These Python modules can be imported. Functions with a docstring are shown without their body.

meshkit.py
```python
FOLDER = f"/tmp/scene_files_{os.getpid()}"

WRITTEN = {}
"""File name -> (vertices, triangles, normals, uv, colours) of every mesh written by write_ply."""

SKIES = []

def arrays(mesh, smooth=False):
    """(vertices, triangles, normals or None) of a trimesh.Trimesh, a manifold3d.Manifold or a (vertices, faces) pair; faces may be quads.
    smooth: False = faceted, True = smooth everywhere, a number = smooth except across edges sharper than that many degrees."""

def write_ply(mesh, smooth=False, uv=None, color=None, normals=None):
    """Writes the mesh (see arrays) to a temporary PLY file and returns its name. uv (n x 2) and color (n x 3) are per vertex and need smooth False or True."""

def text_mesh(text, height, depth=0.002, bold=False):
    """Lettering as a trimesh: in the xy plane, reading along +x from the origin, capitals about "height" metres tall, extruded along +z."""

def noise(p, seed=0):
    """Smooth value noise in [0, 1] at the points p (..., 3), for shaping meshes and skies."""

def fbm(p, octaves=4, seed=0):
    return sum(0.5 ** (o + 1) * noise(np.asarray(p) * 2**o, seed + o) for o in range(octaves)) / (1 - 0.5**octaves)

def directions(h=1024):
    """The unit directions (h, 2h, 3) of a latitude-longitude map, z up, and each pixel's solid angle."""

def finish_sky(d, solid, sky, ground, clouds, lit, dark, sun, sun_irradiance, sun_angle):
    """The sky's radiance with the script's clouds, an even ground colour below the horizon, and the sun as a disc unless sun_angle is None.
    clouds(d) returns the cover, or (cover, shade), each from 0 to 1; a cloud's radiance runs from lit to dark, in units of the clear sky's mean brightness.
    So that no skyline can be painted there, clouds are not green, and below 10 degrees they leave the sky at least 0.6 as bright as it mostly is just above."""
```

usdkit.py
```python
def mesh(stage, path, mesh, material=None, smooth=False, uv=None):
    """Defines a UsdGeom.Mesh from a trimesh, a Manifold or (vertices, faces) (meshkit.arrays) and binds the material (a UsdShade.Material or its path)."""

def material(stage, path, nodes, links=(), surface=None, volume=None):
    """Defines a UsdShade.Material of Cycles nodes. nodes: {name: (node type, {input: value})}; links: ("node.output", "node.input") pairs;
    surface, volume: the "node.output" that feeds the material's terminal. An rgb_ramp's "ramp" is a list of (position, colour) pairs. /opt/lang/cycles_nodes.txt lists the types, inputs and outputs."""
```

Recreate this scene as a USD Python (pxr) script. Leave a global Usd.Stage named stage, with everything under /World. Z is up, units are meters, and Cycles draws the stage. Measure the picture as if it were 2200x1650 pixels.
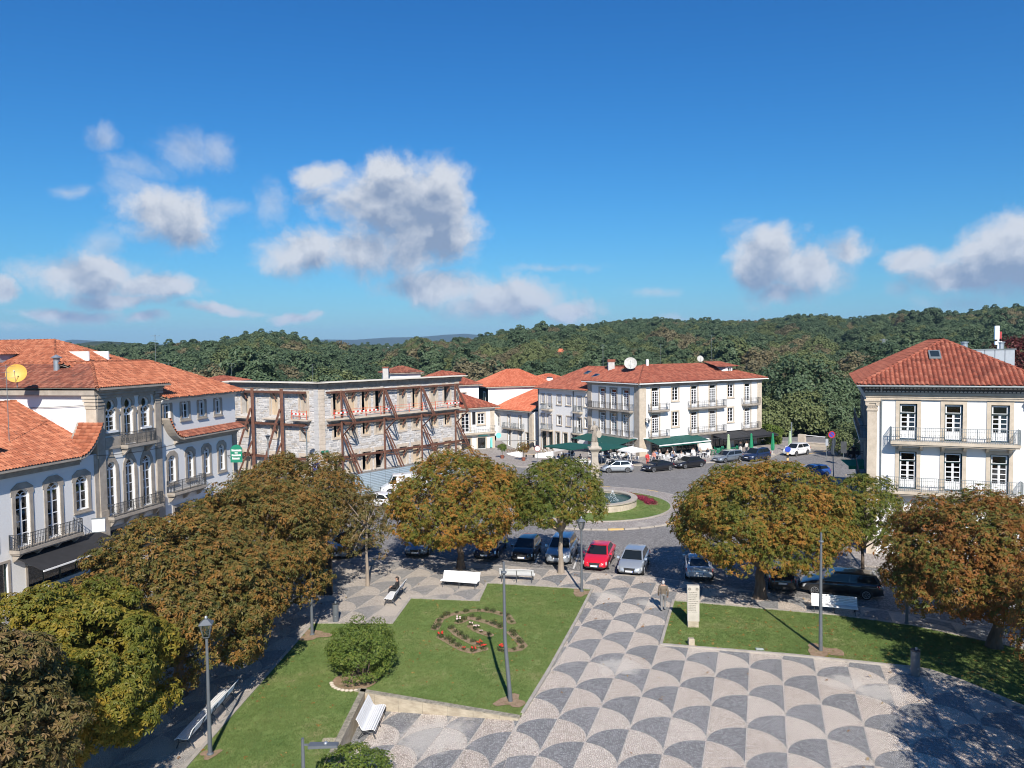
import math
import numpy as np
import trimesh
import shapely
import shapely.geometry as sg
import shapely.ops as so
import usdkit
import meshkit
from pxr import Usd, UsdGeom, UsdLux, UsdShade, Gf, Sdf, Vt

stage = Usd.Stage.CreateInMemory()
UsdGeom.SetStageUpAxis(stage, 'Z')
UsdGeom.SetStageMetersPerUnit(stage, 1.0)
UsdGeom.Xform.Define(stage, '/World')
UsdGeom.Scope.Define(stage, '/World/Looks')

# ------------------------------------------------------------ camera, sky, sun
FPX, PITCH, ROLL, CAMH = 1620.0, math.atan(76 / 1620.0), 0.012, 15.5
cp, sp, cr, sr = math.cos(PITCH), math.sin(PITCH), math.cos(ROLL), math.sin(ROLL)
cam = UsdGeom.Camera.Define(stage, '/World/camera')
_r, _b = (cr, -sr * sp, -sr * cp), (0.0, -cp, sp)
_u = (sr, cr * sp, cr * cp)
cam.AddTransformOp().Set(Gf.Matrix4d(*_r, 0, *_u, 0, *_b, 0, 0, 0, CAMH, 1))
cam.CreateHorizontalApertureAttr(36.0)
cam.CreateVerticalApertureAttr(27.0)
cam.CreateFocalLengthAttr(36.0 * FPX / 2200)
cam.CreateClippingRangeAttr(Gf.Vec2f(0.1, 40000))
cam.CreateExposureAttr(EXPOSURE := 0.68)
SUN_EL, SUN_AZ = math.radians(38), math.pi - 0.125
SKY_STRENGTH, SUN_INTENSITY, HAZE = 0.075, 1.07, 6.5e-5


def ray(px, py):
    a, b = (px - 1100) / FPX, (py - 825) / FPX
    a, b = a * cr - b * sr, a * sr + b * cr
    return np.array([a, cp - b * sp, -sp - b * cp])


def G(px, py, z=0.0):
    """The point of the ground (height z) that the photograph shows at this pixel."""
    d = ray(px, py)
    return d * ((z - CAMH) / d[2]) + [0, 0, CAMH]


def D(px, py, y):
    d = ray(px, py)
    return d * (y / d[1]) + [0, 0, CAMH]


class Graph:
    """A small writer for node graphs."""
    def __init__(s):
        s.nodes, s.links, s.n = {}, [], 0

    def __call__(s, kind, **inp):
        s.n += 1
        name = 'n%d' % s.n
        vals = {}
        for k, v in inp.items():
            if isinstance(v, tuple) and len(v) == 2 and isinstance(v[0], str):
                s.links.append((v[0] + '.' + v[1], name + '.' + k))
            else:
                vals[k] = v
        s.nodes[name] = (kind, vals)
        return name

    def math(s, op, a, b=0.0, c=0.0, clamp=False):
        return (s('math', math_type=op, value1=a, value2=b, value3=c, use_clamp=clamp), 'value')

    def make(s, name, surface=None, volume=None):
        if any(k == 'attribute' for k, _ in s.nodes.values()):
            TINTED.add('/World/Looks/' + name)
        return usdkit.material(stage, '/World/Looks/' + name, s.nodes, s.links,
                               surface and '.'.join(surface), volume and '.'.join(volume))


# clouds: (x, y, half width, half height, density) where the photograph shows them, turned into azimuth and elevation
CLOUDS = [(850, 435, 135, 90, 1), (910, 505, 115, 75, 1), (945, 440, 60, 85, 1), (700, 375, 62, 34, .75), (830, 370, 62, 46, 1),
          (650, 545, 92, 44, .95), (588, 445, 44, 62, .5), (770, 540, 110, 60, .8), (960, 622, 130, 42, .85), (1090, 640, 150, 46, .9), (1220, 662, 90, 38, .75),
          (1180, 580, 110, 11, .5), (360, 460, 98, 54, .95), (405, 500, 55, 38, .9), (275, 405, 56, 50, .45), (385, 322, 62, 46, .55), (300, 360, 60, 34, .32), (240, 298, 36, 24, .4),
          (465, 325, 40, 40, .3), (190, 592, 100, 40, 1), (325, 615, 95, 30, .95), (270, 642, 120, 20, .75), (145, 672, 110, 16, .7), (310, 683, 44, 14, .75), (470, 662, 110, 14, .7),
          (640, 676, 66, 14, .75), (10, 620, 34, 26, .9), (25, 702, 46, 11, .6), (228, 530, 40, 34, .35), (160, 412, 34, 18, .3), (500, 440, 60, 22, .33),
          (1645, 560, 72, 66, 1), (1735, 580, 90, 48, .95), (1822, 552, 54, 38, .8), (1680, 622, 70, 28, .75), (1395, 632, 56, 16, .45),
          (2175, 545, 90, 72, 1), (2090, 597, 105, 32, .9), (1960, 572, 58, 32, .75), (2080, 652, 110, 24, .42), (1932, 627, 32, 18, .45), (1450, 688, 40, 12, .6)]


def make_sky():
    g = Graph()
    sky = g('sky_texture', sky_type='single_scattering', sun_disc=False, sun_elevation=SUN_EL, sun_rotation=SUN_AZ, altitude=60.0,
            air_density=1.25, aerosol_density=0.35, ozone_density=3.0)
    # the clear deep blue of the photograph's air
    pw_ = g('vector_math', math_type='power', vector1=(sky, 'color'), vector2=(1.75, 1.2, 1.0))
    sky = g('mix', mix_type='multiply', fac=1.0, color1=(pw_, 'vector'), color2=(0.064, 0.405, 0.94))
    tc = g('texture_coordinate')
    xyz = g('separate_xyz', vector=(tc, 'generated'))
    az = g.math('arctan2', (xyz, 'x'), (xyz, 'y'))
    el = g.math('arcsine', (xyz, 'z'))
    p = (g('combine_xyz', x=az, y=el, z=0.0), 'vector')
    warp = g('noise_texture', vector=p, scale=9.0, detail=5.0, roughness=0.6)
    wv = g('vector_math', math_type='multiply_add', vector1=(warp, 'color'), vector2=(0.075, 0.045, 0.0), vector3=(-0.0375, -0.0225, 0.0))
    pw = (g('vector_math', math_type='add', vector1=p, vector2=(wv, 'vector')), 'vector')

    def field(pt, blobs):
        best = None
        for x, y, rx, ry, dens in blobs:
            d = ray(x, y)
            a0, e0 = math.atan2(d[0], d[1]), math.asin(d[2] / np.linalg.norm(d))
            sx, sy = FPX / (rx * 1.12), FPX / (ry * 1.12)
            m = g('mapping', vector=pt, location=(-a0 * sx, -e0 * sy, 0.0), scale=(sx, sy, 1.0))
            ln = g('vector_math', math_type='length', vector1=(m, 'vector'))
            v = g.math('subtract', dens, (ln, 'value'))
            best = v if best is None else g.math('smoothmax' if False else 'maximum', best, v)
        return best
    f = field(pw, [c for c in CLOUDS if c[4] >= .7])
    faint = field(pw, [(*c[:4], .9) for c in CLOUDS if c[4] < .7])
    billow = g('noise_texture', vector=pw, scale=17.0, detail=8.0, roughness=0.60)
    dens = g.math('add', f, g.math('multiply_add', (billow, 'fac'), 1.75, -0.80))
    alpha = (g('map_range', range_type='smoothstep', value=dens, from_min=-0.16, from_max=0.58, to_min=0.0, to_max=0.97), 'result')
    thin = (g('map_range', range_type='smoothstep', value=g.math('add', faint, g.math('multiply_add', (billow, 'fac'), 2.2, -1.15)), from_min=-0.2, from_max=0.95, to_min=0.0, to_max=0.5), 'result')
    alpha = g.math('maximum', alpha, thin)
    # light on the clouds: bright billows towards the sun's side, grey-blue undersides where cloud lies above
    up = (g('vector_math', math_type='add', vector1=pw, vector2=(0.004, 0.030, 0.0)), 'vector')
    f2 = field(up, [c for c in CLOUDS if c[4] > .7 and c[3] > 28])
    side = g('noise_texture', vector=(g('vector_math', math_type='add', vector1=pw, vector2=(0.007, 0.016, 0.0)), 'vector'), scale=17.0, detail=4.0, roughness=0.5)
    grad = g.math('subtract', (billow, 'fac'), (side, 'fac'))
    lit = g.math('multiply_add', grad, 2.0, 0.82)
    sh = (g('map_range', range_type='smoothstep', value=g.math('add', f2, g.math('multiply_add', (side, 'fac'), 1.2, -0.6)), from_min=-0.25, from_max=0.95, to_min=0.0, to_max=0.78), 'result')
    lit = g.math('subtract', lit, sh)
    lit = (g('map_range', value=lit, from_min=0.0, from_max=0.85, to_min=0.0, to_max=1.0, clamp=True), 'result')
    col = g('mix', fac=lit, color1=(2.2, 2.8, 3.95), color2=(6.0, 6.2, 6.6))
    out = g('mix', fac=alpha, color1=(sky, 'color'), color2=(col, 'color'))
    bg = g('background_shader', color=(out, 'color'), strength=SKY_STRENGTH)
    return g.make('sky_light', (bg, 'background'))


sky = UsdLux.DomeLight.Define(stage, '/World/sky')
UsdShade.MaterialBindingAPI.Apply(sky.GetPrim()).Bind(make_sky())
sky.GetPrim().SetCustomDataByKey('kind', 'structure')
sun = UsdLux.DistantLight.Define(stage, '/World/sun')
sun.CreateNormalizeAttr(True)
sun.CreateIntensityAttr(SUN_INTENSITY)
sun.CreateAngleAttr(0.53)
sun.CreateColorAttr(Gf.Vec3f(1.0, 0.93, 0.84))
_sd = np.array([math.sin(SUN_AZ) * math.cos(SUN_EL), math.cos(SUN_AZ) * math.cos(SUN_EL), math.sin(SUN_EL)])
_sx = np.cross([0, 0, 1], _sd)
_sx /= np.linalg.norm(_sx)
_sy = np.cross(_sd, _sx)
sun.AddTransformOp().Set(Gf.Matrix4d(*map(float, _sx), 0, *map(float, _sy), 0, *map(float, _sd), 0, 0, 0, 50, 1))

# ------------------------------------------------------------ materials
def pmat(name, color, rough=0.6, metallic=0.0, var=0.12, scale=3.0, bump=0.0, bscale=40.0, color2=None, spec=0.5, coat=0.0, space='object', vec_scale=(1, 1, 1), detail=5.0, rnd=0.0):
    """A painted or natural surface: a base colour that varies with noise, a little relief."""
    g = Graph()
    tc = g('texture_coordinate')
    src = (tc, 'object') if space == 'object' else (g('geometry'), 'position')
    mp = g('mapping', vector=src, scale=tuple(map(float, vec_scale)))
    n = g('noise_texture', vector=(mp, 'vector'), scale=scale, detail=detail, roughness=0.65)
    c1 = np.array(color, float)
    c2 = np.array(color2, float) if color2 is not None else c1 * (1 + var)
    c0 = c1 if color2 is not None else c1 * (1 - var)
    rp = g('rgb_ramp', fac=(n, 'fac'), ramp=[(0.3, tuple(c0)), (0.7, tuple(np.clip(c2, 0, 0.95)))])
    col = (rp, 'color')
    if rnd:
        oi = g('object_info')
        f = g.math('multiply_add', (oi, 'random'), 2 * rnd, 1 - rnd)
        col = (g('vector_math', math_type='scale', vector1=col, scale=f), 'vector')
    kw = dict(base_color=col, roughness=rough, metallic=metallic, specular_ior_level=spec, coat_weight=coat)
    if bump:
        n2 = g('noise_texture', vector=(mp, 'vector'), scale=bscale, detail=4.0, roughness=0.6)
        b = g('bump', height=(n2, 'fac'), strength=min(bump, 1.0), distance=0.02)
        kw['normal'] = (b, 'normal')
    s = g('principled_bsdf', **kw)
    return g.make(name, (s, 'BSDF'))


# ------------------------------------------------------------ meshes and objects
TINTED = set()


def tint_of(v, f, seed=1):
    """A random tone for each loose piece (leaf, tile, stone) of a mesh."""
    from scipy.sparse import coo_matrix
    from scipy.sparse.csgraph import connected_components
    e = np.vstack([f[:, [0, 1]], f[:, [1, 2]]])
    n, lab = connected_components(coo_matrix((np.ones(len(e), np.int8), (e[:, 0], e[:, 1])), shape=(len(v), len(v))), directed=False)
    return np.random.default_rng(seed).random(n)[lab].astype(np.float32)


def give_tint(prim, arrays, mat):
    if mat is not None and str(mat.GetPath()) in TINTED:
        t = tint_of(*arrays)
        UsdGeom.PrimvarsAPI(prim).CreatePrimvar('tint', Sdf.ValueTypeNames.Color3fArray, 'vertex').Set(Vt.Vec3fArray.FromNumpy(np.repeat(t[:, None], 3, 1)))


_used = {}


def numbered(parent, name):
    k = (parent, name)
    _used[k] = _used.get(k, -1) + 1
    return f'{parent}/{name}' if _used[k] == 0 else f'{parent}/{name}_{_used[k]:03d}'


def tag(p, label=None, cat=None, group=None, kind=None):
    p = p.GetPrim() if hasattr(p, 'GetPrim') else p
    for k, v in (('label', label), ('category', cat), ('group', group), ('kind', kind)):
        if v:
            p.SetCustomDataByKey(k, v)
    return p


def thing(name, label, cat, loc=(0, 0, 0), rot=0.0, group=None):
    """A thing: an Xform at its base, turned by rot degrees about the vertical; its children are its parts."""
    x = UsdGeom.Xform.Define(stage, numbered('/World', name))
    x.AddTranslateOp().Set(Gf.Vec3d(*map(float, loc)))
    if rot:
        x.AddRotateZOp().Set(float(rot))
    return tag(x, label, cat, group)


def copy_of(src, name, loc, rot=0.0, label=None, group=None, scale=None):
    was = src.GetCustomData()
    x = UsdGeom.Xform.Define(stage, numbered('/World', name))
    p = x.GetPrim()
    p.GetReferences().AddInternalReference(src.GetPath())
    x.ClearXformOpOrder()
    x.AddTranslateOp().Set(Gf.Vec3d(*map(float, loc)))
    x.AddRotateZOp().Set(float(rot))
    if scale is not None:
        x.AddScaleOp().Set(Gf.Vec3f(*np.broadcast_to(scale, 3).astype(float).tolist()))
    p.SetInstanceable(True)
    return tag(p, label or was.get('label'), was.get('category'), group or was.get('group'))


class MB:
    """Collects boxes, bars, tubes and sheets; build() makes them one mesh."""
    def __init__(s):
        s.v, s.f, s.n = [], [], 0

    def add(s, v, f):
        v, f = np.asarray(v, float), np.asarray(f, int)
        if len(f) == 0:
            return s
        if f.shape[1] == 4:
            f = np.vstack([f[:, [0, 1, 2]], f[:, [0, 2, 3]]])
        s.v.append(v)
        s.f.append(f + s.n)
        s.n += len(v)
        return s

    def tm(s, m):
        return s.add(m.vertices, m.faces)

    def box(s, x0, x1, y0, y1, z0, z1):
        v = [(x, y, z) for x in (x0, x1) for y in (y0, y1) for z in (z0, z1)]
        return s.add(v, [(0, 1, 3, 2), (4, 6, 7, 5), (0, 4, 5, 1), (2, 3, 7, 6), (0, 2, 6, 4), (1, 5, 7, 3)])

    def hexa(s, v):
        """8 corners: bottom ring of 4 (anticlockwise from above), then top ring."""
        return s.add(v, [(3, 2, 1, 0), (4, 5, 6, 7), (0, 1, 5, 4), (1, 2, 6, 5), (2, 3, 7, 6), (3, 0, 4, 7)])

    def quad(s, *p):
        return s.add(p, [(0, 1, 2, 3)])

    def bar(s, a, b, w, h=None):
        """A straight bar of rectangular section."""
        a, b = np.asarray(a, float), np.asarray(b, float)
        h = w if h is None else h
        d = b - a
        d /= np.linalg.norm(d) + 1e-12
        side = np.cross(d, [0, 0, 1.0])
        if np.linalg.norm(side) < 1e-3:
            side = np.array([1.0, 0, 0])
        side /= np.linalg.norm(side)
        up = np.cross(side, d)
        r = [(-w / 2, -h / 2), (w / 2, -h / 2), (w / 2, h / 2), (-w / 2, h / 2)]
        return s.hexa([a + side * p + up * q for p, q in r] + [b + side * p + up * q for p, q in r])

    def tube(s, pts, rad, n=8, caps=True):
        pts = np.asarray(pts, float)
        rad = np.broadcast_to(rad, len(pts)).astype(float)
        t = np.gradient(pts, axis=0)
        t /= np.linalg.norm(t, axis=1, keepdims=True) + 1e-12
        ref = np.array([0, 0, 1.0]) if abs(t[:, 2]).mean() < 0.9 else np.array([1.0, 0, 0])
        a = np.cross(t, ref)
        a /= np.linalg.norm(a, axis=1, keepdims=True) + 1e-12
        b = np.cross(t, a)
        th = np.arange(n) * 2 * np.pi / n
        v = (pts[:, None] + rad[:, None, None] * (a[:, None] * np.cos(th)[None, :, None] + b[:, None] * np.sin(th)[None, :, None])).reshape(-1, 3)
        k, j = np.meshgrid(np.arange(len(pts) - 1), np.arange(n), indexing='ij')
        i0, i1 = (k * n + j).ravel(), (k * n + (j + 1) % n).ravel()
        f = np.stack([i0, i0 + n, i1 + n, i1], 1)
        s.add(v, f)
        if caps:
            for e in (0, len(pts) - 1):
                ring = v[e * n:(e + 1) * n]
                s.add(np.vstack([ring, ring.mean(0)]), [(q, (q + 1) % n, n) if e else ((q + 1) % n, q, n) for q in range(n)])
        return s

    def lathe(s, prof, c=(0, 0, 0), n=16):
        """prof: (radius, z) pairs."""
        prof = np.asarray(prof, float)
        th = np.arange(n) * 2 * np.pi / n
        v = np.stack([prof[:, 0, None] * np.cos(th) + c[0], prof[:, 0, None] * np.sin(th) + c[1], np.repeat(prof[:, 1, None], n, 1) + c[2]], -1).reshape(-1, 3)
        k, j = np.meshgrid(np.arange(len(prof) - 1), np.arange(n), indexing='ij')
        i0, i1 = (k * n + j).ravel(), (k * n + (j + 1) % n).ravel()
        return s.add(v, np.stack([i0, i1, i1 + n, i0 + n], 1))

    def poly(s, shape, z0, z1=None):
        """A shapely polygon as a flat sheet at z0, or extruded from z0 to z1."""
        for q in getattr(shape, 'geoms', [shape]):
            if q.geom_type != 'Polygon' or q.area < 1e-6:
                continue
            if z1 is None:
                v, f = trimesh.creation.triangulate_polygon(q, engine='earcut')
                a = np.cross(np.c_[v[f[:, 1]] - v[f[:, 0]], 0 * f[:, 0]], np.c_[v[f[:, 2]] - v[f[:, 0]], 0 * f[:, 0]])[:, 2]
                f = np.where((a < 0)[:, None], f[:, ::-1], f)
                s.add(np.c_[v, np.full(len(v), z0)], f)
            else:
                m = trimesh.creation.extrude_polygon(q, z1 - z0, engine='earcut')
                s.add(m.vertices + [0, 0, z0], m.faces)
        return s

    def map(s, fn):
        s.v = [fn(v) for v in s.v]
        return s

    def arrays(s):
        return np.vstack(s.v), np.vstack(s.f)

    def build(s, name, mat, parent=None, smooth=False, kind=None, label=None):
        if not s.v:
            return None
        base = '/World' if parent is None else str(parent.GetPath())
        arr = s.arrays()
        m = usdkit.mesh(stage, numbered(base, name), arr, mat, smooth)
        give_tint(m, arr, mat)
        return tag(m, label=label, kind=kind)


def single(name, mb, mat, label, cat, loc=(0, 0, 0), rot=0.0, group=None, smooth=False, kind=None):
    """A thing that is one mesh."""
    p = mb.build(name, mat, None, smooth)
    x = UsdGeom.Xformable(p)
    if any(loc):
        x.AddTranslateOp().Set(Gf.Vec3d(*map(float, loc)))
    if rot:
        x.AddRotateZOp().Set(float(rot))
    return tag(p, label, cat, group, kind)


def instancer(name, protos, pts, idx, rotz, scale, parent=None, label=None, cat=None, kind='stuff', tilt=None):
    base = '/World' if parent is None else str(parent.GetPath())
    pi = UsdGeom.PointInstancer.Define(stage, numbered(base, name))
    path = str(pi.GetPath())
    rel = pi.CreatePrototypesRel()
    for k, (mesh, mat, sm) in enumerate(protos):
        q = usdkit.mesh(stage, f'{path}/kind_{k:03d}' if k else f'{path}/kind', mesh, mat, sm)
        give_tint(q, (np.asarray(mesh[0]), np.asarray(mesh[1])), mat)
        rel.AddTarget(q.GetPath())
    pi.CreateProtoIndicesAttr(Vt.IntArray.FromNumpy(np.asarray(idx, np.int32)))
    pi.CreatePositionsAttr(Vt.Vec3fArray.FromNumpy(np.asarray(pts, np.float32)))
    h = np.asarray(rotz) / 2
    pi.CreateOrientationsAttr(Vt.QuathArray([Gf.Quath(float(c), 0.0, 0.0, float(s_)) for c, s_ in zip(np.cos(h), np.sin(h))]))
    sc = np.asarray(scale, np.float32)
    pi.CreateScalesAttr(Vt.Vec3fArray.FromNumpy(np.ascontiguousarray(np.repeat(sc[:, None], 3, 1) if sc.ndim == 1 else sc)))
    return tag(pi, label, cat, None, kind)

# ------------------------------------------------------------ foliage
def unit(v):
    return v / (np.linalg.norm(v, axis=-1, keepdims=True) + 1e-12)


def sphere_pts(rng, n, low=-0.75):
    z = rng.uniform(low, 1, n)
    a = rng.uniform(0, 2 * np.pi, n)
    r = np.sqrt(np.clip(1 - z * z, 0, 1))
    return np.stack([r * np.cos(a), r * np.sin(a), z], 1)


def leaves(c, nrm, size, rng, leaflets=1, width=0.42, droop=0.25):
    """Leaves at points c facing nrm; each is a fan of pointed leaflets of one joined mesh (kites folded along the midrib)."""
    n = len(c)
    nrm = unit(nrm)
    t = unit(np.cross(nrm, rng.normal(size=(n, 3))))
    b = np.cross(nrm, t)
    size = np.broadcast_to(size, n)
    V, F, base = [], [], 0
    V.append(c)
    for k in range(leaflets):
        a = (k - (leaflets - 1) / 2) * (0.95 if leaflets > 2 else 1.2) + rng.normal(0, 0.12, n)
        d = t * np.cos(a)[:, None] + b * np.sin(a)[:, None]
        e = np.cross(nrm, d)
        ln = size * (1 - 0.13 * abs(k - (leaflets - 1) / 2)) * rng.uniform(0.85, 1.15, n)
        dr = nrm * (ln * droop * rng.uniform(0.3, 1.7, n))[:, None]
        tip = c + d * ln[:, None] - dr * 1.5
        m = c + d * (0.62 * ln)[:, None] - dr * 0.35
        w = (ln * width * 0.5)[:, None]
        V += [m + e * w, tip, m - e * w]
        i = np.arange(n)
        q = n * (1 + 3 * k)
        F += [np.stack([i, q + n + i, q + i], 1), np.stack([i, q + 2 * n + i, q + n + i], 1)]
    return np.vstack(V), np.vstack(F)


def crown(seed, R, Rz, c, nclump, per, size, leaflets=5, clump_r=None, low=-0.7, fill=0.15, width=0.42, shell=(0.74, 1.0), squash=1.0):
    """A crown of leaf clumps: clump centres over a lumpy ellipsoid, leaves over each clump's outer side, some inside."""
    rng = np.random.default_rng(seed)
    d = sphere_pts(rng, nclump * 3, low)
    keep = []
    lim = 1.55 / math.sqrt(nclump)
    for q in d:                                   # spread the clumps out
        if all(np.dot(q, k) < math.cos(lim) for k in keep):
            keep.append(q)
        if len(keep) == nclump:
            break
    d = np.array(keep)
    lump = rng.uniform(*shell, len(d)) * (0.9 + 0.2 * meshkit.noise(d * 1.7 + seed, seed))
    cen = d * lump[:, None] * [R, R, Rz]
    cr_ = (clump_r or 2.1 * R / math.sqrt(nclump)) * rng.uniform(0.75, 1.2, len(d))
    pts, nr = [], []
    for q, dd, r in zip(cen, d, cr_):
        n = int(per * rng.uniform(0.75, 1.25))
        s = sphere_pts(rng, n, -0.85)
        out = unit(dd * [1, 1, R / Rz])
        s = np.where(((s @ out) < -0.25)[:, None], s + out * 0.9, s)
        s = unit(s)
        rad = r * rng.uniform(0.55, 1.05, n) ** 0.6
        p = q + s * rad[:, None] * [1, 1, 0.8 * squash]
        pts.append(p)
        nr.append(unit(s * 0.6 + out * 0.35 + [0, 0, 0.55] + rng.normal(0, 0.35, (n, 3))))
    if fill:
        n = int(fill * nclump * per)
        s = sphere_pts(rng, n, low)
        pts.append(s * rng.uniform(0.35, 0.85, n)[:, None] * [R, R, Rz])
        nr.append(unit(s + [0, 0, 0.4] + rng.normal(0, 0.5, (n, 3))))
    p, nr = np.vstack(pts), np.vstack(nr)
    v, f = leaves(p + np.asarray(c, float), nr, size * rng.uniform(0.75, 1.2, len(p)), rng, leaflets, width)
    return v, f, cen + np.asarray(c, float)


def leaf_mat(name, stops, nscale=0.5, amount=0.55, trans=0.3, rough=0.55, spec=0.35, rnd=0.0):
    """Leaves: each takes a tone of its own from stops, in drifts over the crown; light passes through."""
    g = Graph()
    geo = g('geometry')
    isl = (g('attribute', attribute='tint'), 'fac')
    src = (geo, 'position')
    n = g('noise_texture', vector=src, scale=nscale, detail=3.0, roughness=0.6)
    nn = (g('map_range', value=(n, 'fac'), from_min=0.3, from_max=0.7, to_min=0.0, to_max=1.0, clamp=True), 'result')
    f = g('mix_float', fac=amount, a=nn, b=isl)
    if rnd:
        oi = g('object_info')
        f = g('mix_float', fac=rnd, a=(f, 'result'), b=(oi, 'random'))
    rp = g('rgb_ramp', fac=(f, 'result'), ramp=stops)
    s = g('principled_bsdf', base_color=(rp, 'color'), roughness=rough, specular_ior_level=spec)
    t = g('translucent_bsdf', color=(rp, 'color'))
    m = g('mix_closure', fac=trans, closure1=(s, 'BSDF'), closure2=(t, 'BSDF'))
    return g.make(name, (m, 'closure'))


def limbs(mb, base, h, r, tips, rng, fork=0.55, n=7):
    """A tapered, slightly crooked trunk with limbs to the given points."""
    base = np.asarray(base, float)
    k = np.linspace(0, 1, 7)
    wob = rng.normal(0, r * 0.35, (7, 2)) * k[:, None]
    pts = np.c_[base[0] + wob[:, 0], base[1] + wob[:, 1], base[2] + k * h]
    rad = r * (1 - 0.45 * k)
    rad[0] = r * 1.45
    rad[1] = r * 1.05
    mb.tube(pts, rad, 10)
    for t in tips:
        a0 = pts[-1] * fork + pts[-2] * (1 - fork) - [0, 0, rng.uniform(0, h * 0.12)]
        m = a0 * 0.5 + np.asarray(t) * 0.5 + rng.normal(0, 0.12, 3) + [0, 0, 0.06 * np.linalg.norm(np.asarray(t) - a0)]
        mb.tube([a0, a0 * .65 + m * .35 + [0, 0, .05], m, np.asarray(t)], [r * 0.5, r * 0.38, r * 0.27, r * 0.1], 6, False)


# ------------------------------------------------------------ terrain, hills and the far forest
def az_of(px):
    return math.atan((px - 1100) / FPX)


SKYL = [(-300, 742), (0, 745), (200, 744), (330, 748), (400, 740), (480, 737), (540, 724), (580, 717), (640, 732), (700, 741), (760, 744), (830, 748), (870, 742), (900, 729), (950, 741), (1060, 730), (1110, 714), (1170, 707),
        (1250, 706), (1330, 692), (1450, 692), (1560, 694), (1640, 692), (1720, 684), (1760, 682), (1830, 691), (1900, 677), (1960, 674), (2060, 680), (2130, 667), (2200, 664), (2500, 655)]
RIDGE = [(-300, 900), (200, 1100), (330, 520), (540, 430), (640, 430), (700, 600), (830, 900), (900, 480), (1060, 520), (1250, 700), (1450, 820), (1720, 950), (1900, 850), (2200, 800), (2500, 800)]
MOUNT = [(-300, 744), (0, 744), (30, 737), (62, 727), (95, 737), (120, 738), (150, 729), (185, 731), (215, 733), (250, 741), (330, 744), (560, 744), (640, 733), (700, 729), (760, 730), (830, 725), (900, 724), (960, 719), (1000, 717), (1045, 721), (1090, 733), (1200, 741), (2500, 741)]
MIDH = [(-300, 748), (60, 748), (140, 743), (190, 735), (225, 733), (260, 735), (300, 739), (360, 741), (440, 746), (700, 742), (780, 743), (880, 747), (2500, 750)]


def _elev(table):
    d = [(math.atan2(*(q := ray(x, y))[:2]), q[2] / math.hypot(q[0], q[1])) for x, y in table]
    return np.array([a for a, _ in d]), np.array([e for _, e in d])


_sa, _se = _elev(SKYL)
_ma, _me = _elev(MOUNT)
_ha, _he = _elev(MIDH)
_ra = np.array([az_of(x) for x, _ in RIDGE])
_rd = np.array([float(r) for _, r in RIDGE])


def smooth01(t):
    t = np.clip(t, 0, 1)
    return t * t * (3 - 2 * t)


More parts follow.
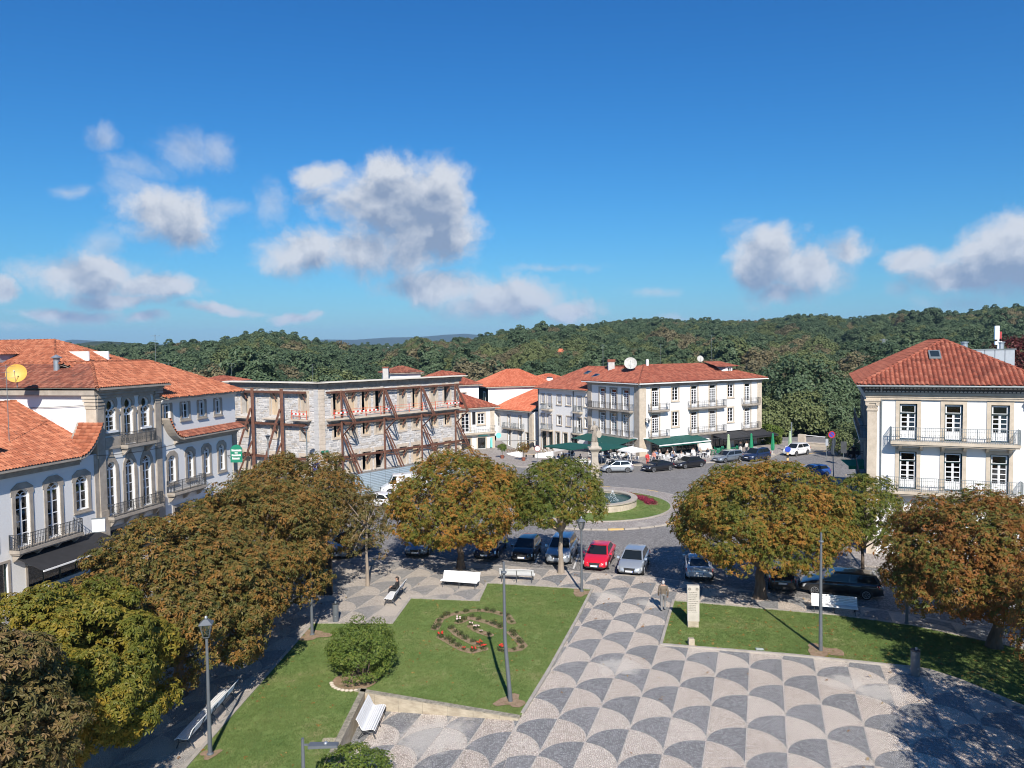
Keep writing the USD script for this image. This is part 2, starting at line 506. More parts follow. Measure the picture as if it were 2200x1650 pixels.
def terrain_z(x, y):
    x, y = np.asarray(x, float), np.asarray(y, float)
    d, a = np.hypot(x, y), np.arctan2(x, y)
    dr = np.interp(a, _ra, _rd)
    zr = CAMH + dr * np.interp(a, _sa, _se) - 9.6
    front = smooth01((1.25 - np.abs(a)) / 0.3)
    low = -2.4 - 3.0 * smooth01((d - 128) / 45) * front
    t = np.clip((d - 175) / np.maximum(dr - 175, 1), 0, 1)
    bump = (meshkit.fbm(np.stack([x / 90, y / 90, 0 * x], -1), 3, 5) - 0.5) * 9 * smooth01((d - 180) / 120)
    z = low + (zr - low) * (0.55 * t + 0.45 * smooth01(t)) * front + bump * (1 - 0.6 * t) * front
    back = smooth01((d - dr - 40) / 500)
    z = z * (1 - back) + back * (-12)
    zh = CAMH + 2600 * np.interp(a, _ha, _he)
    z = np.maximum(z, (zh + 12) * np.exp(-((d - 2600) / 500) ** 2) * front - 12 * 1.0) if np.ndim(z) == 0 else np.where(d > 1500, np.maximum(z, (zh + 12) * np.exp(-((d - 2600) / 500) ** 2) * front - 12), z)
    zm = CAMH + 9500 * np.interp(a, _ma, _me)
    rough = 1 + 0.12 * (meshkit.fbm(np.stack([x / 900, y / 900, 0 * x], -1), 4, 9) - 0.5) * smooth01((np.abs(d - 9500)) / 900)
    z = np.where(d > 4500, np.maximum(z, (zm + 12) * rough * np.exp(-((d - 9500) / 1500) ** 2) * front - 12), z)
    return z


def make_terrain():
    A = np.concatenate([np.linspace(-1.05, 1.05, 341), np.linspace(1.05, 2 * np.pi - 1.05, 61)[1:-1]])
    R = np.concatenate([[0.01, 40, 80, 110], np.linspace(125, 1300, 95), np.geomspace(1340, 14500, 70)])
    a, r = np.meshgrid(A, R, indexing='ij')
    x, y = r * np.sin(a), r * np.cos(a)
    v = np.stack([x, y, terrain_z(x, y)], -1).reshape(-1, 3)
    nA, nR = a.shape
    i, j = np.meshgrid(np.arange(nA), np.arange(nR - 1), indexing='ij')
    p, q = (i * nR + j).ravel(), (((i + 1) % nA) * nR + j).ravel()
    f = np.stack([p, p + 1, q + 1, q], 1)
    mb = MB().add(v, f)
    g = Graph()
    geo = g('geometry')
    n = g('noise_texture', vector=(geo, 'position'), scale=0.018, detail=8.0, roughness=0.7)
    rp = g('rgb_ramp', fac=(n, 'fac'), ramp=[(0.3, (0.022, 0.034, 0.014)), (0.5, (0.036, 0.050, 0.020)), (0.62, (0.060, 0.066, 0.028)), (0.75, (0.10, 0.095, 0.05))])
    s = g('principled_bsdf', base_color=(rp, 'color'), roughness=0.95, specular_ior_level=0.1)
    mb.build('terrain', g.make('woodland_ground', (s, 'BSDF')), None, True, kind='structure')


make_terrain()

FOREST_STOPS = [(0.0, (0.016, 0.030, 0.013)), (0.35, (0.030, 0.052, 0.020)), (0.6, (0.050, 0.076, 0.026)), (0.8, (0.080, 0.095, 0.034)), (1.0, (0.115, 0.098, 0.042))]
forest_mats = [leaf_mat('forest_dark_leaf', [(0.0, (0.044, 0.074, 0.038)), (0.5, (0.081, 0.125, 0.062)), (1.0, (0.140, 0.189, 0.089))], 0.05, 0.5, 0.2, rnd=0.3),
               leaf_mat('forest_olive_leaf', [(0.0, (0.074, 0.103, 0.041)), (0.5, (0.140, 0.169, 0.064)), (1.0, (0.221, 0.243, 0.097))], 0.05, 0.5, 0.2, rnd=0.3),
               leaf_mat('forest_brown_leaf', [(0.0, (0.103, 0.097, 0.053)), (0.5, (0.184, 0.159, 0.085)), (1.0, (0.265, 0.221, 0.115))], 0.05, 0.5, 0.2, rnd=0.3)]
bark_grey = pmat('bark_grey', (0.13, 0.11, 0.09), 0.9, scale=2.0, var=0.3, bump=0.6, bscale=14)


def forest_tree(seed, R, Rz, zc, nclump=34, per=80, size=.62):
    v, f, cen = crown(seed, R, Rz, (0, 0, zc), nclump, per, size, 1, low=-0.5, fill=0.35, width=0.75, shell=(0.7, 1.05))
    mb = MB().add(v, f)
    mb.tube([(0, 0, -1), (0.1, 0, zc * 0.5), (0, 0.1, zc)], [0.28, 0.2, 0.1], 5, False)
    return mb.arrays()


def rot2(x, y, deg):
    a = math.radians(deg)
    return x * math.cos(a) - y * math.sin(a), x * math.sin(a) + y * math.cos(a)


FIELD = sg.Polygon([D(1795, 766, 430)[:2], D(1968, 764, 430)[:2], D(1972, 790, 300)[:2], D(1870, 800, 290)[:2], D(1850, 790, 320)[:2]])


def make_forest():
    rng = np.random.default_rng(4)
    shapes = [(1, 3.6, 4.4, 6.6), (2, 4.4, 4.0, 6.0), (3, 2.7, 5.2, 7.6), (4, 3.9, 3.4, 7.8), (5, 5.0, 4.2, 5.8), (6, 3.2, 3.8, 5.4)]
    meshes = [forest_tree(s, R, Rz, zc) for s, R, Rz, zc in shapes]
    protos = [(meshes[0], forest_mats[0], False), (meshes[1], forest_mats[0], False), (meshes[2], forest_mats[0], False), (meshes[3], forest_mats[0], False),
              (meshes[4], forest_mats[1], False), (meshes[5], forest_mats[1], False), (meshes[1], forest_mats[2], False), (meshes[4], forest_mats[2], False)]
    pts = []
    sp_ = 5.2
    d = 118.0
    while d < 1050:
        n = int(1.56 * d / sp_)
        a = np.linspace(-0.78, 0.78, n) + rng.normal(0, 0.3, n) * sp_ / d
        r = d + rng.normal(0, 0.35, n) * sp_
        pts.append(np.stack([r * np.sin(a), r * np.cos(a)], 1))
        d += sp_ * (0.9 if d < 400 else 1.0 if d < 700 else 1.1)
    p = np.vstack(pts)
    dd, a = np.hypot(p[:, 0], p[:, 1]), np.arctan2(p[:, 0], p[:, 1])
    dr = np.interp(a, _ra, _rd)
    ok = dd < dr + 45
    town = ((p[:, 1] < 170) & (p[:, 0] < 42)) | ((p[:, 0] >= 42) & (p[:, 1] < 128 + 0.2 * (p[:, 0] - 42)))
    ok &= ~town
    from shapely import contains_xy
    ok &= ~contains_xy(FIELD, p[:, 0], p[:, 1])
    nz = meshkit.fbm(np.c_[p / 60, np.zeros(len(p))], 3, 3)
    ok &= ~((nz > 0.66) & (dd > 260))
    p, dd, a, nz = p[ok], dd[ok], a[ok], nz[ok]
    z = terrain_z(p[:, 0], p[:, 1])
    kindn = meshkit.fbm(np.c_[p / 45, np.zeros(len(p))], 3, 17) + rng.normal(0, 0.10, len(p))
    idx = np.where(kindn > 0.69, rng.integers(6, 8, len(p)), np.where(kindn > 0.53, rng.integers(4, 6, len(p)), rng.integers(0, 4, len(p))))
    sc = np.clip(np.exp(rng.normal(-.06, .24, len(p))), .5, 1.75) * (0.75 + 0.5 * meshkit.fbm(np.c_[p / 28, np.zeros(len(p))], 3, 41)) * np.where(dd < 190, 0.95, 0.84)
    sc = np.where(dd > 0.75 * np.interp(a, _ra, _rd), np.clip(sc, .45, 1.12), sc)
    rz = rng.uniform(0, 6.28, len(p))
    # the nearest ones that stand free of the roofs, right of the cafe, are trees of their own
    near = np.argsort(dd + np.where((p[:, 0] > 42) & (a < 0.47), 0, 1e6))[:150]
    mask = np.ones(len(p), bool)
    mask[near] = False
    pick = [(7, 5.0, 4.6, 6.4, 0, 'dark green round-headed tree on the wooded bank behind the cafe square'), (8, 4.4, 4.2, 5.6, 1, 'olive green spreading tree on the wooded bank behind the cafe square'),
            (9, 3.4, 5.4, 7.6, 0, 'tall slim dark tree on the wooded bank behind the cafe square'), (10, 4.8, 3.9, 5.4, 2, 'brownish autumn tree on the wooded bank behind the cafe square')]
    srcs = {}
    for i in near:
        k = {0: 0, 1: 2, 2: 2, 3: 0, 4: 1, 5: 1, 6: 1, 7: 3 if rng.random() < .3 else 0}[int(idx[i])]
        s, R, Rz, zc, mt, lab = pick[k]
        loc, ang = (p[i, 0], p[i, 1], z[i]), math.degrees(rz[i])
        if k not in srcs:
            t = thing('woodland_tree', lab, 'tree', loc, ang, 'trees on the wooded bank, alike in colour and form: ' + lab.split(' tree')[0])
            v, f, cen = crown(s, R, Rz, (0, 0, zc), 54, 130, 0.42, 1, low=-0.6, fill=0.3, width=0.7, shell=(0.7, 1.05))
            MB().add(v, f).build('crown', forest_mats[mt], t)
            mb = MB()
            limbs(mb, (0, 0, -0.6), zc * 0.7, 0.3, cen[::7], np.random.default_rng(s))
            mb.build('trunk', bark_grey, t, True)
            srcs[k] = t
        else:
            copy_of(srcs[k], 'woodland_tree', loc, ang, scale=sc[i])
    instancer('forest', protos, np.c_[p, z][mask], idx[mask], rz[mask], sc[mask], None, 'dark mixed forest covering the hills behind the town', 'forest')


make_forest()

# ------------------------------------------------------------ road, pavements, lawns
def cobble_mat(name, c_lo, c_hi, scale, joint, sand=None, sand_at=0.66, rough=0.85, relief=0.6, stretch=(1, 1, 1), spots=()):
    """Small sett stones: each its own tone, dark joints, drifts of wear."""
    g = Graph()
    pos = (g('mapping', vector=(g('geometry'), 'position'), scale=stretch), 'vector')
    vo = g('voronoi_texture', feature='f1', vector=pos, scale=scale, randomness=0.75)
    ve = g('voronoi_texture', feature='distance_to_edge', vector=pos, scale=scale, randomness=0.75)
    sep = g('separate_color', color=(vo, 'color'))
    big = g('noise_texture', vector=pos, scale=0.35, detail=6.0, roughness=0.65)
    t = g.math('multiply_add', (big, 'fac'), 0.9, -0.45)
    t = g.math('add', t, (sep, 'r'))
    rp = g('rgb_ramp', fac=t, ramp=[(0.0, c_lo), (1.0, c_hi)])
    j = (g('map_range', value=(ve, 'distance'), from_min=0.02, from_max=0.16, to_min=0.0, to_max=1.0), 'result')
    col = g('mix', fac=j, color1=joint, color2=(rp, 'color'))
    if sand:
        s2 = g('noise_texture', vector=pos, scale=0.22, detail=7.0, roughness=0.62, distortion=0.4)
        m = (g('map_range', value=(s2, 'fac'), from_min=sand_at - 0.05, from_max=sand_at + 0.09, to_min=0.0, to_max=0.85), 'result')
        col = g('mix', fac=m, color1=(col, 'color'), color2=sand)
    for x, y, r in spots:                                  # worn places where sand lies over the stones
        d = g('vector_math', math_type='distance', vector1=pos, vector2=(x, y, 0.12))
        wob = g('noise_texture', vector=pos, scale=1.6, detail=6.0, roughness=0.65)
        dd = g.math('add', g.math('divide', (d, 'value'), r), g.math('multiply_add', (wob, 'fac'), 1.8, -0.9))
        m = (g('map_range', range_type='smoothstep', value=dd, from_min=0.35, from_max=1.0, to_min=0.6, to_max=0.0), 'result')
        col = g('mix', fac=m, color1=(col, 'color'), color2=(0.60, 0.555, 0.49))
    b = g('bump', height=j, strength=relief, distance=0.012)
    s = g('principled_bsdf', base_color=(col, 'color'), roughness=rough, specular_ior_level=0.3, normal=(b, 'normal'))
    return g.make(name, (s, 'BSDF'))


SPOTS = [(*G(x, y)[:2], r) for x, y, r in ((1330, 1437, 1.3), (1815, 1472, 1.2), (1890, 1490, 1.5), (925, 1570, 2.0), (1305, 1283, 1.2), (1390, 1300, .8))]
SETT = cobble_mat('road_setts', (0.19, 0.18, 0.172), (0.36, 0.345, 0.33), 7.5, (0.12, 0.115, 0.11), (0.30, 0.28, 0.25), 0.70)
LIGHT = cobble_mat('light_mosaic', (0.50, 0.43, 0.36), (0.74, 0.65, 0.56), 12.0, (0.26, 0.215, 0.175), (0.55, 0.48, 0.40), 0.67, spots=SPOTS)
LIGHT2 = cobble_mat('light_mosaic_pale', (0.54, 0.47, 0.40), (0.76, 0.68, 0.59), 12.0, (0.28, 0.235, 0.195), (0.55, 0.48, 0.40), 0.67, spots=SPOTS)
DARK = cobble_mat('dark_mosaic', (0.19, 0.19, 0.188), (0.35, 0.348, 0.343), 12.0, (0.145, 0.145, 0.145), (0.50, 0.45, 0.39), 0.68, spots=SPOTS)
DUST_D = cobble_mat('dusty_dark_mosaic', (0.25, 0.24, 0.225), (0.38, 0.365, 0.345), 12.0, (0.20, 0.19, 0.175), (0.50, 0.44, 0.37), 0.56)
DUST_L = cobble_mat('dusty_light_mosaic', (0.42, 0.37, 0.315), (0.60, 0.54, 0.47), 12.0, (0.28, 0.24, 0.20), (0.50, 0.44, 0.37), 0.54)
DARK2 = cobble_mat('dark_mosaic_pale', (0.22, 0.218, 0.212), (0.37, 0.365, 0.36), 12.0, (0.155, 0.155, 0.155), (0.50, 0.45, 0.39), 0.65, spots=SPOTS)
JOINT = cobble_mat('mosaic_border', (0.50, 0.45, 0.39), (0.70, 0.64, 0.57), 14.0, (0.3, 0.26, 0.22))
PAVE = cobble_mat('ring_pavement', (0.30, 0.27, 0.24), (0.50, 0.46, 0.42), 8.0, (0.22, 0.19, 0.17), (0.5, 0.45, 0.38), 0.66)
GRANITE = pmat('granite', (0.34, 0.30, 0.25), 0.85, var=0.3, scale=3.0, bump=0.5, bscale=30, color2=(0.46, 0.41, 0.34))
GRANITE_D = pmat('granite_weathered', (0.22, 0.19, 0.16), 0.9, scale=2.2, bump=0.6, bscale=25, color2=(0.38, 0.33, 0.27))
KERB = pmat('kerb_stone', (0.30, 0.27, 0.235), 0.85, scale=2.5, space='world', bump=0.4, color2=(0.44, 0.40, 0.35))
SOIL = pmat('bare_soil', (0.22, 0.135, 0.085), 0.95, scale=4.0, space='world', bump=0.8, bscale=30, color2=(0.36, 0.25, 0.17))
YELLOW = pmat('worn_yellow_paint', (0.42, 0.36, 0.25), 0.8, scale=5.0, space='world', color2=(0.72, 0.43, 0.10))
WHITE_LINE = pmat('worn_white_paint', (0.45, 0.44, 0.42), 0.8, scale=6.0, space='world', color2=(0.72, 0.72, 0.70))


def grass_mat():
    g = Graph()
    pos = (g('geometry'), 'position')
    n1 = g('noise_texture', vector=pos, scale=0.45, detail=6.0, roughness=0.65)
    n2 = g('noise_texture', vector=pos, scale=14.0, detail=5.0, roughness=0.75)
    f = g.math('multiply_add', (n2, 'fac'), 0.8, -0.4)
    f = g.math('add', f, (n1, 'fac'))
    rp = g('rgb_ramp', fac=f, ramp=[(0.22, (0.085, 0.140, 0.040)), (0.42, (0.130, 0.198, 0.054)), (0.57, (0.180, 0.238, 0.072)), (0.70, (0.28, 0.25, 0.12))])
    b = g('bump', height=(n2, 'fac'), strength=0.9, distance=0.03)
    s = g('principled_bsdf', base_color=(rp, 'color'), roughness=0.9, specular_ior_level=0.2, normal=(b, 'normal'))
    return g.make('lawn_turf', (s, 'BSDF'))


TURF = grass_mat()
GRASS = leaf_mat('grass_blade', [(0.0, (0.092, 0.155, 0.042)), (0.5, (0.15, 0.22, 0.062)), (1.0, (0.25, 0.26, 0.10))], 0.5, 0.6, 0.3)


def P2(*pts):
    return [tuple(G(*p)[:2]) if p[0] > 45 or p[0] < -45 or abs(p[1]) > 130 else tuple(p) for p in pts]


def gp(*pts):
    return sg.Polygon([tuple(G(*p)[:2]) for p in pts])


TIP, COR = G(1118, 1548)[:2], G(776, 1490)[:2]
WEND = G(688, 1668)[:2]
far_edge = [tuple(G(*p)[:2]) for p in ((820, 1200), (1000, 1213), (1180, 1227), (1400, 1244), (1570, 1268), (1800, 1300), (2000, 1333), (2300, 1395))]
PLAZA = sg.Polygon([(-20.5, 8), (-20.5, 51.5), (-16, 54)] + far_edge + [(44, 34), (44, 8)])
LAWN_A = sg.Polygon([tuple(TIP), tuple(COR), tuple(WEND), tuple(G(560, 1900)[:2]), tuple(G(200, 1900)[:2])] + [tuple(G(*p)[:2]) for p in ((405, 1650), (672, 1345), (842, 1346), (882, 1291), (1028, 1297), (1046, 1258), (1272, 1272), (1240, 1335), (1180, 1445))])
LAWN_B = sg.Polygon([tuple(G(*p)[:2]) for p in ((1447, 1296), (1800, 1328), (1960, 1350), (2250, 1413), (2400, 1470), (2400, 1580), (2200, 1527), (2060, 1468), (1995, 1447), (1960, 1441), (1700, 1414), (1420, 1391))])
RECESS = sg.Polygon([tuple(TIP), tuple(COR), tuple(WEND), tuple(G(560, 1900)[:2]), tuple(G(1000, 1900)[:2])])
ZP = 0.12


def recess_drop(x, y):
    return 0.72 * np.clip((TIP[0] - x) / (TIP[0] - COR[0]), 0, 1)


def put_structure(name, shape, z, mat, drop=False, parent=None, kind='structure', z1=None):
    mb = MB().poly(shape, z, z1)
    if drop:
        mb.map(lambda v: np.c_[v[:, :2], v[:, 2] - recess_drop(v[:, 0], v[:, 1])])
    return mb.build(name, mat, parent, kind=kind)


ROAD = sg.box(-75, 4, 110, 127).difference(PLAZA.buffer(-0.4)).difference(sg.box(-3, 103, 13, 126))
put_structure('road', ROAD, 0.0, SETT)
plaza_flat = PLAZA.difference(so.unary_union([LAWN_A, LAWN_B, RECESS]))
pave = tag(UsdGeom.Xform.Define(stage, '/World/plaza_pavement'), kind='structure')
put_structure('bedding', plaza_flat, ZP - 0.006, JOINT, parent=pave, kind=None)
put_structure('bedding', RECESS, ZP - 0.006, JOINT, True, parent=pave, kind=None)
kerb_line = sg.LineString(far_edge)
put_structure('kerb', kerb_line.buffer(0.14, cap_style=2), -0.02, KERB, z1=ZP + 0.004, kind='structure')
put_structure('kerb', sg.LineString([(-20.5, 8), (-20.5, 51.5), (-16, 54), far_edge[0]]).buffer(0.14, cap_style=2), -0.02, KERB, z1=ZP + 0.004)

# the mosaic: fish-scale halves, dark left and light right of each column line
RS, LROT, LO = 1.493, -0.3213, (7.40, 38.18)


def lat(i, j):
    c, s = math.cos(LROT), math.sin(LROT)
    return LO[0] + RS * (i * c - j * s), LO[1] + RS * (i * s + j * c)


def make_mosaic():
    rng = np.random.default_rng(8)
    th = np.linspace(0, np.pi / 2, 9)
    pieces = []
    view = sg.Polygon([tuple(G(*p)[:2]) for p in ((-150, 1720), (2350, 1720), (2350, 1180), (-150, 1180))])
    for i in range(-22, 24):
        for j in range(-16, 16):
            if (i + j) % 2:
                continue
            top = [(i - np.cos(t), j - 1 + np.sin(t)) for t in th]
            low = [(i - 1 + np.sin(t), j - 2 + np.cos(t)) for t in th]      # from (i-1, j-1) to (i, j-2)
            left = top + [(i, j - 2)] + low[::-1]
            right = [(2 * i - x, y) for x, y in left]
            for dark, ring in ((True, left), (False, right)):
                q = sg.Polygon([lat(*p) for p in ring]).buffer(0)
                q = q.buffer(-0.022)
                for region, dr in ((plaza_flat, False), (RECESS, True)):
                    r = q.intersection(region.buffer(-0.02)).intersection(view)
                    for s in getattr(r, 'geoms', [r]):
                        if s.geom_type == 'Polygon' and s.area > 0.02:
                            c = s.centroid
                            pieces.append((s.area / (c.y ** 2 + c.x ** 2), s, dark, dr, rng.random()))
    pieces.sort(key=lambda t: -t[0])
    rest = {}
    for k, (_, s, dark, dr, u) in enumerate(pieces):
        mt = (DARK if u < 0.62 else DARK2) if dark else (LIGHT if u < 0.6 else LIGHT2)
        if (s.centroid.x < 2.5 and s.centroid.y > 41) or s.centroid.x < -11:
            mt = DUST_D if dark else DUST_L
        z = ZP + 0.002 + 0.003 * u
        mb = MB().poly(s, z)
        if not mb.v:
            continue
        if dr:
            mb.map(lambda v: np.c_[v[:, :2], v[:, 2] - recess_drop(v[:, 0], v[:, 1])])
        if k < 300:
            mb.build('dark_fan' if dark else 'light_fan', mt, pave)
        else:
            r = rest.setdefault((dark, str(mt.GetPath())), (MB(), mt))[0]
            for v, f in zip(mb.v, mb.f):
                r.add(v, f if not r.n else f - 0)
    for (dark, _), (mb, mt) in rest.items():
        mb.build('far_fans_dark' if dark else 'far_fans_light', mt, pave, kind='stuff')


make_mosaic()

lawn_a = put_structure('lawn', LAWN_A, ZP + 0.05, TURF)
lawn_b = put_structure('lawn', LAWN_B, ZP + 0.05, TURF)


def edging(shape, skip=None):
    ring = sg.LineString(list(shape.exterior.coords))
    if skip is not None:
        ring = ring.difference(skip)
    return ring.buffer(0.075, cap_style=2, join_style=2)


put_structure('lawn_edging', edging(LAWN_A, sg.LineString([TIP, COR, WEND]).buffer(0.3)), ZP - 0.05, KERB, z1=ZP + 0.09)
put_structure('lawn_edging', edging(LAWN_B), ZP - 0.05, KERB, z1=ZP + 0.09)

# the roundabout
RC = np.array([G(1277, 1085)[0], 73.2])
RL, RO, RB = 7.4, 9.7, 4.0
pt = sg.Point(*RC)
put_structure('roundabout_pavement', pt.buffer(RO, 48).difference(pt.buffer(RL, 48)), 0.125, PAVE)
put_structure('roundabout_lawn', pt.buffer(RL - .16, 48).difference(pt.buffer(RB - .3, 48)), 0.19, TURF)
put_structure('roundabout_edging', pt.buffer(RL, 48).difference(pt.buffer(RL - .16, 48)), 0.0, KERB, z1=0.215)


def arc_strip(c, r0, r1, a0, a1, n=10):
    t = np.linspace(a0, a1, n)
    return sg.Polygon([(c[0] + r1 * math.cos(x), c[1] + r1 * math.sin(x)) for x in t] + [(c[0] + r0 * math.cos(x), c[1] + r0 * math.sin(x)) for x in t[::-1]])


rk = tag(UsdGeom.Xform.Define(stage, '/World/roundabout_kerb'), kind='structure')
for k in range(44):
    a = k * 2 * math.pi / 44
    MB().poly(arc_strip(RC, RO, RO + 0.22, a + .004, a + 2 * math.pi / 44 - .004, 4), -0.01, 0.135).build('kerb_stone', YELLOW if k % 4 in (1, 2) and k % 2 == 1 else KERB, rk)

# terrace and streets before the cafe, pavement along the right-hand house and the left-hand row
TERR = sg.Polygon([tuple(G(*p)[:2]) for p in ((985, 990), (1120, 1004), (1290, 1003), (1500, 996), (1650, 986), (1692, 966))] + [(52, 118), (30, 126.5), (-10, 126.5), (-14, 112)])
def terrace_z(x, y):
    return 0.11 - 1.75 * smooth01((y - 104) / 16) * smooth01((x + 2.5) / 3.5) * smooth01((12 - x) / 7)


def make_terrace():
    x0, y0, x1, y1 = TERR.bounds
    mb = MB()
    for a in np.arange(x0, x1, 1.5):
        for b in np.arange(y0, y1, 1.5):
            q = TERR.intersection(sg.box(a, b, a + 1.5, b + 1.5))
            if q.area > 1e-4:
                mb.poly(q, 0)
    mb.map(lambda v: np.c_[v[:, :2], terrace_z(v[:, 0], v[:, 1])])
    mb.build('cafe_terrace', PAVE, kind='structure')
    put_structure('cafe_terrace_kerb', sg.LineString(list(TERR.exterior.coords)[:6]).buffer(.14, cap_style=2), -.02, KERB, z1=.115)


make_terrace()
put_structure('street_pavement', sg.Polygon([(24.2, 52), (25, 55.4), (32.6, 74), (40, 74), (42, 47), (36, 48)]), 0.0, PAVE, z1=0.12)
_fx = lambda y: -31.36 + (y - 46.65) * 0.2474
put_structure('street_pavement', sg.Polygon([(_fx(20) + 2.2, 20), (_fx(72) + 2.2, 72), (_fx(72) - 3, 72), (_fx(20) - 3, 20)]), 0.0, PAVE, z1=0.12)
for px in ((1243, 1190, 1232, 1222), (1557, 1196, 1562, 1240), (1160, 1183, 1150, 1212)):
    a, b = G(px[0], px[1])[:2], G(px[2], px[3])[:2]
    put_structure('parking_line', sg.LineString([a, b]).buffer(0.06, cap_style=2), 0.004, WHITE_LINE)
put_structure('yellow_line', sg.LineString([G(1735, 975)[:2], G(1778, 969)[:2]]).buffer(0.2, cap_style=2), 0.004, YELLOW)
put_structure('field', FIELD.buffer(14), 0, pmat('meadow', (0.09, 0.13, 0.03), 0.9, scale=0.05, space='world', color2=(0.15, 0.18, 0.05))) if False else None


def make_field():
    q = FIELD
    mb = MB()
    xs, ys = np.linspace(q.bounds[0], q.bounds[2], 30), np.linspace(q.bounds[1], q.bounds[3], 30)
    v = np.array([(x, y, terrain_z(x, y) + 1.2) for x in xs for y in ys])
    f = []
    for i in range(29):
        for j in range(29):
            if q.buffer(8).contains(sg.Point((xs[i] + xs[i + 1]) / 2, (ys[j] + ys[j + 1]) / 2)):
                f.append((i * 30 + j, (i + 1) * 30 + j, (i + 1) * 30 + j + 1, i * 30 + j + 1))
    mb.add(v, f)
    mb.build('meadow', pmat('meadow_grass', (0.085, 0.125, 0.03), 0.9, scale=0.06, space='world', color2=(0.15, 0.18, 0.05)), kind='structure')


make_field()


def make_grass():
    rng = np.random.default_rng(5)
    pts = []
    for shp, n, z in ((LAWN_A, 34000, ZP + .05), (LAWN_B, 20000, ZP + .05), (pt.buffer(RL - .2).difference(pt.buffer(RB + .1)), 7000, .19)):
        x0, y0, x1, y1 = shp.bounds
        p = rng.uniform((x0, y0), (x1, y1), (n * 2, 2))
        p = p[shapely.contains_xy(shp.buffer(-.06), p[:, 0], p[:, 1])][:n]
        pts.append(np.c_[p, np.full(len(p), z)])
    p = np.vstack(pts)
    protos = []
    for k in range(3):
        m = 14
        c = np.c_[rng.normal(0, .06, (m, 2)), np.zeros(m)]
        d = rng.normal(0, 1, (m, 2)) * .022
        h = rng.uniform(.03, .065, m)
        w = rng.normal(0, 1, (m, 2))
        w = w / np.linalg.norm(w, axis=1, keepdims=True) * .006
        a, b_, t = c + np.c_[w, 0 * h], c - np.c_[w, 0 * h], c + np.c_[d, h]
        v = np.vstack([a, b_, t])
        i = np.arange(m)
        protos.append(((v, np.stack([i, i + m, i + 2 * m], 1)), GRASS, False))
    instancer('grass', protos, p, rng.integers(0, 3, len(p)), rng.uniform(0, 6.28, len(p)), rng.uniform(.7, 1.3, len(p)), None, 'short mown grass of the square lawns', 'grass')
    # fallen leaves
    q = []
    for shp, n in ((LAWN_B, 420), (LAWN_A, 230), (plaza_flat, 260)):
        x0, y0, x1, y1 = shp.bounds
        s = rng.uniform((x0, y0), (x1, y1), (n * 3, 2))
        q.append(s[shapely.contains_xy(shp, s[:, 0], s[:, 1])][:n])
    q = np.vstack(q)
    v, f = leaves(np.c_[q, np.full(len(q), ZP + .09)], rng.normal(0, .25, (len(q), 3)) + [0, 0, 1], rng.uniform(.07, .16, len(q)), rng, 3)
    single('fallen_leaves', MB().add(v, f), leaf_mat('fallen_leaf', [(0, (.16, .07, .02)), (.5, (.30, .14, .03)), (1, (.38, .27, .08))], .5, .9, .1), 'dry brown and yellow leaves scattered over lawns and paving', 'leaves', kind='stuff')


make_grass()
for px, r in (((1097, 1516), .62), ((1768, 1407), .85), ((674, 1372), .8), ((1252, 1280), .7), ((452, 1631), .35)):
    c = G(*px)
    a = np.linspace(0, 6.28, 19)[:-1]
    w = 1 + 0.3 * np.sin(3 * a + px[0]) + .15 * np.sin(5 * a + px[1])
    put_structure('soil_patch', sg.Polygon(np.c_[c[0] + r * w * np.cos(a), c[1] + r * .9 * w * np.sin(a)]).intersection(LAWN_A.union(LAWN_B)), ZP + .085, SOIL)

# ------------------------------------------------------------ building kit
def plaster(name, c, dirt=(0.45, 0.43, 0.40), amount=0.5):
    g = Graph()
    pos = (g('geometry'), 'position')
    n = g('noise_texture', vector=(g('mapping', vector=pos, scale=(0.5, 0.5, 0.16)), 'vector'), scale=1.1, detail=8.0, roughness=0.7)
    m = (g('map_range', value=(n, 'fac'), from_min=0.56, from_max=0.82, to_min=0.0, to_max=amount), 'result')
    col = g('mix', fac=m, color1=c, color2=dirt)
    n2 = g('noise_texture', vector=pos, scale=16.0, detail=4.0)
    b = g('bump', height=(n2, 'fac'), strength=0.2, distance=0.02)
    s = g('principled_bsdf', base_color=(col, 'color'), roughness=0.85, specular_ior_level=0.2, normal=(b, 'normal'))
    return g.make(name, (s, 'BSDF'))


def tile_mat(name, stops, lichen=(0.16, 0.12, 0.09), amount=0.55, at=0.5):
    g = Graph()
    geo = g('geometry')
    n = g('noise_texture', vector=(geo, 'position'), scale=0.55, detail=7.0, roughness=0.7)
    f = g('mix_float', fac=0.6, a=(n, 'fac'), b=(g('attribute', attribute='tint'), 'fac'))
    rp = g('rgb_ramp', fac=(f, 'result'), ramp=stops)
    n3 = g('noise_texture', vector=(geo, 'position'), scale=2.6, detail=8.0, roughness=0.75)
    m = (g('map_range', value=(n3, 'fac'), from_min=at, from_max=at + 0.2, to_min=0.0, to_max=amount), 'result')
    col = g('mix', fac=m, color1=(rp, 'color'), color2=lichen)
    s = g('principled_bsdf', base_color=(col, 'color'), roughness=0.85, specular_ior_level=0.25)
    return g.make(name, (s, 'BSDF'))


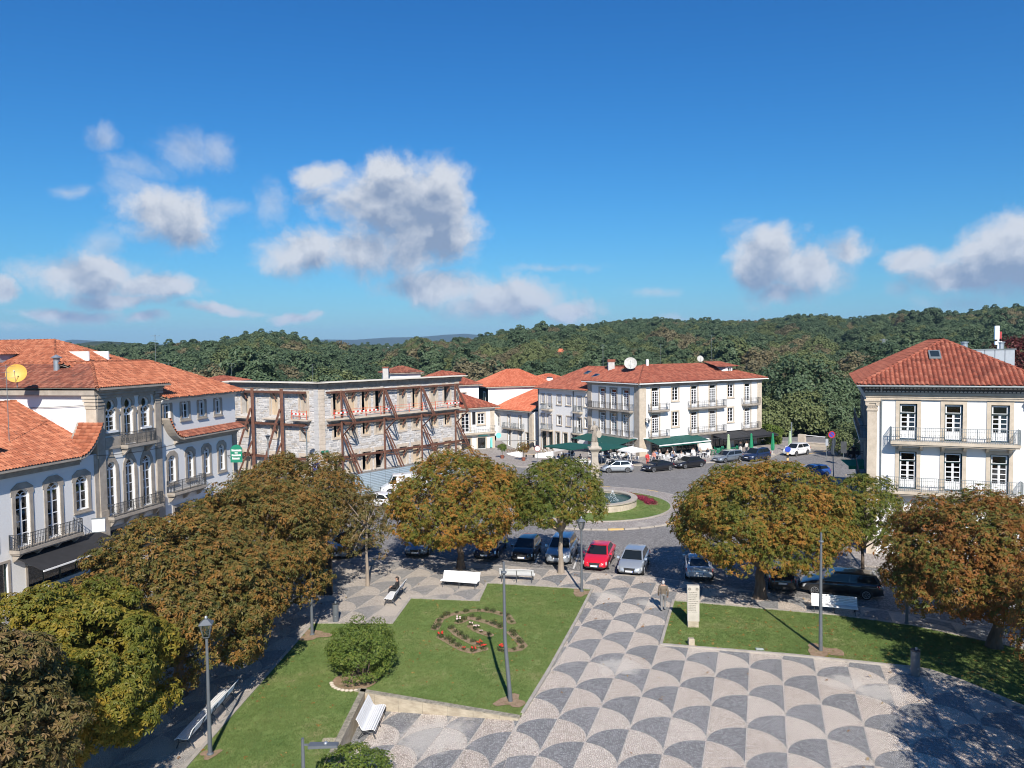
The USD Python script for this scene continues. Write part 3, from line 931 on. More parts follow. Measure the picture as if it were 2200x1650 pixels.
WHITE = plaster('white_render', (0.74, 0.735, 0.72), amount=0.35)
WHITE_C = plaster('white_render_clean', (0.78, 0.775, 0.76), amount=0.3)
GREENBLACK = plaster('dark_green_render', (0.02, 0.025, 0.024))
STONE = pmat('dressed_stone', (0.27, 0.235, 0.195), 0.85, scale=1.6, space='world', bump=0.4, bscale=18, color2=(0.42, 0.37, 0.31))
STONE_L = pmat('pale_dressed_stone', (0.42, 0.36, 0.28), 0.85, scale=1.6, space='world', bump=0.4, bscale=18, color2=(0.58, 0.50, 0.40))
WOOD_W = pmat('white_joinery', (0.74, 0.75, 0.76), 0.45, var=0.05)
WOOD_G = pmat('dark_green_joinery', (0.015, 0.035, 0.03), 0.4, var=0.2)
IRON = pmat('wrought_iron', (0.07, 0.075, 0.08), 0.5, var=0.2, metallic=0.4)
IRON_G = pmat('grey_iron', (0.20, 0.23, 0.24), 0.5, var=0.15, metallic=0.3)
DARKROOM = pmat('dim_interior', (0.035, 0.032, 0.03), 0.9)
CURTAIN = pmat('white_curtain', (0.80, 0.79, 0.77), 0.9, scale=5.0, vec_scale=(6, 6, .3), var=0.12)
BOARD = pmat('plywood_board', (0.42, 0.32, 0.21), 0.8, scale=1.2, space='world', vec_scale=(3, 3, .6), color2=(0.60, 0.48, 0.34))
BOARD_G = pmat('plywood_board_grey', (0.33, 0.28, 0.22), 0.85, scale=1.2, space='world', vec_scale=(3, 3, .6), color2=(0.50, 0.43, 0.34))
RUST = pmat('rusty_steel', (0.10, 0.045, 0.03), 0.75, scale=3.0, bump=0.3, color2=(0.19, 0.085, 0.055), metallic=0.2)
ZINC = pmat('zinc_sheet', (0.36, 0.40, 0.43), 0.45, metallic=0.6, var=0.15)
PVC = pmat('white_plastic', (0.78, 0.78, 0.77), 0.4, var=0.04)
BLACK = pmat('black_paint', (0.012, 0.012, 0.013), 0.5, var=0.3)
TILE_O = tile_mat('tile_new_orange', [(0.15, (0.25, 0.080, 0.042)), (0.5, (0.385, 0.128, 0.066)), (0.85, (0.50, 0.20, 0.11))], (0.15, 0.10, 0.075), 0.6, 0.52)
TILE_OLD = tile_mat('tile_old_red', [(0.15, (0.14, 0.050, 0.034)), (0.5, (0.24, 0.080, 0.050)), (0.85, (0.36, 0.15, 0.095))], (0.13, 0.10, 0.08), 0.65, 0.5)
TILE_MID = tile_mat('tile_weathered_red', [(0.15, (0.20, 0.062, 0.040)), (0.5, (0.315, 0.092, 0.056)), (0.85, (0.40, 0.145, 0.090))], (0.13, 0.095, 0.075), 0.6, 0.52)
TILE_S = tile_mat('tile_salmon', [(0.15, (0.42, 0.115, 0.060)), (0.5, (0.50, 0.150, 0.080)), (0.85, (0.58, 0.20, 0.115))], (0.32, 0.14, 0.09), 0.3, 0.56)


def glass_mat(name, tint, rough=0.03, ior=1.6):
    g = Graph()
    fr = g('fresnel', IOR=ior)
    f = g.math('multiply_add', (fr, 'fac'), 1.0, 0.05, clamp=True)
    a = g('transparent_bsdf', color=tint)
    b = g('glossy_bsdf', color=(0.95, 0.97, 1.0), roughness=rough)
    m = g('mix_closure', fac=f, closure1=(a, 'BSDF'), closure2=(b, 'BSDF'))
    return g.make(name, (m, 'closure'))


GLASS = glass_mat('window_glass', (0.78, 0.81, 0.82))


class Face:
    """A facade: u runs to the right as seen from outside, d into the building, z up. at: its left end; ang: heading of u."""
    def __init__(s, at, t, origin=(0, 0)):
        s.o, s.t = np.array(at[:2], float) - np.array(origin[:2], float), np.array(t, float) / np.hypot(*t)
        s.n = np.array([-s.t[1], s.t[0]])

    def __call__(s, mb):
        return mb.map(lambda v: np.c_[s.o[0] + v[:, 0] * s.t[0] + v[:, 1] * s.n[0], s.o[1] + v[:, 0] * s.t[1] + v[:, 1] * s.n[1], v[:, 2]])

    def p(s, u, d, z=0):
        q = s.o + u * s.t + d * s.n
        return np.array([q[0], q[1], z])


def head(angle):
    return math.sin(math.radians(angle)), math.cos(math.radians(angle))


def opening(u0, u1, z0, z1, arch=0.0):
    """Outline of a window: a rectangle whose top rises in an elliptical arch of the given height."""
    if not arch:
        return sg.box(u0, z0, u1, z1)
    c, r = (u0 + u1) / 2, (u1 - u0) / 2
    th = np.linspace(0, math.pi, 13)
    return sg.Polygon([(u0, z0), (u1, z0)] + [(c + r * math.cos(t), z1 - arch + arch * math.sin(t)) for t in th])


def upright(mb, shape, d0, d1):
    """A shape in (u, z), standing, from depth d0 to d1."""
    for q in getattr(shape, 'geoms', [shape]):
        if q.geom_type != 'Polygon' or q.area < 1e-5:
            continue
        m = trimesh.creation.extrude_polygon(q, d1 - d0, engine='earcut')
        v = m.vertices
        mb.add(np.c_[v[:, 0], d1 - v[:, 2], v[:, 1]], m.faces)
    return mb


def win(t, F, u0, u1, z0, z1, arch=0.0, sur=0.22, cols=2, rows=4, trim=None, sash=None, transom=None, curtain=None, sill=True, outline=None, name='window', recess=0.14, panel=0.0, top_extra=0.0, b=0.08, bar_w=0.028):
    """One window or glazed door: stone surround (the part), with its sash, pane, sill and curtain as sub-parts."""
    trim, sash = trim or STONE, sash or WOOD_W
    op = opening(u0, u1, z0, z1, arch)
    if outline is None:
        outline = op.buffer(sur, join_style=2) if not arch else op.buffer(sur)
        lo = sg.box(u0 - sur - .5, z0 - (0 if name != 'window' else sur), u1 + sur + .5, z1 + 2)
        outline = outline.intersection(lo)
        if top_extra:
            outline = outline.union(sg.box(u0 - sur - .06, z1 + sur, u1 + sur + .06, z1 + sur + top_extra))
    w = F(upright(MB(), outline.difference(op), -0.05, 0.03)).build(name, trim, t)
    fr = MB()
    inner = op.buffer(-b, join_style=2)
    upright(fr, op.buffer(-0.004).difference(inner), recess, recess + 0.07)
    bars = []
    zt = transom if transom is not None else (z1 - arch if arch else z1)
    if transom is not None or arch:
        bars.append(sg.box(u0, zt - 0.06, u1, zt + 0.06))
    for k in range(1, cols):
        u = u0 + (u1 - u0) * k / cols
        hw = 0.07 if (cols == 2 or k * 2 == cols) else bar_w
        bars.append(sg.box(u - hw, z0, u + hw, zt))
    zp = z0 + panel
    for k in range(1, rows):
        z = zp + (zt - zp) * k / rows
        bars.append(sg.box(u0, z - bar_w, u1, z + bar_w))
    if panel:
        bars.append(sg.box(u0 + .03, z0, u1 - .03, zp + .05))
    if arch:
        c, r = (u0 + u1) / 2, (u1 - u0) / 4
        for s in (-1, 1):
            bars.append(sg.Point(c + s * r, zt).buffer(r * 1.04, 10).difference(sg.Point(c + s * r, zt).buffer(r * 0.86, 10)).intersection(sg.box(u0, zt, u1, z1)))
    upright(fr, so.unary_union(bars).intersection(op), recess + 0.012, recess + 0.06)
    F(fr).build('sash', sash, w)
    F(upright(MB(), op, recess + 0.034, recess + 0.038)).build('pane', GLASS, w)
    if curtain is not None:
        a, c2 = u0 + (u1 - u0) * curtain[0], u0 + (u1 - u0) * curtain[1]
        n = 9
        x = np.linspace(a, c2, n)
        mb = MB()
        for k in range(n - 1):
            d0, d1 = recess + .07 + .03 * (k % 2), recess + .07 + .03 * ((k + 1) % 2)
            mb.quad((x[k], d0, z0 + .05), (x[k + 1], d1, z0 + .05), (x[k + 1], d1, zt), (x[k], d0, zt))
        F(mb).build('curtain', CURTAIN, w)
    if sill and name == 'window':
        F(MB().box(u0 - sur - .04, u1 + sur + .04, -0.13, 0.02, z0 - sur - .02, z0 - sur + 0.07)).build('sill', trim, w)
    return op


def wall(t, F, u0, u1, z0, z1, holes=(), mat=None, th=0.35, name='wall', d=0.0, shape=None):
    s = shape if shape is not None else sg.box(u0, z0, u1, z1)
    if len(holes):
        s = s.difference(so.unary_union(list(holes)))
    return F(upright(MB(), s, d, d + th)).build(name, mat or WHITE, t)


def railing(mb, F, pts, z0, h, gap=0.12, r=0.012, scroll=True, mid=True):
    """Iron railing along pts (u, d): rails, uprights, and rings between."""
    for (a, b) in zip(pts, pts[1:]):
        a, b = np.array(a), np.array(b)
        ln = np.linalg.norm(b - a)
        for z in ([z0 + 0.06, z0 + h] + ([z0 + h * 0.78] if mid else [])):
            mb.bar((a[0], a[1], z), (b[0], b[1], z), 0.035 if z > z0 + h - .01 else 0.022)
        n = max(1, int(ln / gap))
        for k in range(n + 1):
            q = a + (b - a) * k / n
            w = 0.045 if k % 8 == 0 else 0.02
            mb.bar((q[0], q[1], z0), (q[0], q[1], z0 + h), w)
            if scroll and k < n and k % 2 == 0:
                q2 = a + (b - a) * (k + 0.5) / n
                dv = (b - a) / ln * gap * 0.42
                z = z0 + h * 0.42
                c = [(q2[0] + dv[0] * math.cos(x), q2[1] + dv[1] * math.cos(x), z + gap * .9 * math.sin(x)) for x in np.linspace(0, 2 * math.pi, 7)]
                for p, q3 in zip(c, c[1:]):
                    mb.bar(p, q3, 0.016)


def balcony(t, F, u0, u1, z, out=0.85, th=0.2, mat=None, iron=None, h=0.95, sub='balcony', brackets=0, scroll=True, gap=0.12):
    mb = MB().box(u0, u1, -out, -0.052, z - th, z)
    mb.box(u0 + .06, u1 - .06, -out + .08, -0.052, z - th - .1, z - th)
    for k in range(brackets):
        u = u0 + 0.3 + (u1 - u0 - 0.6) * k / max(1, brackets - 1)
        mb.hexa([(u - .09, -.3, z - th - .5), (u + .09, -.3, z - th - .5), (u + .09, -.05, z - th - .62), (u - .09, -.05, z - th - .62),
                 (u - .09, -out * .85, z - th - .1), (u + .09, -out * .85, z - th - .1), (u + .09, -.05, z - th - .1), (u - .09, -.05, z - th - .1)])
    b = F(mb).build(sub, mat or STONE, t)
    r = MB()
    o = out - 0.06
    railing(r, F, [(u0 + .05, -.06), (u0 + .05, -o), (u1 - .05, -o), (u1 - .05, -.06)], z, h, gap, scroll=scroll)
    F(r).build('railing', iron or IRON, b)
    return b


def tiles(mb, poly, pitch=0.24, course=0.42, amp=0.055, lift=0.03, seed=0, ragged=True):
    """Barrel tiles on a roof plane. poly: corners of the plane in 3D, its first edge the eave (left to right from outside)."""
    P = np.asarray(poly, float)
    rng = np.random.default_rng(seed)
    e = unit(P[1] - P[0])
    nrm = np.zeros(3)
    for k in range(len(P)):
        nrm += np.cross(P[k] - P[0], P[(k + 1) % len(P)] - P[0])
    nrm = unit(nrm)
    if nrm[2] < 0:
        nrm = -nrm
    s = unit(np.cross(nrm, e))
    if s[2] < 0:
        s = -s
    Q = np.stack([(P - P[0]) @ e, (P - P[0]) @ s], 1)
    shp = sg.Polygon(Q).buffer(0)
    x0, _, x1, y1 = shp.bounds
    n = max(1, int(round((x1 - x0) / pitch)))
    w = (x1 - x0) / n
    prof = [(-0.5, -0.3), (-0.33, 0.35), (-0.12, 0.95), (0.12, 0.95), (0.33, 0.35), (0.5, -0.3)]
    V, Fc, base = [], [], 0
    for k in range(n):
        x = x0 + (k + 0.5) * w
        cut = shp.intersection(sg.LineString([(x, -9), (x, y1 + 9)]))
        if cut.is_empty or cut.length < 0.12:
            continue
        for seg in getattr(cut, 'geoms', [cut]):
            if seg.geom_type != 'LineString':
                continue
            lo, hi = seg.bounds[1], seg.bounds[3]
            first = lo < 0.05
            y = math.floor(lo / course) * course
            ys = []
            while y < hi - 0.04:
                a, b = max(y, lo), min(y + course * 1.04, hi)
                if b - a > 0.05:
                    ys.append((a - (0.09 * rng.random() + .02 if first and a == lo and ragged else 0), b))
                y += course
            for a, b in ys:
                j = rng.normal(0, 0.006, 2)
                for yy, up, sh in ((a, 0.030 + j[1], j[0]), (b, 0.0, 0)):
                    for px, pz in prof:
                        q = P[0] + e * (x + px * w * 1.04 + sh) + s * yy + nrm * (lift + amp * pz + up)
                        V.append(q)
                m = len(prof)
                for i in range(m - 1):
                    Fc.append((base + i, base + i + 1, base + m + i + 1, base + m + i))
                # the open lower end shows the tile's thickness
                for px, pz in prof[1:5]:
                    V.append(P[0] + e * (x + px * w * .95) + s * (a + .004) + nrm * (lift + amp * pz + 0.0 - .012))
                Fc += [(base + 1 + i, base + 2 * m + i, base + 2 * m + i + 1, base + 2 + i) for i in range(3)]
                base += 2 * m + 4
    if V:
        mb.add(V, Fc)


def ridge(mb, a, b, r=0.13, step=0.45):
    a, b = np.asarray(a, float), np.asarray(b, float)
    n = max(1, int(np.linalg.norm(b - a) / step))
    for k in range(n):
        p, q = a + (b - a) * (k / n), a + (b - a) * ((k + 1.08) / n)
        mb.tube([p + [0, 0, .05], q + [0, 0, .02]], [r, r * .86], 7, False)


def roof(t, planes, mat, ridges=(), under=None, pitch=0.24, course=0.42, seed=1, thick=0.14, cap=None):
    """A roof: boarding (the part), its tiles and its ridge tiles."""
    mb = MB()
    for P in planes:
        P = np.asarray(P, float)
        n = len(P)
        lo = P - [0, 0, thick]
        f = [(0, i, i + 1) for i in range(1, n - 1)]
        mb.add(P, f)
        mb.add(lo, [(a, c, b) for a, b, c in f])
        mb.quad(P[0], lo[0], lo[1], P[1])
    base = mb.build('roof', under or STONE, t)
    tl = MB()
    for k, P in enumerate(planes):
        tiles(tl, P, pitch, course, seed=seed * 31 + k, amp=0.075 * pitch / 0.24)
    tl.build('roof_tiles', mat, base, kind='stuff')
    rg = MB()
    for a, b in ridges:
        ridge(rg, a, b)
    rg.build('ridge_tiles', cap or mat, base)
    return base


def hip(F, u0, u1, d0, d1, ze, zr, a=None, b=None):
    """Planes and ridges of a hipped roof over the rectangle; a, b: how far the hips run in from the ends along u (0: a gable)."""
    if (u1 - u0) >= (d1 - d0):
        h = (d1 - d0) / 2
        a = h if a is None else a
        b = h if b is None else b
        m = (d0 + d1) / 2
        c = [F.p(u0, d0, ze), F.p(u1, d0, ze), F.p(u1, d1, ze), F.p(u0, d1, ze)]
        r0, r1 = F.p(u0 + a, m, zr), F.p(u1 - b, m, zr)
        pl = [[c[0], c[1], r1, r0], [c[2], c[3], r0, r1]]
        if b:
            pl.append([c[1], c[2], r1])
        if a:
            pl.append([c[3], c[0], r0])
        rd = [(r0, r1)] + ([(c[1], r1), (c[2], r1)] if b else []) + ([(c[0], r0), (c[3], r0)] if a else [])
    else:
        h = (u1 - u0) / 2
        a = h if a is None else a
        b = h if b is None else b
        m = (u0 + u1) / 2
        c = [F.p(u0, d0, ze), F.p(u1, d0, ze), F.p(u1, d1, ze), F.p(u0, d1, ze)]
        r0, r1 = F.p(m, d0 + a, zr), F.p(m, d1 - b, zr)
        pl = [[c[1], c[2], r1, r0], [c[3], c[0], r0, r1]]
        if a:
            pl.append([c[0], c[1], r0])
        if b:
            pl.append([c[2], c[3], r1])
        rd = [(r0, r1)] + ([(c[0], r0), (c[1], r0)] if a else []) + ([(c[2], r1), (c[3], r1)] if b else [])
    return pl, rd


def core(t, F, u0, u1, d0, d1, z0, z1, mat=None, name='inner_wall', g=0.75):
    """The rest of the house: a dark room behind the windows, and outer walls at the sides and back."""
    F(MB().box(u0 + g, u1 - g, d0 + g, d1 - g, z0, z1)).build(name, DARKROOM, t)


def side_walls(t, F, u0, u1, d0, d1, z0, z1, mat=None, th=0.35):
    for k, q in enumerate(((u0, u0 + th, d0 + th, d1), (u1 - th, u1, d0 + th, d1), (u0 + th, u1 - th, d1 - th, d1))):
        F(MB().box(*q, z0, z1)).build('wall', mat or WHITE, t)


def simple_house(name, label, at, t_dir, w, d, h, zr, wmat, tmat, z0=0.0, wins=(), a=None, b=None, over=0.5, cat='house', group=None, pitch=0.3, trim=None, seed=3):
    th = thing(name, label, cat, (at[0], at[1], 0), 0, group)
    F = Face(at, t_dir, at)
    ops = [opening(*q[:4]) for q in wins]
    wall(th, F, 0, w, z0, h, ops, wmat)
    side_walls(th, F, 0, w, 0, d, z0, h, wmat)
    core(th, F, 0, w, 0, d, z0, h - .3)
    for q in wins:
        win(th, F, *q[:4], sur=0.15, rows=3, trim=trim, curtain=(0, 1) if len(q) > 4 else None)
    pl, rd = hip(F, -over, w + over, -over, d + over, h + .1, zr, a, b)
    roof(th, pl, tmat, rd, pitch=pitch, course=0.5, seed=seed)
    return th, F

# ------------------------------------------------------------ the left-hand row
RO_ = np.array([-31.36, 46.65])
RT = (0.2402, 0.9707)


def row_house(name, label, u0):
    at = RO_ + u0 * np.array(RT)
    t = thing(name, label, 'house', (at[0], at[1], 0))
    return t, Face(RO_, RT, at)


def volute(t, F, path, d0, d1, mat, th=0.16):
    """An eave that curls up the neighbour's wall: a thick curved board with tiles over it."""
    path = np.asarray(path, float)
    mb = MB()
    for (ua, za), (ub, zb) in zip(path, path[1:]):
        mb.hexa([(ua, d0, za - th), (ub, d0, zb - th), (ub, d1, zb - th), (ua, d1, za - th), (ua, d0, za), (ub, d0, zb), (ub, d1, zb), (ua, d1, za)])
    v = F(mb).build('curled_eave', STONE, t)
    tl = MB()
    n = int((d1 - d0) / 0.24)
    seg = np.hypot(*np.diff(path, axis=0).T)
    cum = np.r_[0, np.cumsum(seg)]
    m = max(4, int(cum[-1] / 0.26))
    for k in range(m):
        s0, s1 = cum[-1] * k / m, cum[-1] * (k + 1.1) / m
        a, b = [np.array([np.interp(s, cum, path[:, 0]), np.interp(s, cum, path[:, 1])]) for s in (s0, min(s1, cum[-1]))]
        mid = (a + b) / 2
        dv = unit(b - a)
        nr = np.array([-dv[1], dv[0]])
        if nr[1] < 0:
            nr = -nr
        hw = np.linalg.norm(b - a) / 2
        for j in range(max(1, int((d1 - d0) / .42))):
            da = d0 - .06 + j * .42
            db = min(da + .45, d1)
            pr = [(-1, 0), (-.6, .07), (0, .11), (.6, .07), (1, 0)]
            vv = [(mid[0] + dv[0] * hw * x + nr[0] * (y + up), dd, mid[1] + dv[1] * hw * x + nr[1] * (y + up)) for dd, up in ((da, .035), (db, 0)) for x, y in pr]
            tl.add(vv, [(i, i + 1, i + 6, i + 5) for i in range(4)])
    F(tl).build('eave_tiles', mat, v, kind='stuff')


def eave_band(t, F, u0, u1, z0, z1, out, mat=None, d=0.0, name='cornice'):
    mb = MB()
    n = 3
    for k in range(n):
        a, b = z0 + (z1 - z0) * k / n, z0 + (z1 - z0) * (k + 1) / n
        mb.box(u0, u1, d - out * (k + 1) / n, d + 0.02, a + .002 * (k > 0), b)
    return F(mb).build(name, mat or STONE, t)


# --- house nearest the camera
t, F = row_house('white_town_house', 'nearest white house of the left row, with low orange roof and black shop awning', -8.5)
ops = []
W1 = [(0.31, 1.36, 3.35, 6.98, .5, 'balcony_door'), (2.68, 3.73, 3.35, 7.03, .5, 'balcony_door'), (5.05, 6.12, 4.67, 7.05, .5, 'window'), (-2.3, -1.2, 3.35, 6.98, .5, 'balcony_door'), (-4.9, -3.8, 4.67, 7.0, .5, 'window')]
for q in W1:
    ops.append(opening(*q[:5]))
shop = [(1.0, 6.3, 0.35, 2.75), (-3.4, -0.4, 0.1, 2.6)]
ops += [opening(*q) for q in shop]
wall(t, F, -8.5, 7.1, 0, 8.35, ops)
side_walls(t, F, -8.5, 7.1, 0, 13.5, 0, 8.3)
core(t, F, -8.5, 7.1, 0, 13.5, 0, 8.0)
for q in W1:
    op = opening(*q[:5])
    c = (q[0] + q[1]) / 2
    hood = op.buffer(.24).union(sg.Polygon([(c - .85, q[3] - .35), (c - .8, q[3] + .1), (c - .35, q[3] + .42), (c + .35, q[3] + .42), (c + .8, q[3] + .1), (c + .85, q[3] - .35)]))
    hood = hood.intersection(sg.box(-20, q[2] - (.24 if q[5] == 'window' else 0), 20, 9))
    win(t, F, *q[:4], arch=q[4], outline=hood, cols=2, rows=4 if q[5] != 'window' else 3, panel=0, name=q[5], curtain=(.55, 1))
for q in shop:
    win(t, F, *q, sur=.15, cols=4, rows=1, sash=WOOD_G, name='shop_window')
balcony(t, F, -.3, 4.75, 3.33, out=.85, iron=IRON, brackets=4)
eave_band(t, F, -8.5, 5.4, 7.85, 8.35, .35)
F(MB().box(6.75, 7.1, -.06, .0, 0, 8.3)).build('pilaster', STONE, t)
pl, rd = hip(F, -8.5, 7.09, -.65, 14.5, 8.42, 12.05, 0, 0)
front = [F.p(-8.5, -.65, 8.42), F.p(5.3, -.65, 8.42), F.p(7.09, 1.3, 9.42), F.p(7.09, 6.92, 12.05), F.p(-8.5, 6.92, 12.05)]
roof(t, [front, pl[1]], TILE_O, [(front[4], front[3])], seed=2, pitch=.23)
sq = np.linspace(0, 1, 9)
volute(t, F, [(4.9 + 2.15 * s, 8.45 + 2.15 * s ** 2.1) for s in sq], -.7, 1.6, TILE_O)
# small dormer at the picture's edge
F(MB().box(-1.9, -.55, .9, 3.2, 9.2, 10.5)).build('dormer', WHITE, t)
tl = MB()
tiles(tl, [F.p(-2.0, .6, 10.5), F.p(-.35, .6, 10.5), F.p(-.35, 3.4, 11.0), F.p(-2.0, 3.4, 11.0)], .23)
tl.build('dormer_tiles', TILE_O, t, kind='stuff')
LEFT1, F_L1 = t, F

a = thing('shop_awning', 'black sloping shop awning with white front rail on the nearest white house', 'awning', (*(RO_ + 3 * np.array(RT)), 2.4))
FA = Face(RO_, RT, RO_ + 3 * np.array(RT))
AWN_BLACK = pmat('black_awning_cloth', (0.022, 0.022, 0.024), 0.8, var=0.2)
FA(MB().hexa([(.0, -.06, .40), (6.9, -.06, .40), (6.9, -.06, .43), (.0, -.06, .43), (.0, -2.3, -.32), (6.9, -2.3, -.32), (6.9, -2.3, -.29), (.0, -2.3, -.29)])).build('cloth', AWN_BLACK, a)
FA(MB().box(-.02, 6.92, -2.36, -2.28, -.36, -.27)).build('front_rail', PVC, a)
for u in (.8, 3.4, 6.1):
    FA(MB().bar((u, -.07, -.25), (u, -2.25, -.37), .05)).build('arm', IRON_G, a)

# --- tall middle house
t, F = row_house('tall_town_house', 'tall narrow house with pointed stone window frames and bare white side wall', 7.1)
TR = [(7.95, 8.93, 9.86, 12.13), (9.75, 10.67, 8.75, 12.15), (11.5, 12.43, 9.82, 12.13)]
LW = [(7.9, 8.78, 3.7, 7.6), (9.73, 10.65, 3.7, 7.58), (11.5, 12.45, 3.7, 7.6)]
ops = []
for u0, u1, z0, z1 in TR:
    c = (u0 + u1) / 2
    ops.append(sg.box(u0, z0, u1, z1 - .95).union(sg.Point(c, z1 - .42).buffer(.40)).union(sg.Point(c - .25, z1 - .95).buffer(.27)).union(sg.Point(c + .25, z1 - .95).buffer(.27)))
lops = [opening(*q, arch=.55) for q in LW]
ground = [opening(7.9, 9.4, .2, 2.6), opening(10.4, 12.7, .2, 2.6)]
wall(t, F, 7.1, 13.7, 0, 12.95, ops + lops + ground)
side_walls(t, F, 7.1, 13.7, 0, 18, 0, 12.9, WHITE_C)
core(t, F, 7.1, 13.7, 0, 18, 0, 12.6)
for (u0, u1, z0, z1), op in zip(TR, ops):
    c = (u0 + u1) / 2
    out = op.buffer(.2).union(sg.box(u0 - .3, z0 - .35, u1 + .3, z1 - .7)).union(sg.Point(c, z1 - .25).buffer(.68)).union(sg.box(c - .92, z1 - 1.15, c + .92, z1 - .95))
    out = out.intersection(sg.box(0, z0 - .4, 20, 12.75))
    w = F(upright(MB(), out.difference(op), -.07, .03)).build('window', STONE, t)
    fr = MB()
    upright(fr, op.difference(op.buffer(-.07)), .14, .21)
    bars = [sg.box(u0, z1 - 1.3, u1, z1 - 1.2), sg.box(c - .05, z0, c + .05, z1 - 1.25), sg.Point(c, z1 - .42).buffer(.42).difference(sg.Point(c, z1 - .42).buffer(.33))]
    for s in (-1, 1):
        bars.append(sg.Point(c + s * .25, z1 - .95).buffer(.28).difference(sg.Point(c + s * .25, z1 - .95).buffer(.2)))
    bars += [sg.box(u0, z0 + k * (z1 - 1.25 - z0) / 3 - .02, u1, z0 + k * (z1 - 1.25 - z0) / 3 + .02) for k in (1, 2)]
    upright(fr, so.unary_union(bars).intersection(op), .15, .2)
    F(fr).build('sash', WOOD_W, w)
    F(upright(MB(), op, .17, .175)).build('pane', GLASS, w)
    F(MB().box(u0 - .1, u1 + .1, -.16, .1, z0 - .14, z0)).build('sill', WOOD_W, w)
for q, op in zip(LW, lops):
    u0, u1, z0, z1 = q
    c = (u0 + u1) / 2
    og = sg.Polygon([(c - .72, z1 - .9), (c - .66, z1 - .25), (c - .42, z1 + .2), (c - .2, z1 + .5), (c - .16, z1 + .95), (c + .16, z1 + .95), (c + .2, z1 + .5), (c + .42, z1 + .2), (c + .66, z1 - .25), (c + .72, z1 - .9)])
    out = op.buffer(.22).union(og).union(sg.box(u0 - .3, z0, u1 + .3, z1 - .8)).intersection(sg.box(0, z0, 20, 8.6))
    win(t, F, *q, arch=.55, outline=out, rows=5, name='balcony_door', panel=.0, curtain=(.0, 1))
for g_ in ((7.9, 9.4, .2, 2.6), (10.4, 12.7, .2, 2.6)):
    win(t, F, *g_, cols=2, rows=1, sash=WOOD_G, name='shop_window')
for u in (7.12, 13.0):
    mb = MB().box(u, u + .62, -.14, 0, 0, 12.1).box(u - .05, u + .68, -.22, 0, 0, 4.2)
    for k, z in enumerate((11.55, 11.8, 12.05, 12.3)):
        mb.box(u - .04 * k, u + .62 + .04 * k, -.16 - .05 * k, 0.001 * k, z, z + .2)
    F(mb).build('pilaster', STONE, t)
# the pilaster shows on the side wall too
mb = MB().box(7.0, 7.099, -.13, .75, 8, 12.1)
for k, z in enumerate((11.55, 11.8, 12.05, 12.3)):
    mb.box(6.95 - .05 * k, 7.097, -.13 - .04 * k, .8 + .04 * k, z, z + .2)
F(mb).build('pilaster', STONE_L, t)
eave_band(t, F, 7.1, 13.7, 12.3, 12.98, .5)
F(MB().box(6.7, 7.1, -.3, 18, 12.55, 12.9)).build('side_cornice', STONE, t)
F(MB().box(7.8, 12.95, -.11, -.051, 8.7, 9.4).box(7.75, 13.0, -.16, -.051, 8.55, 8.7)).build('stone_band', STONE, t)
balcony(t, F, 9.2, 12.3, 8.72, out=.8, iron=IRON, brackets=2)
balcony(t, F, 7.65, 12.85, 3.66, out=.75, iron=IRON, brackets=4)
pl, rd = hip(F, 6.55, 14.2, -.7, 19, 13.05, 14.72, 3.9, 0)
roof(t, [pl[0], pl[2]], TILE_O, rd, seed=4, pitch=.23)
tl = MB()
tiles(tl, pl[1], .23, seed=9)
tl.build('old_side_tiles', TILE_OLD, t, kind='stuff', label='dark weathered roof slope facing the camera')
P_ = np.asarray(pl[1])
MB().add(P_ - [0, 0, .02], [(0, 1, 2), (0, 2, 3)]).build('roof_boarding', STONE, t)
TALL, F_TALL = t, F

# --- third house
t, F = row_house('two_storey_town_house', 'white house with a tiled ledge between its storeys, next to the stone ruin', 13.7)
UW = [(14.05, 14.9, 10.05, 11.5), (16.25, 17.15, 10.02, 11.5), (18.45, 19.3, 10.0, 11.47), (20.7, 21.5, 10.0, 11.45)]
DW = [(14.4, 15.32, 4.95, 7.16), (16.73, 17.55, 4.9, 7.2), (18.9, 19.75, 4.9, 7.22), (21.05, 21.9, 4.9, 7.22)]
ops = [opening(*q, arch=.25) for q in UW] + [opening(*q, arch=.42) for q in DW] + [opening(15, 17, .1, 2.8), opening(18.5, 22.5, .2, 2.7)]
wall(t, F, 13.7, 23.7, 0, 11.75, ops)
side_walls(t, F, 13.7, 23.7, 0, 12, 0, 11.7)
core(t, F, 13.7, 23.7, 0, 12, 0, 11.4)
for q in UW:
    win(t, F, *q, arch=.25, sur=.22, rows=2, curtain=(0, .5), top_extra=.0)
for q in DW:
    c = (q[0] + q[1]) / 2
    hood = opening(*q, arch=.42).buffer(.24).union(sg.Polygon([(c - .72, q[3] - .35), (c - .68, q[3] + .05), (c - .3, q[3] + .36), (c + .3, q[3] + .36), (c + .68, q[3] + .05), (c + .72, q[3] - .35)])).intersection(sg.box(0, q[2] - .24, 40, 8.2))
    win(t, F, *q, arch=.42, outline=hood, rows=3, curtain=(0, 1))
for q in ((15, 17, .1, 2.8), (18.5, 22.5, .2, 2.7)):
    win(t, F, *q, cols=3, rows=1, sash=WOOD_G, name='shop_window')
balcony(t, F, 14.1, 18.2, 4.2, out=.8, iron=IRON, brackets=3)
F(MB().box(23.1, 23.7, -.1, 0, 0, 8.0)).build('pilaster', STONE, t)
eave_band(t, F, 15.2, 23.7, 7.95, 8.45, .45)
eave_band(t, F, 13.7, 23.7, 11.45, 11.8, .3, WHITE)
le = MB()
tiles(le, [F.p(15.4, -.85, 8.52), F.p(24.0, -.85, 8.52), F.p(24.0, 0, 8.98), F.p(15.4, 0, 8.98)], .23, .4, seed=12)
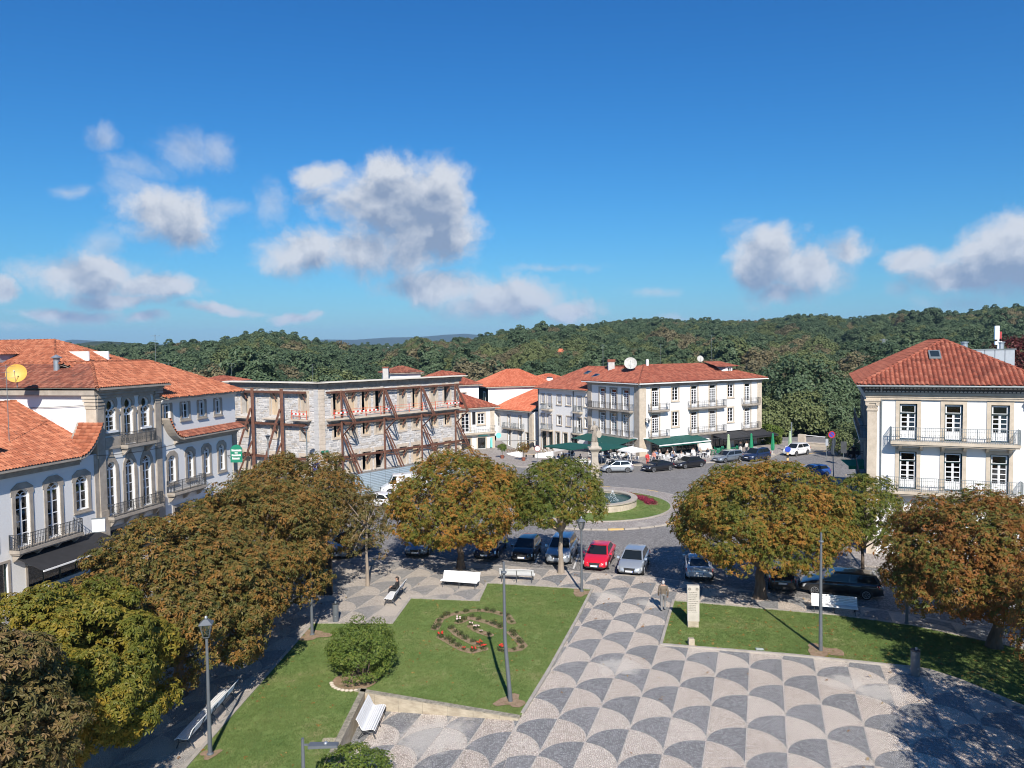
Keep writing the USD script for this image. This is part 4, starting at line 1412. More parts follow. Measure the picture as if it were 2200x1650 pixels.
lb = MB().hexa([(15.4, -.85, 8.4), (24., -.85, 8.4), (24., 0, 8.4), (15.4, 0, 8.4), (15.4, -.85, 8.52), (24., -.85, 8.52), (24., 0, 8.98), (15.4, 0, 8.98)])
q = F(lb).build('ledge', STONE, t)
le.build('ledge_tiles', TILE_OLD, q, kind='stuff')
volute(t, F, [(13.75 + 1.75 * s, 8.55 + 1.75 * (1 - s) ** 2.2) for s in sq], -.8, .0, TILE_O)
r0, r1 = F.p(9.2, 5.0, 14.8), F.p(18.6, 5.0, 14.8)
c = [F.p(13.75, -.7, 11.88), F.p(24.2, -.7, 11.88), F.p(24.2, 10.7, 11.88), F.p(13.75, 10.7, 11.88)]
pl, rd = [[c[0], c[1], r1, r0], [c[1], c[2], r1], [c[2], c[3], r0, r1]], [(r0, r1), (c[1], r1), (c[2], r1)]
roof(t, pl, TILE_O, rd, seed=6, pitch=.24)
THIRD, F_TH = t, F

# roof furniture of the row
def lp(u, d, z):
    q = F_L1.o + RO_ * 0
    n = np.array([-RT[1], RT[0]])
    r = RO_ + u * np.array(RT) + d * n
    return np.array([r[0], r[1], z])


def dish(name, label, at, r, aim, mat, mast=0.5, lean=(0, 0, 0)):
    t = thing(name, label, 'satellite dish', at)
    ax = unit(np.array(aim, float))
    e1 = unit(np.cross(ax, [0, 0, 1.0]))
    e2 = np.cross(e1, ax)
    c = np.array([0, 0, mast + r * 0.9])
    rr, th_ = np.linspace(0, 1, 6), np.linspace(0, 2 * np.pi, 25)[:-1]
    mb = MB()
    for off in (0, .025):
        v = [c + (e1 * math.cos(x) + e2 * math.sin(x)) * r * k + ax * (0.22 * r * k * k - off) for k in rr for x in th_]
        mb.add(v, [(i * 24 + j, i * 24 + (j + 1) % 24, (i + 1) * 24 + (j + 1) % 24, (i + 1) * 24 + j) for i in range(5) for j in range(24)])
    mb.build('reflector', mat, t, True)
    MB().tube([(0, 0, -.1), (0, 0, mast), c - ax * .05], .035, 6).build('mast', IRON_G, t)
    MB().tube([c - e2 * r * .95 + ax * .2 * r, c + ax * r * .9], .018, 5).tube([c + ax * r * .85, c + ax * r * 1.02], .05, 6).build('feed_arm', IRON_G, t)
    return t


def ray_at(px, py, dist):
    return D(px, py, dist)


YD = pmat('ochre_dish_paint', (0.62, 0.36, 0.06), 0.5, var=0.1)
q = lp(4.9, 7.1, 0)
dish('satellite_dish', 'ochre yellow satellite dish on the weathered roof at the left edge', D(37, 829, 52.5), .66, (0.35, -1, .35), YD, .25)
t = thing('roof_vent', 'grey metal chimney pipe with conical cap before the dormer roof on the left', 'vent', D(122, 787, 57) + [0, 0, -.9])
MB().lathe([(.0, 0), (.22, 0), (.22, 1.35), (.0, 1.35)], n=14).build('pipe', ZINC, t, 40)
MB().lathe([(.21, 1.36), (.23, 1.5), (.36, 1.52), (.38, 1.56), (.05, 1.78), (0, 1.78)], n=14).build('cap', ZINC, t, 40)


def tv_aerial(label, at, h, arms=3, ln=.7, ang=0):
    t = thing('tv_aerial', label, 'aerial', at)
    MB().tube([(0, 0, -.4), (0, 0, h)], .022, 5).build('mast', IRON_G, t)
    for k in range(arms):
        z = h - .12 - k * .38
        mb = MB()
        c, s = math.cos(ang + k * 1.1), math.sin(ang + k * 1.1)
        mb.bar((-c * ln / 2, -s * ln / 2, z), (c * ln / 2, s * ln / 2, z), .02)
        for j in range(6):
            x = -ln / 2 + ln * j / 5
            w = .16 + .05 * (j % 3)
            mb.bar((c * x - s * w, s * x + c * w, z), (c * x + s * w, s * x - c * w, z), .012)
        mb.build('element', IRON_G, t)


tv_aerial('tall thin television mast on the orange roof of the third house in the left row', D(335, 786, 69) + [0, 0, -.25], 3.1, 3, .8, .4)
tv_aerial('tall television mast with several aerials before the roofs at the left edge', D(18, 905, 49) + [0, 0, -.9], 4.6, 3, .9, 1.2)
tv_aerial('short television aerial on the flat roof edge behind the third house', D(363, 790, 95) + [0, 0, -1.2], 1.9, 1, 1.6, .2)
tv_aerial('television aerial standing behind the ruin, above its left end', D(497, 795, 118) + [0, 0, -2.5], 3.6, 2, 1.2, .2)
tv_aerial('television aerial above the middle of the ruined facade', D(671, 796, 118) + [0, 0, -3], 4.0, 2, .8, .9)

# big house with dormers behind the row
at = D(118, 760, 78)
n_ = np.array([-RT[1], RT[0]])
ap = D(118, 731, 82)[:2]
o = ap - np.array(RT) * 7.5 - n_ * 7.5
t = thing('dormer_house', 'large house with orange hipped roof and small grey dormers behind the left row', 'house', (*o, 0))
F = Face(o, RT, o)
ops = []
wall(t, F, 0, 15, 0, 13.1)
side_walls(t, F, 0, 15, 0, 30, 0, 13.1)
pl, rd = hip(F, -.6, 15.6, -.6, 31, 13.2, D(118, 731, 82)[2], 8.1, 0)
roof(t, pl, TILE_O, rd, seed=8, pitch=.32)
DORM = pmat('grey_dormer_cladding', (0.36, 0.37, 0.39), 0.6, var=0.15)


def dormer(t, F, along, z, zz=0):
    """A gabled dormer on the slope facing -u (towards the camera)."""
    s = (D(118, 731, 82)[2] - 13.2) / 8.1
    u = -.6 + (z - 13.2) / s - .12
    a, b, h = along - .62, along + .62, 1.25
    mb = MB()
    upr = [(a, z), (b, z), (b, z + h), (along, z + h + .55), (a, z + h)]
    back = 3.6
    v = [(u, d, q) for d, q in upr] + [(u + back, d, q) for d, q in upr]
    mb.add(v, [(0, 1, 6, 5), (1, 2, 7, 6), (4, 0, 5, 9)])
    op = sg.Polygon(upr).difference(sg.box(a + .25, z + .12, b - .25, z + h))
    m = trimesh.creation.extrude_polygon(op, .12, engine='earcut')
    mb.add(np.c_[u + m.vertices[:, 2], m.vertices[:, 0], m.vertices[:, 1]], m.faces)
    dm = F(mb).build('dormer', DORM, t)
    F(MB().quad((u + .1, a + .2, z + .1), (u + .1, b - .2, z + .1), (u + .1, b - .2, z + h + .05), (u + .1, a + .2, z + h + .05))).build('pane', GLASS, dm)
    F(MB().box(u + .08, u + .14, along - .04, along + .04, z + .1, z + h).box(u + .3, u + .5, a + .1, b - .1, z + .05, z + h)).build('sash', WOOD_W, dm)
    tl = MB()
    for sgn in (-1, 1):
        e = along + sgn * .85
        tiles(tl, [F.p(u - .2, e, z + h - .1), F.p(u + back, e, z + h - .1), F.p(u + back, along, z + h + .62), F.p(u - .2, along, z + h + .62)], .3)
    tl.build('dormer_tiles', TILE_O, dm, kind='stuff')


for al in (9.5, 16.5, 23):
    dormer(t, F, al, 14.35)
tr = F(MB().box(6.2, 6.35, 2.0, 5, 14.3, 15.75).box(9.6, 9.75, 2.6, 5, 14.3, 15.75).box(6.35, 9.6, 4.6, 4.75, 14.3, 15.75).box(6.2, 9.75, 2.0, 2.1, 14.3, 14.75)).build('roof_terrace', WHITE_C, t)
F(MB().quad((6.5, 4.58, 14.5), (9.4, 4.58, 14.5), (9.4, 4.58, 15.6), (6.5, 4.58, 15.6))).build('pane', GLASS, tr)

# ------------------------------------------------------------ the stone ruin behind its steel shoring
RU = np.array([-23.46, 91.1])
TR_, TL_ = (0.656, 0.755), (0.866, -0.5)
RUIN = thing('stone_ruin', 'roofless grey stone building of three storeys held up by rusty steel frames', 'building', (*RU, 0))
FR_ = Face(RU, TR_, RU)
LL = 15.4
FL_ = Face(RU - LL * np.array(TL_), TL_, RU)          # u runs from the far left end to the corner


def rubble_mat(name, lo, hi):
    g = Graph()
    geo = g('geometry')
    n = g('noise_texture', vector=(geo, 'position'), scale=1.5, detail=7.0, roughness=0.7)
    f = g('mix_float', fac=0.55, a=(n, 'fac'), b=(g('attribute', attribute='tint'), 'fac'))
    rp = g('rgb_ramp', fac=(f, 'result'), ramp=[(0.2, lo), (0.8, hi)])
    n2 = g('noise_texture', vector=(geo, 'position'), scale=9.0, detail=6.0, roughness=0.7)
    b = g('bump', height=(n2, 'fac'), strength=0.8, distance=0.05)
    s = g('principled_bsdf', base_color=(rp, 'color'), roughness=0.9, specular_ior_level=0.2, normal=(b, 'normal'))
    return g.make(name, (s, 'BSDF'))


RUB = [rubble_mat('rubble_grey', (0.37, 0.365, 0.36), (0.57, 0.56, 0.55)), rubble_mat('rubble_pale', (0.43, 0.42, 0.41), (0.63, 0.615, 0.60)), rubble_mat('rubble_brown', (0.36, 0.335, 0.305), (0.54, 0.505, 0.46))]
MORTAR = pmat('lime_mortar', (0.44, 0.42, 0.395), 0.95, scale=1.4, space='world', bump=0.6, bscale=14, color2=(0.58, 0.555, 0.525))
ASHLAR = pmat('ruin_dressed_stone', (0.42, 0.35, 0.275), 0.85, scale=1.4, space='world', bump=0.4, bscale=16, color2=(0.60, 0.52, 0.43))
TOPC = pmat('pale_cornice_slab', (0.58, 0.53, 0.44), 0.9, scale=1.0, space='world', bump=0.4, color2=(0.72, 0.67, 0.58))

RCOL = [2.65, 4.9, 7.05, 9.2, 13.2, 15.6, 18.95, 21.55]
R_OPS = []
for k, u in enumerate(RCOL):
    R_OPS.append((u - .6, u + .6, 7.55, 10.25, 'door_opening'))
    R_OPS.append((u - .55, u + .55, 4.75, 6.3, 'window_opening'))
    R_OPS.append((u - .68, u + .68, 0.1, 2.0 + .5, 'door_opening'))
LCOL = [LL - 12.8, LL - 7.5, LL - 2.45]
L_OPS = []
for u in LCOL:
    L_OPS.append((u - .65, u + .65, 7.5, 10.2, 'door_opening'))
    L_OPS.append((u - .6, u + .6, 4.65, 6.2, 'window_opening'))
    L_OPS.append((u - .7, u + .7, 0.1, 2.5, 'door_opening'))
_stones = []


def ruin_face(F, L, ops, board_at, rng, c0, c1):
    holes = [opening(*q[:4]) for q in ops]
    w = wall(RUIN, F, 0, L, -.5, 11.25, holes, MORTAR, .7)
    sur = [h.buffer(.28, join_style=2) for h in holes]
    blocked = so.unary_union(sur + [sg.box(-1, -1, c0, 12), sg.box(L - c1, -1, L + 1, 12)])
    z = 0.0
    while z < 10.75:
        h = rng.uniform(.2, .36)
        u = c0
        while u < L - c1 - .2:
            l_ = rng.uniform(.28, .85)
            a, b = u + .012, min(u + l_ - .012, L - c1)
            q = sg.box(a, z + .012 + rng.uniform(-.03, .03), b, z + h - .012 + rng.uniform(-.03, .03))
            r = q.difference(blocked)
            for s_ in getattr(r, 'geoms', [r]):
                if s_.geom_type == 'Polygon' and s_.area > .05:
                    x0, y0, x1, y1 = s_.bounds
                    if (x1 - x0) > .12 and (y1 - y0) > .1:
                        d = rng.uniform(.015, .07)
                        j = rng.normal(0, .03, 8)
                        i_ = .03
                        v = [(x0, .01, y0), (x1, .01, y0), (x1, .01, y1), (x0, .01, y1),
                             (x0 + i_ + j[0], -d, y0 + i_ + j[1]), (x1 - i_ + j[2], -d - .3 * j[3], y0 + i_ + j[4]), (x1 - i_ + j[5], -d, y1 - i_ + j[6]), (x0 + i_ + j[7], -d + .3 * j[3], y1 - i_)]
                        _stones.append(((x1 - x0) * (y1 - y0), F, v, int(rng.choice([0, 0, 1, 1, 2]))))
            u += l_
        z += h
    for k, (q, h) in enumerate(zip(ops, holes)):
        o = h.buffer(.24, join_style=2)
        if q[4] == 'door_opening':
            o = o.intersection(sg.box(-5, q[2], 60, 20))
        o = o.union(sg.box(q[0] - .32, q[3] + .24, q[1] + .32, q[3] + .44))
        s_ = F(upright(MB(), o.difference(h), -.1, .02)).build(q[4], ASHLAR, RUIN)
        bd = board_at[k]
        if bd == 1:       # boarded
            n = 4
            mb = MB()
            for i in range(n):
                a, b = q[0] + (q[1] - q[0]) * i / n, q[0] + (q[1] - q[0]) * (i + 1) / n
                mb.box(a + .005, b - .005, .2 + .01 * (i % 2), .25 + .01 * (i % 2), q[2], q[3])
            F(mb).build('board', BOARD if k % 2 else BOARD_G, s_)
        elif bd == 2:     # half open
            F(MB().box(q[0] + (q[1] - q[0]) * .5, q[1], .2, .25, q[2], q[3])).build('board', BOARD, s_)
    return w


_rng = np.random.default_rng(11)
ruin_face(FR_, 24.0, R_OPS, [2, 2, 2, 1, 1, 1, 2, 2, 2, 0, 1, 0, 1, 1, 1, 2, 1, 1, 1, 2, 1, 0, 2, 1][:len(R_OPS)], _rng, .85, .9)
ruin_face(FL_, LL, L_OPS, [2, 2, 1, 1, 2, 1, 1, 2, 1], _rng, .6, .7)
_stones.sort(key=lambda s: -s[0])
rest = [MB(), MB(), MB()]
for k, (_, F, v, m) in enumerate(_stones):
    mb = F(MB().add(v, [(4, 5, 6, 7), (0, 1, 5, 4), (1, 2, 6, 5), (2, 3, 7, 6), (3, 0, 4, 7)]))
    if k < 300:
        mb.build('stone', RUB[m], RUIN)
    else:
        for vv, ff in zip(mb.v, mb.f):
            rest[m].add(vv, ff)
for m in range(3):
    rest[m].build('small_stones', RUB[m], RUIN, kind='stuff')
# quoins, cornice, inner and back walls
for F, a, b in ((FR_, 0, .85), (FR_, 23.1, 24.0), (FL_, LL - .7, LL), (FL_, 0, .6)):
    z = 0.0
    k = 0
    while z < 11.2:
        h = .46
        F(MB().box(a + .01, b - .01 if k % 2 else b - .06, -.085 - .01 * (k % 2), .02, z + .008, min(z + h, 11.24) - .008)).build('quoin', ASHLAR if F is FR_ else RUB[0], RUIN)
        z += h
        k += 1
for F, a, b in ((FR_, -.55, 24.9), (FL_, -.6, LL + .45)):
    F(MB().box(a + .5, b - .5, -.14, .3, 10.85, 11.25).box(a + .4, b - .4, -.24, .3, 11.25, 11.6)).build('cornice', GRANITE_D, RUIN)
    F(MB().box(a - .1, b + .1, -.85, .75, 11.6, 11.72)).build('cornice_slab', TOPC, RUIN)
# outline of the ruin: back corner by closing both faces
cR, cL = FR_.p(24, 0), FL_.p(0, 0)
bk = cR + cL
quad_ = sg.Polygon([(0, 0), tuple(cR[:2]), tuple(bk[:2]), tuple(cL[:2])])
inner = quad_.buffer(-.8, join_style=2)
MB().poly(quad_.buffer(-.05).difference(quad_.buffer(-.7, join_style=2)).intersection(sg.LineString([tuple(cR[:2]), tuple(bk[:2]), tuple(cL[:2])]).buffer(1.2)), -.3, 11.0).build('back_wall', MORTAR, RUIN)
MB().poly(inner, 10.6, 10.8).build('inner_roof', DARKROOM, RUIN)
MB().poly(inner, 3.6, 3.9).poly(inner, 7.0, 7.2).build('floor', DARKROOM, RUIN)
# balcony ledge on the right face, three small ones on the left
FR_(MB().box(1.0, 23.5, -1.0, -.09, 7.0, 7.18).box(1.1, 23.4, -.85, -.09, 6.86, 7.0)).build('ledge', ASHLAR, RUIN)
for u in LCOL:
    FL_(MB().box(u - 1.35, u + 1.35, -.9, -.09, 7.0, 7.16).box(u - 1.2, u + 1.2, -.75, -.09, 6.85, 7.0)).build('ledge', ASHLAR, RUIN)
z0_ = FR_(MB().box(.15, .62, -.13, -.1, 2.95, 3.35).box(.75, 1.2, -.13, -.1, 2.95, 3.35)).build('street_plate', pmat('green_plate', (0.02, 0.16, 0.10), 0.5), RUIN)

SH = thing('steel_shoring', 'rusty brown steel frames with raking struts propping up the stone ruin', 'scaffolding', (*RU, 0))


def ibeam(mb, F, a, b, w=.24):
    """Two flanges and a web between points (u, d, z) of a facade."""
    A, B = F.p(*a), F.p(*b)
    ax = unit(B - A)
    s = np.cross(ax, np.array([F.n[0], F.n[1], 0]))
    s = unit(s) if np.linalg.norm(s) > .05 else unit(np.cross(ax, [0, 0, 1.]))
    for o in (-1, 1):
        mb.bar(A + s * o * w * .42, B + s * o * w * .42, .035 if abs(ax[2]) < .9 else w * .6, w * .6 if abs(ax[2]) < .9 else .035)
    mb.bar(A, B, w * .4)


def beam(F, a, b, w=.24, name='beam'):
    mb = MB()
    ibeam(mb, F, a, b, w)
    mb.build(name, RUST, SH)


for z in (10.42, 6.42, 2.25):
    for o in (-.32, -.62):
        beam(FR_, (.9, o, z), (24.2, o, z + .02), .17)
        beam(FL_, (.1, o, z), (LL - 1.7, o, z + .02), .19)
for u in (2.8, 9.5, 16.0, 22.5):
    beam(FR_, (u, -.75, 0), (u, -.75, 10.6), .19, 'post')
    beam(FR_, (u, -.85, 10.4), (u + .12, -3.0, 6.75), .17, 'strut')
    beam(FR_, (u + .3, -.85, 10.3), (u + .42, -3.0, 6.75), .13, 'strut')
    beam(FR_, (u + .12, -.8, 6.7), (u + .12, -3.1, 6.7), .2, 'tie')
    beam(FR_, (u, -3.0, 6.6), (u, -.85, 5.0), .16, 'brace')
    beam(FR_, (u, -.85, 5.2), (u + .1, -4.3, 0.0), .19, 'strut')
    beam(FR_, (u + .4, -.85, 5.2), (u + .5, -4.3, 0.0), .14, 'strut')
    beam(FR_, (u + .1, -.8, 2.1), (u + .1, -3.2, 2.1), .16, 'tie')
for u in RCOL:
    for z in (10.35, 6.35, 2.2):
        FR_(MB().bar((u + .1, -.3, z), (u - .05, -.1, z - .9), .13).bar((u + .1, -.62, z), (u - .05, -.12, z - 1.0), .1)).build('bracket', RUST, SH)
for u in LCOL:
    for z in (10.35, 6.35):
        FL_(MB().bar((u + .1, -.3, z), (u + .3, -.1, z - .9), .15)).build('bracket', RUST, SH)
for u in (LL - 14.5, LL - 10.57, LL - 5.35):
    beam(FL_, (u, -.85, 0), (u, -.85, 10.9), .34, 'post')
for u in (LL - 10.7, LL - 5.5):
    beam(FL_, (u, -1.0, 8.4), (u, -4.6, 0), .26, 'strut')
    beam(FL_, (u, -.9, 4.2), (u, -3.4, 0), .2, 'strut')
    beam(FL_, (u, -.9, 2.5), (u, -3.4, 2.5), .18, 'tie')
beam(FL_, (LL - 14.6, -1.0, 8.4), (LL - 14.6, -4.6, 0), .26, 'strut')

RW = pmat('red_barrier_paint', (0.62, 0.06, 0.04), 0.5)
ORG = pmat('orange_post_paint', (0.60, 0.13, 0.06), 0.55)


def barrier(label, F, u0, u1, d, z, first, n, solid):
    t = thing('safety_barrier', label, 'barrier', (*RU, 0), 0, None)
    for k in range(n):
        u = u0 + (u1 - u0) * k / (n - 1)
        F(MB().bar((u, d, z), (u, d, z + 1.15), .07)).build('post', ORG, t)
    for zz in (.35, .72, 1.05):
        F(MB().bar((u0, d - .03, z + zz), (u1, d - .03, z + zz), .04)).build('rail', ORG, t)
    st = MB(), MB()
    for a, b in solid:
        x, k = a, 0
        while x < b:
            st[k % 2].box(x, min(x + .32, b), d - .09, d - .06, z + .6, z + .8)
            x += .32
            k += 1
    F(st[0]).build('red_stripe', RW, t)
    F(st[1]).build('white_stripe', PVC, t)


barrier('red and white striped safety barrier along the ledge of the ruin\'s sunlit right face', FR_, 1.6, 23.3, -.9, 7.18, 0, 10, ((1.4, 3.6), (4.3, 8.3), (9.6, 11), (20.5, 23.2)))
barrier('short red and white barrier on the small ledge beside the ruin\'s corner', FL_, LL - 3.7, LL - 1.2, -.82, 7.16, 0, 3, ((LL - 3.7, LL - 1.2),))
# site hoarding
t = thing('site_hoarding', 'pale blue corrugated metal hoarding in front of the ruin\'s ground floor', 'fence', (*RU, 0))
HO = pmat('galvanised_sheet', (0.42, 0.50, 0.54), 0.45, metallic=0.35, var=0.1)
for k in range(9):
    a, b = -4.0 + k * 2.05, -4.0 + (k + 1) * 2.05 - .04
    mb = MB()
    z = np.linspace(.05, 2.25, 25)
    d = -12.2 + .03 * (np.arange(25) % 2)
    for i in range(24):
        mb.quad((a, d[i], z[i]), (b, d[i + 1] if False else d[i], z[i]), (b, d[i + 1], z[i + 1]), (a, d[i + 1], z[i + 1]))
    FR_(mb).build('sheet', HO, t)
    FR_(MB().box(a - .04, a + .03, -12.16, -12.08, 0, 2.3)).build('post', IRON_G, t)

# ------------------------------------------------------------ small houses behind
def corner_windows(*q):
    return q


A4 = G(1063, 963)[:2]
t4 = np.array(head(59))
o4 = A4 - 11.5 * t4
t, F = thing('corner_house', 'white corner house with weathered red roof, glazed balcony door and turquoise shopfront', 'house', (*o4, 0)), Face(o4, t4, o4)
k_ = 1.03
dr = [(11.5 - 5.6 * k_, 11.5 - 4.25 * k_, 2.85, 5.7), (11.5 - 2.85 * k_, 11.5 - 1.7 * k_, 3.95, 5.6)]
sh = [(11.5 - 5.6 * k_, 11.5 - 4.1 * k_, .15, 1.85), (11.5 - 2.9 * k_, 11.5 - 1.55 * k_, .15, 1.85)]
wall(t, F, 0, 11.5, 0, 6.4, [opening(*q) for q in dr + sh] + [sg.box(11.5 - 3.8 * k_, 3.9, 11.5 - 3.2 * k_, 5.85)])
side_walls(t, F, 0, 11.5, 0, 11, 0, 6.4)
core(t, F, 0, 11.5, 0, 11, 0, 6.1)
win(t, F, *dr[0], rows=5, trim=STONE_L, name='balcony_door')
win(t, F, *dr[1], rows=3, trim=STONE_L)
TURQ = pmat('turquoise_sign', (0.18, 0.62, 0.55), 0.5, var=0.05)
for q in sh:
    win(t, F, *q, cols=1, rows=1, sur=.25, trim=STONE_L, sash=WOOD_G, name='shop_window')
F(MB().box(11.5 - 2.9, 11.5 - 1.3, -.12, -.03, 2.05, 2.25)).build('fascia', TURQ, t)
F(MB().box(11.5 - 1.15, 11.5 - .8, -.7, -.62, .3, 1.8)).build('sign_board', TURQ, t)
F(MB().box(11.5 - 3.8 * k_, 11.5 - 3.2 * k_, .1, .16, 3.9, 5.85)).build('dark_panel', BLACK, t)
F(MB().box(10.75, 11.5, -.08, 0, 0, 6.1)).build('pilaster', STONE_L, t)
balcony(t, F, 5.2, 11.45, 2.68, out=.7, mat=STONE_L, iron=IRON_G, scroll=False, gap=.3)
eave_band(t, F, 0, 11.5, 6.1, 6.5, .35, WHITE)
pl, rd = hip(F, -.5, 12.15, -.65, 11.6, 6.5, 9.2)
roof(t, pl, TILE_MID, rd, pitch=.3, course=.5, seed=21)
single('round_shop_sign', MB().lathe([(0, -.04), (.42, -.04), (.42, .04), (0, .04)], n=20).map(lambda v: np.c_[v[:, 0], v[:, 2], v[:, 1]]), TURQ, 'round turquoise shop sign hung on the corner house', 'sign', (*(A4 + np.array([.62, -.5])), 2.05), 0)

K5 = 1.107
A5, B5 = G(1066, 955)[:2] * K5, G(1141, 965)[:2] * K5
z5 = lambda z: CAMH - (CAMH - z) * K5
t5 = unit(B5 - A5)
L5 = float(np.linalg.norm(B5 - A5))
t, F = thing('low_street_house', 'low bluish white house with bright orange roof and small balconies beside the corner house', 'house', (*A5, 0)), Face(A5, t5, A5)
f5 = lambda x: L5 * (x / 8.57)
up = [(f5(.35), f5(1.05), z5(3.0), z5(5.0)), (f5(3.0), f5(3.65), z5(3.0), z5(5.0)), (f5(5.75), f5(6.4), z5(3.0), z5(5.0))]
lo = [(f5(3.0), f5(3.7), z5(.1), z5(2.5)), (f5(5.6), f5(6.4), z5(.1), z5(2.5)), (f5(7.3), f5(8.2), z5(.1), z5(2.5))]
wall(t, F, 0, L5, -2, z5(5.75), [opening(*q) for q in up + lo])
side_walls(t, F, 0, L5, 0, 12, -2, z5(5.7))
core(t, F, 0, L5, 0, 12, -2, z5(5.4))
for q in up:
    win(t, F, *q, sur=.12, rows=3, name='balcony_door', trim=STONE_L)
for q in lo:
    win(t, F, *q, sur=.12, rows=3, name='door', trim=STONE_L, sash=WOOD_W)
balcony(t, F, f5(2.2), f5(4.5), z5(2.95), out=.6, iron=IRON_G, scroll=False, gap=.16)
balcony(t, F, f5(4.9), f5(7.1), z5(2.95), out=.6, iron=IRON_G, scroll=False, gap=.16)
F(MB().box(L5 - .35, L5 + .45, -.1, .3, -2, z5(5.4))).build('pilaster', STONE_L, t)
F(MB().tube([(L5 - .5, -.14, -2), (L5 - .5, -.14, z5(5.7))], .07, 6)).build('drainpipe', IRON, t)
pl = [[F.p(-.6, -.8, z5(5.85)), F.p(L5 + .7, -.8, z5(5.85)), F.p(L5 + .7, 9.0, z5(10.2)), F.p(6.0, 9.0, z5(10.2))], [F.p(-.6, 12, z5(5.85)), F.p(-.6, -.8, z5(5.85)), F.p(6.0, 9.0, z5(10.2))]]
roof(t, pl, TILE_S, [(pl[0][3], pl[0][2]), (pl[0][0], pl[0][3])], pitch=.3, course=.45, seed=22)

# houses whose roofs show above these
def behind(px0, py0, dist, hdg, **kw):
    return D(px0, py0, dist)[:2], head(hdg)


c0 = D(1048, 866, 134)
zt = D(1048, 833, 134)[2]
t, F = simple_house('orange_roof_house', 'house with broad orange hipped roof and blank white wall behind the low street house', D(1049, 866, 134)[:2] - np.array(head(72)) * 0, head(72), 12.5, 10, zt, zt + 3.0, WHITE_C, TILE_S, seed=31)
F(MB().box(-.02, .0, .1, 9.9, 1, zt - .1)).build('side_cladding', GREENBLACK, t)
w0 = F(MB().box(-.08, -.03, 1.7, 2.9, zt - 2.8, zt - .8)).build('window', WOOD_W, t)
F(MB().box(-.1, -.081, 1.85, 2.75, zt - 2.65, zt - .95)).build('pane', GLASS, w0)
zt = D(985, 828, 124)[2]
t, F = simple_house('red_roof_house', 'white house with dark red roof and one six-pane window beside the ruin', D(1029, 866, 124)[:2] - np.array(head(66)) * 9.5, head(66), 9.5, 9, zt, zt + 2.3, WHITE, TILE_MID, wins=[(5.9, 7.2, zt - 3.0, zt - 1.2)], seed=32)
zt = D(1160, 822, 150)[2]
simple_house('far_orange_house', 'small orange roof between white chimneys behind the blue-white house', D(1140, 830, 150)[:2], head(80), 9, 8, zt, zt + 1.5, WHITE, TILE_S, seed=33)
for px in (1131, 1181):
    p = D(px, 818, 146)
    t = thing('chimney', 'square white chimney with dark cap %s' % ('left of the far orange roof' if px == 1131 else 'right of the far orange roof'), 'chimney', (*p[:2], 0))
    MB().box(-.6, .6, -.5, .5, 0, p[2] + .5).build('stack', WHITE, t)
    MB().box(-.5, .5, -.4, .4, p[2] + .5, p[2] + .75).build('cap', IRON, t)
for nm, px, py, pyr, dist, w, hd, tm, lab in (('back_house', 425, 822, 812, 112, 5.5, 96, TILE_MID, 'house showing only a thin red roof line left of the ruin'),
                                              ('back_house', 838, 803, 790, 128, 5.5, 62, TILE_OLD, 'small brownish pyramid roof behind the ruin, beside a stone chimney'),
                                              ('back_house', 945, 808, 801, 130, 4.2, 60, TILE_MID, 'low red roof peeping over the right end of the ruin')):
    z0 = D(px, py, dist)[2]
    z1 = D(px, pyr, dist)[2]
    simple_house(nm, lab, D(px, py, dist)[:2], head(hd), w, w * .8, z0, z1 + .1, WHITE, tm, seed=px)
t = thing('chimney', 'grey stone chimney standing behind the ruin\'s roofline', 'chimney', (*D(829, 800, 126)[:2], 0))
zc = D(829, 788, 126)[2]
MB().box(-.45, .45, -.45, .45, 0, zc - .2).build('stack', MORTAR, t)
MB().box(-.55, .55, -.55, .55, zc - .2, zc).build('cap', TILE_OLD, t)

# ------------------------------------------------------------ blue-white three-storey house and the cafe house
CA = np.array([17.79, 105.33])
CT = np.array([0.857, 0.515])
CE = CA + 11.9 * np.array([-0.515, 0.857])
t6 = np.array([0.588, -0.809])
L6 = 12.4
o6 = CE - L6 * t6
t, F = thing('blue_white_house', 'three-storey bluish white house with rolled shutters, joined to the cafe house', 'house', (*o6, 0)), Face(o6, t6, o6)
W6 = []
SHUT = pmat('grey_rolling_shutter', (0.46, 0.46, 0.48), 0.6, vec_scale=(.1, .1, 9), scale=3, var=0.18)
for a, b in ((11.6, 10.75), (7.5, 6.4), (5.2, 4.05), (.85, .05)):
    for z0, z1 in ((6.45, 7.95), (3.15, 4.65)):
        W6.append((L6 - a, L6 - b, z0, z1, 'window'))
for a, b in ((10.0, 8.9), (2.6, 1.5)):
    for z0, z1 in ((5.75, 7.95), (2.35, 4.6)):
        W6.append((L6 - a, L6 - b, z0, z1, 'balcony_door'))
G6 = [(L6 - 11.6, L6 - 10.4, -1.2, 2.0), (L6 - 9.8, L6 - 8.7, -1.1, 2.0), (L6 - 7.9, L6 - 6.9, -.7, 1.9), (L6 - 6, L6 - 5, -.4, 1.9), (L6 - 4, L6 - 2.6, .1, 1.9)]
wall(t, F, 0, L6, -2, 8.75, [opening(*q[:4]) for q in W6] + [opening(*q) for q in G6])
side_walls(t, F, 0, L6, 0, 12, -2, 8.7)
core(t, F, 0, L6, 0, 12, 0, 8.4)
for k, q in enumerate(W6):
    op = opening(*q[:4])
    win(t, F, *q[:4], sur=.13, rows=2, name=q[4], trim=STONE_L, curtain=(0, 1) if k % 3 == 0 else None)
    if k % 4 != 3:
        f = (.15, 0.0, .3, 0)[k % 4]
        F(MB().box(q[0] + .02, q[1] - .02, .06, .1, q[2] + (q[3] - q[2]) * f, q[3])).build('shutter', SHUT, t)
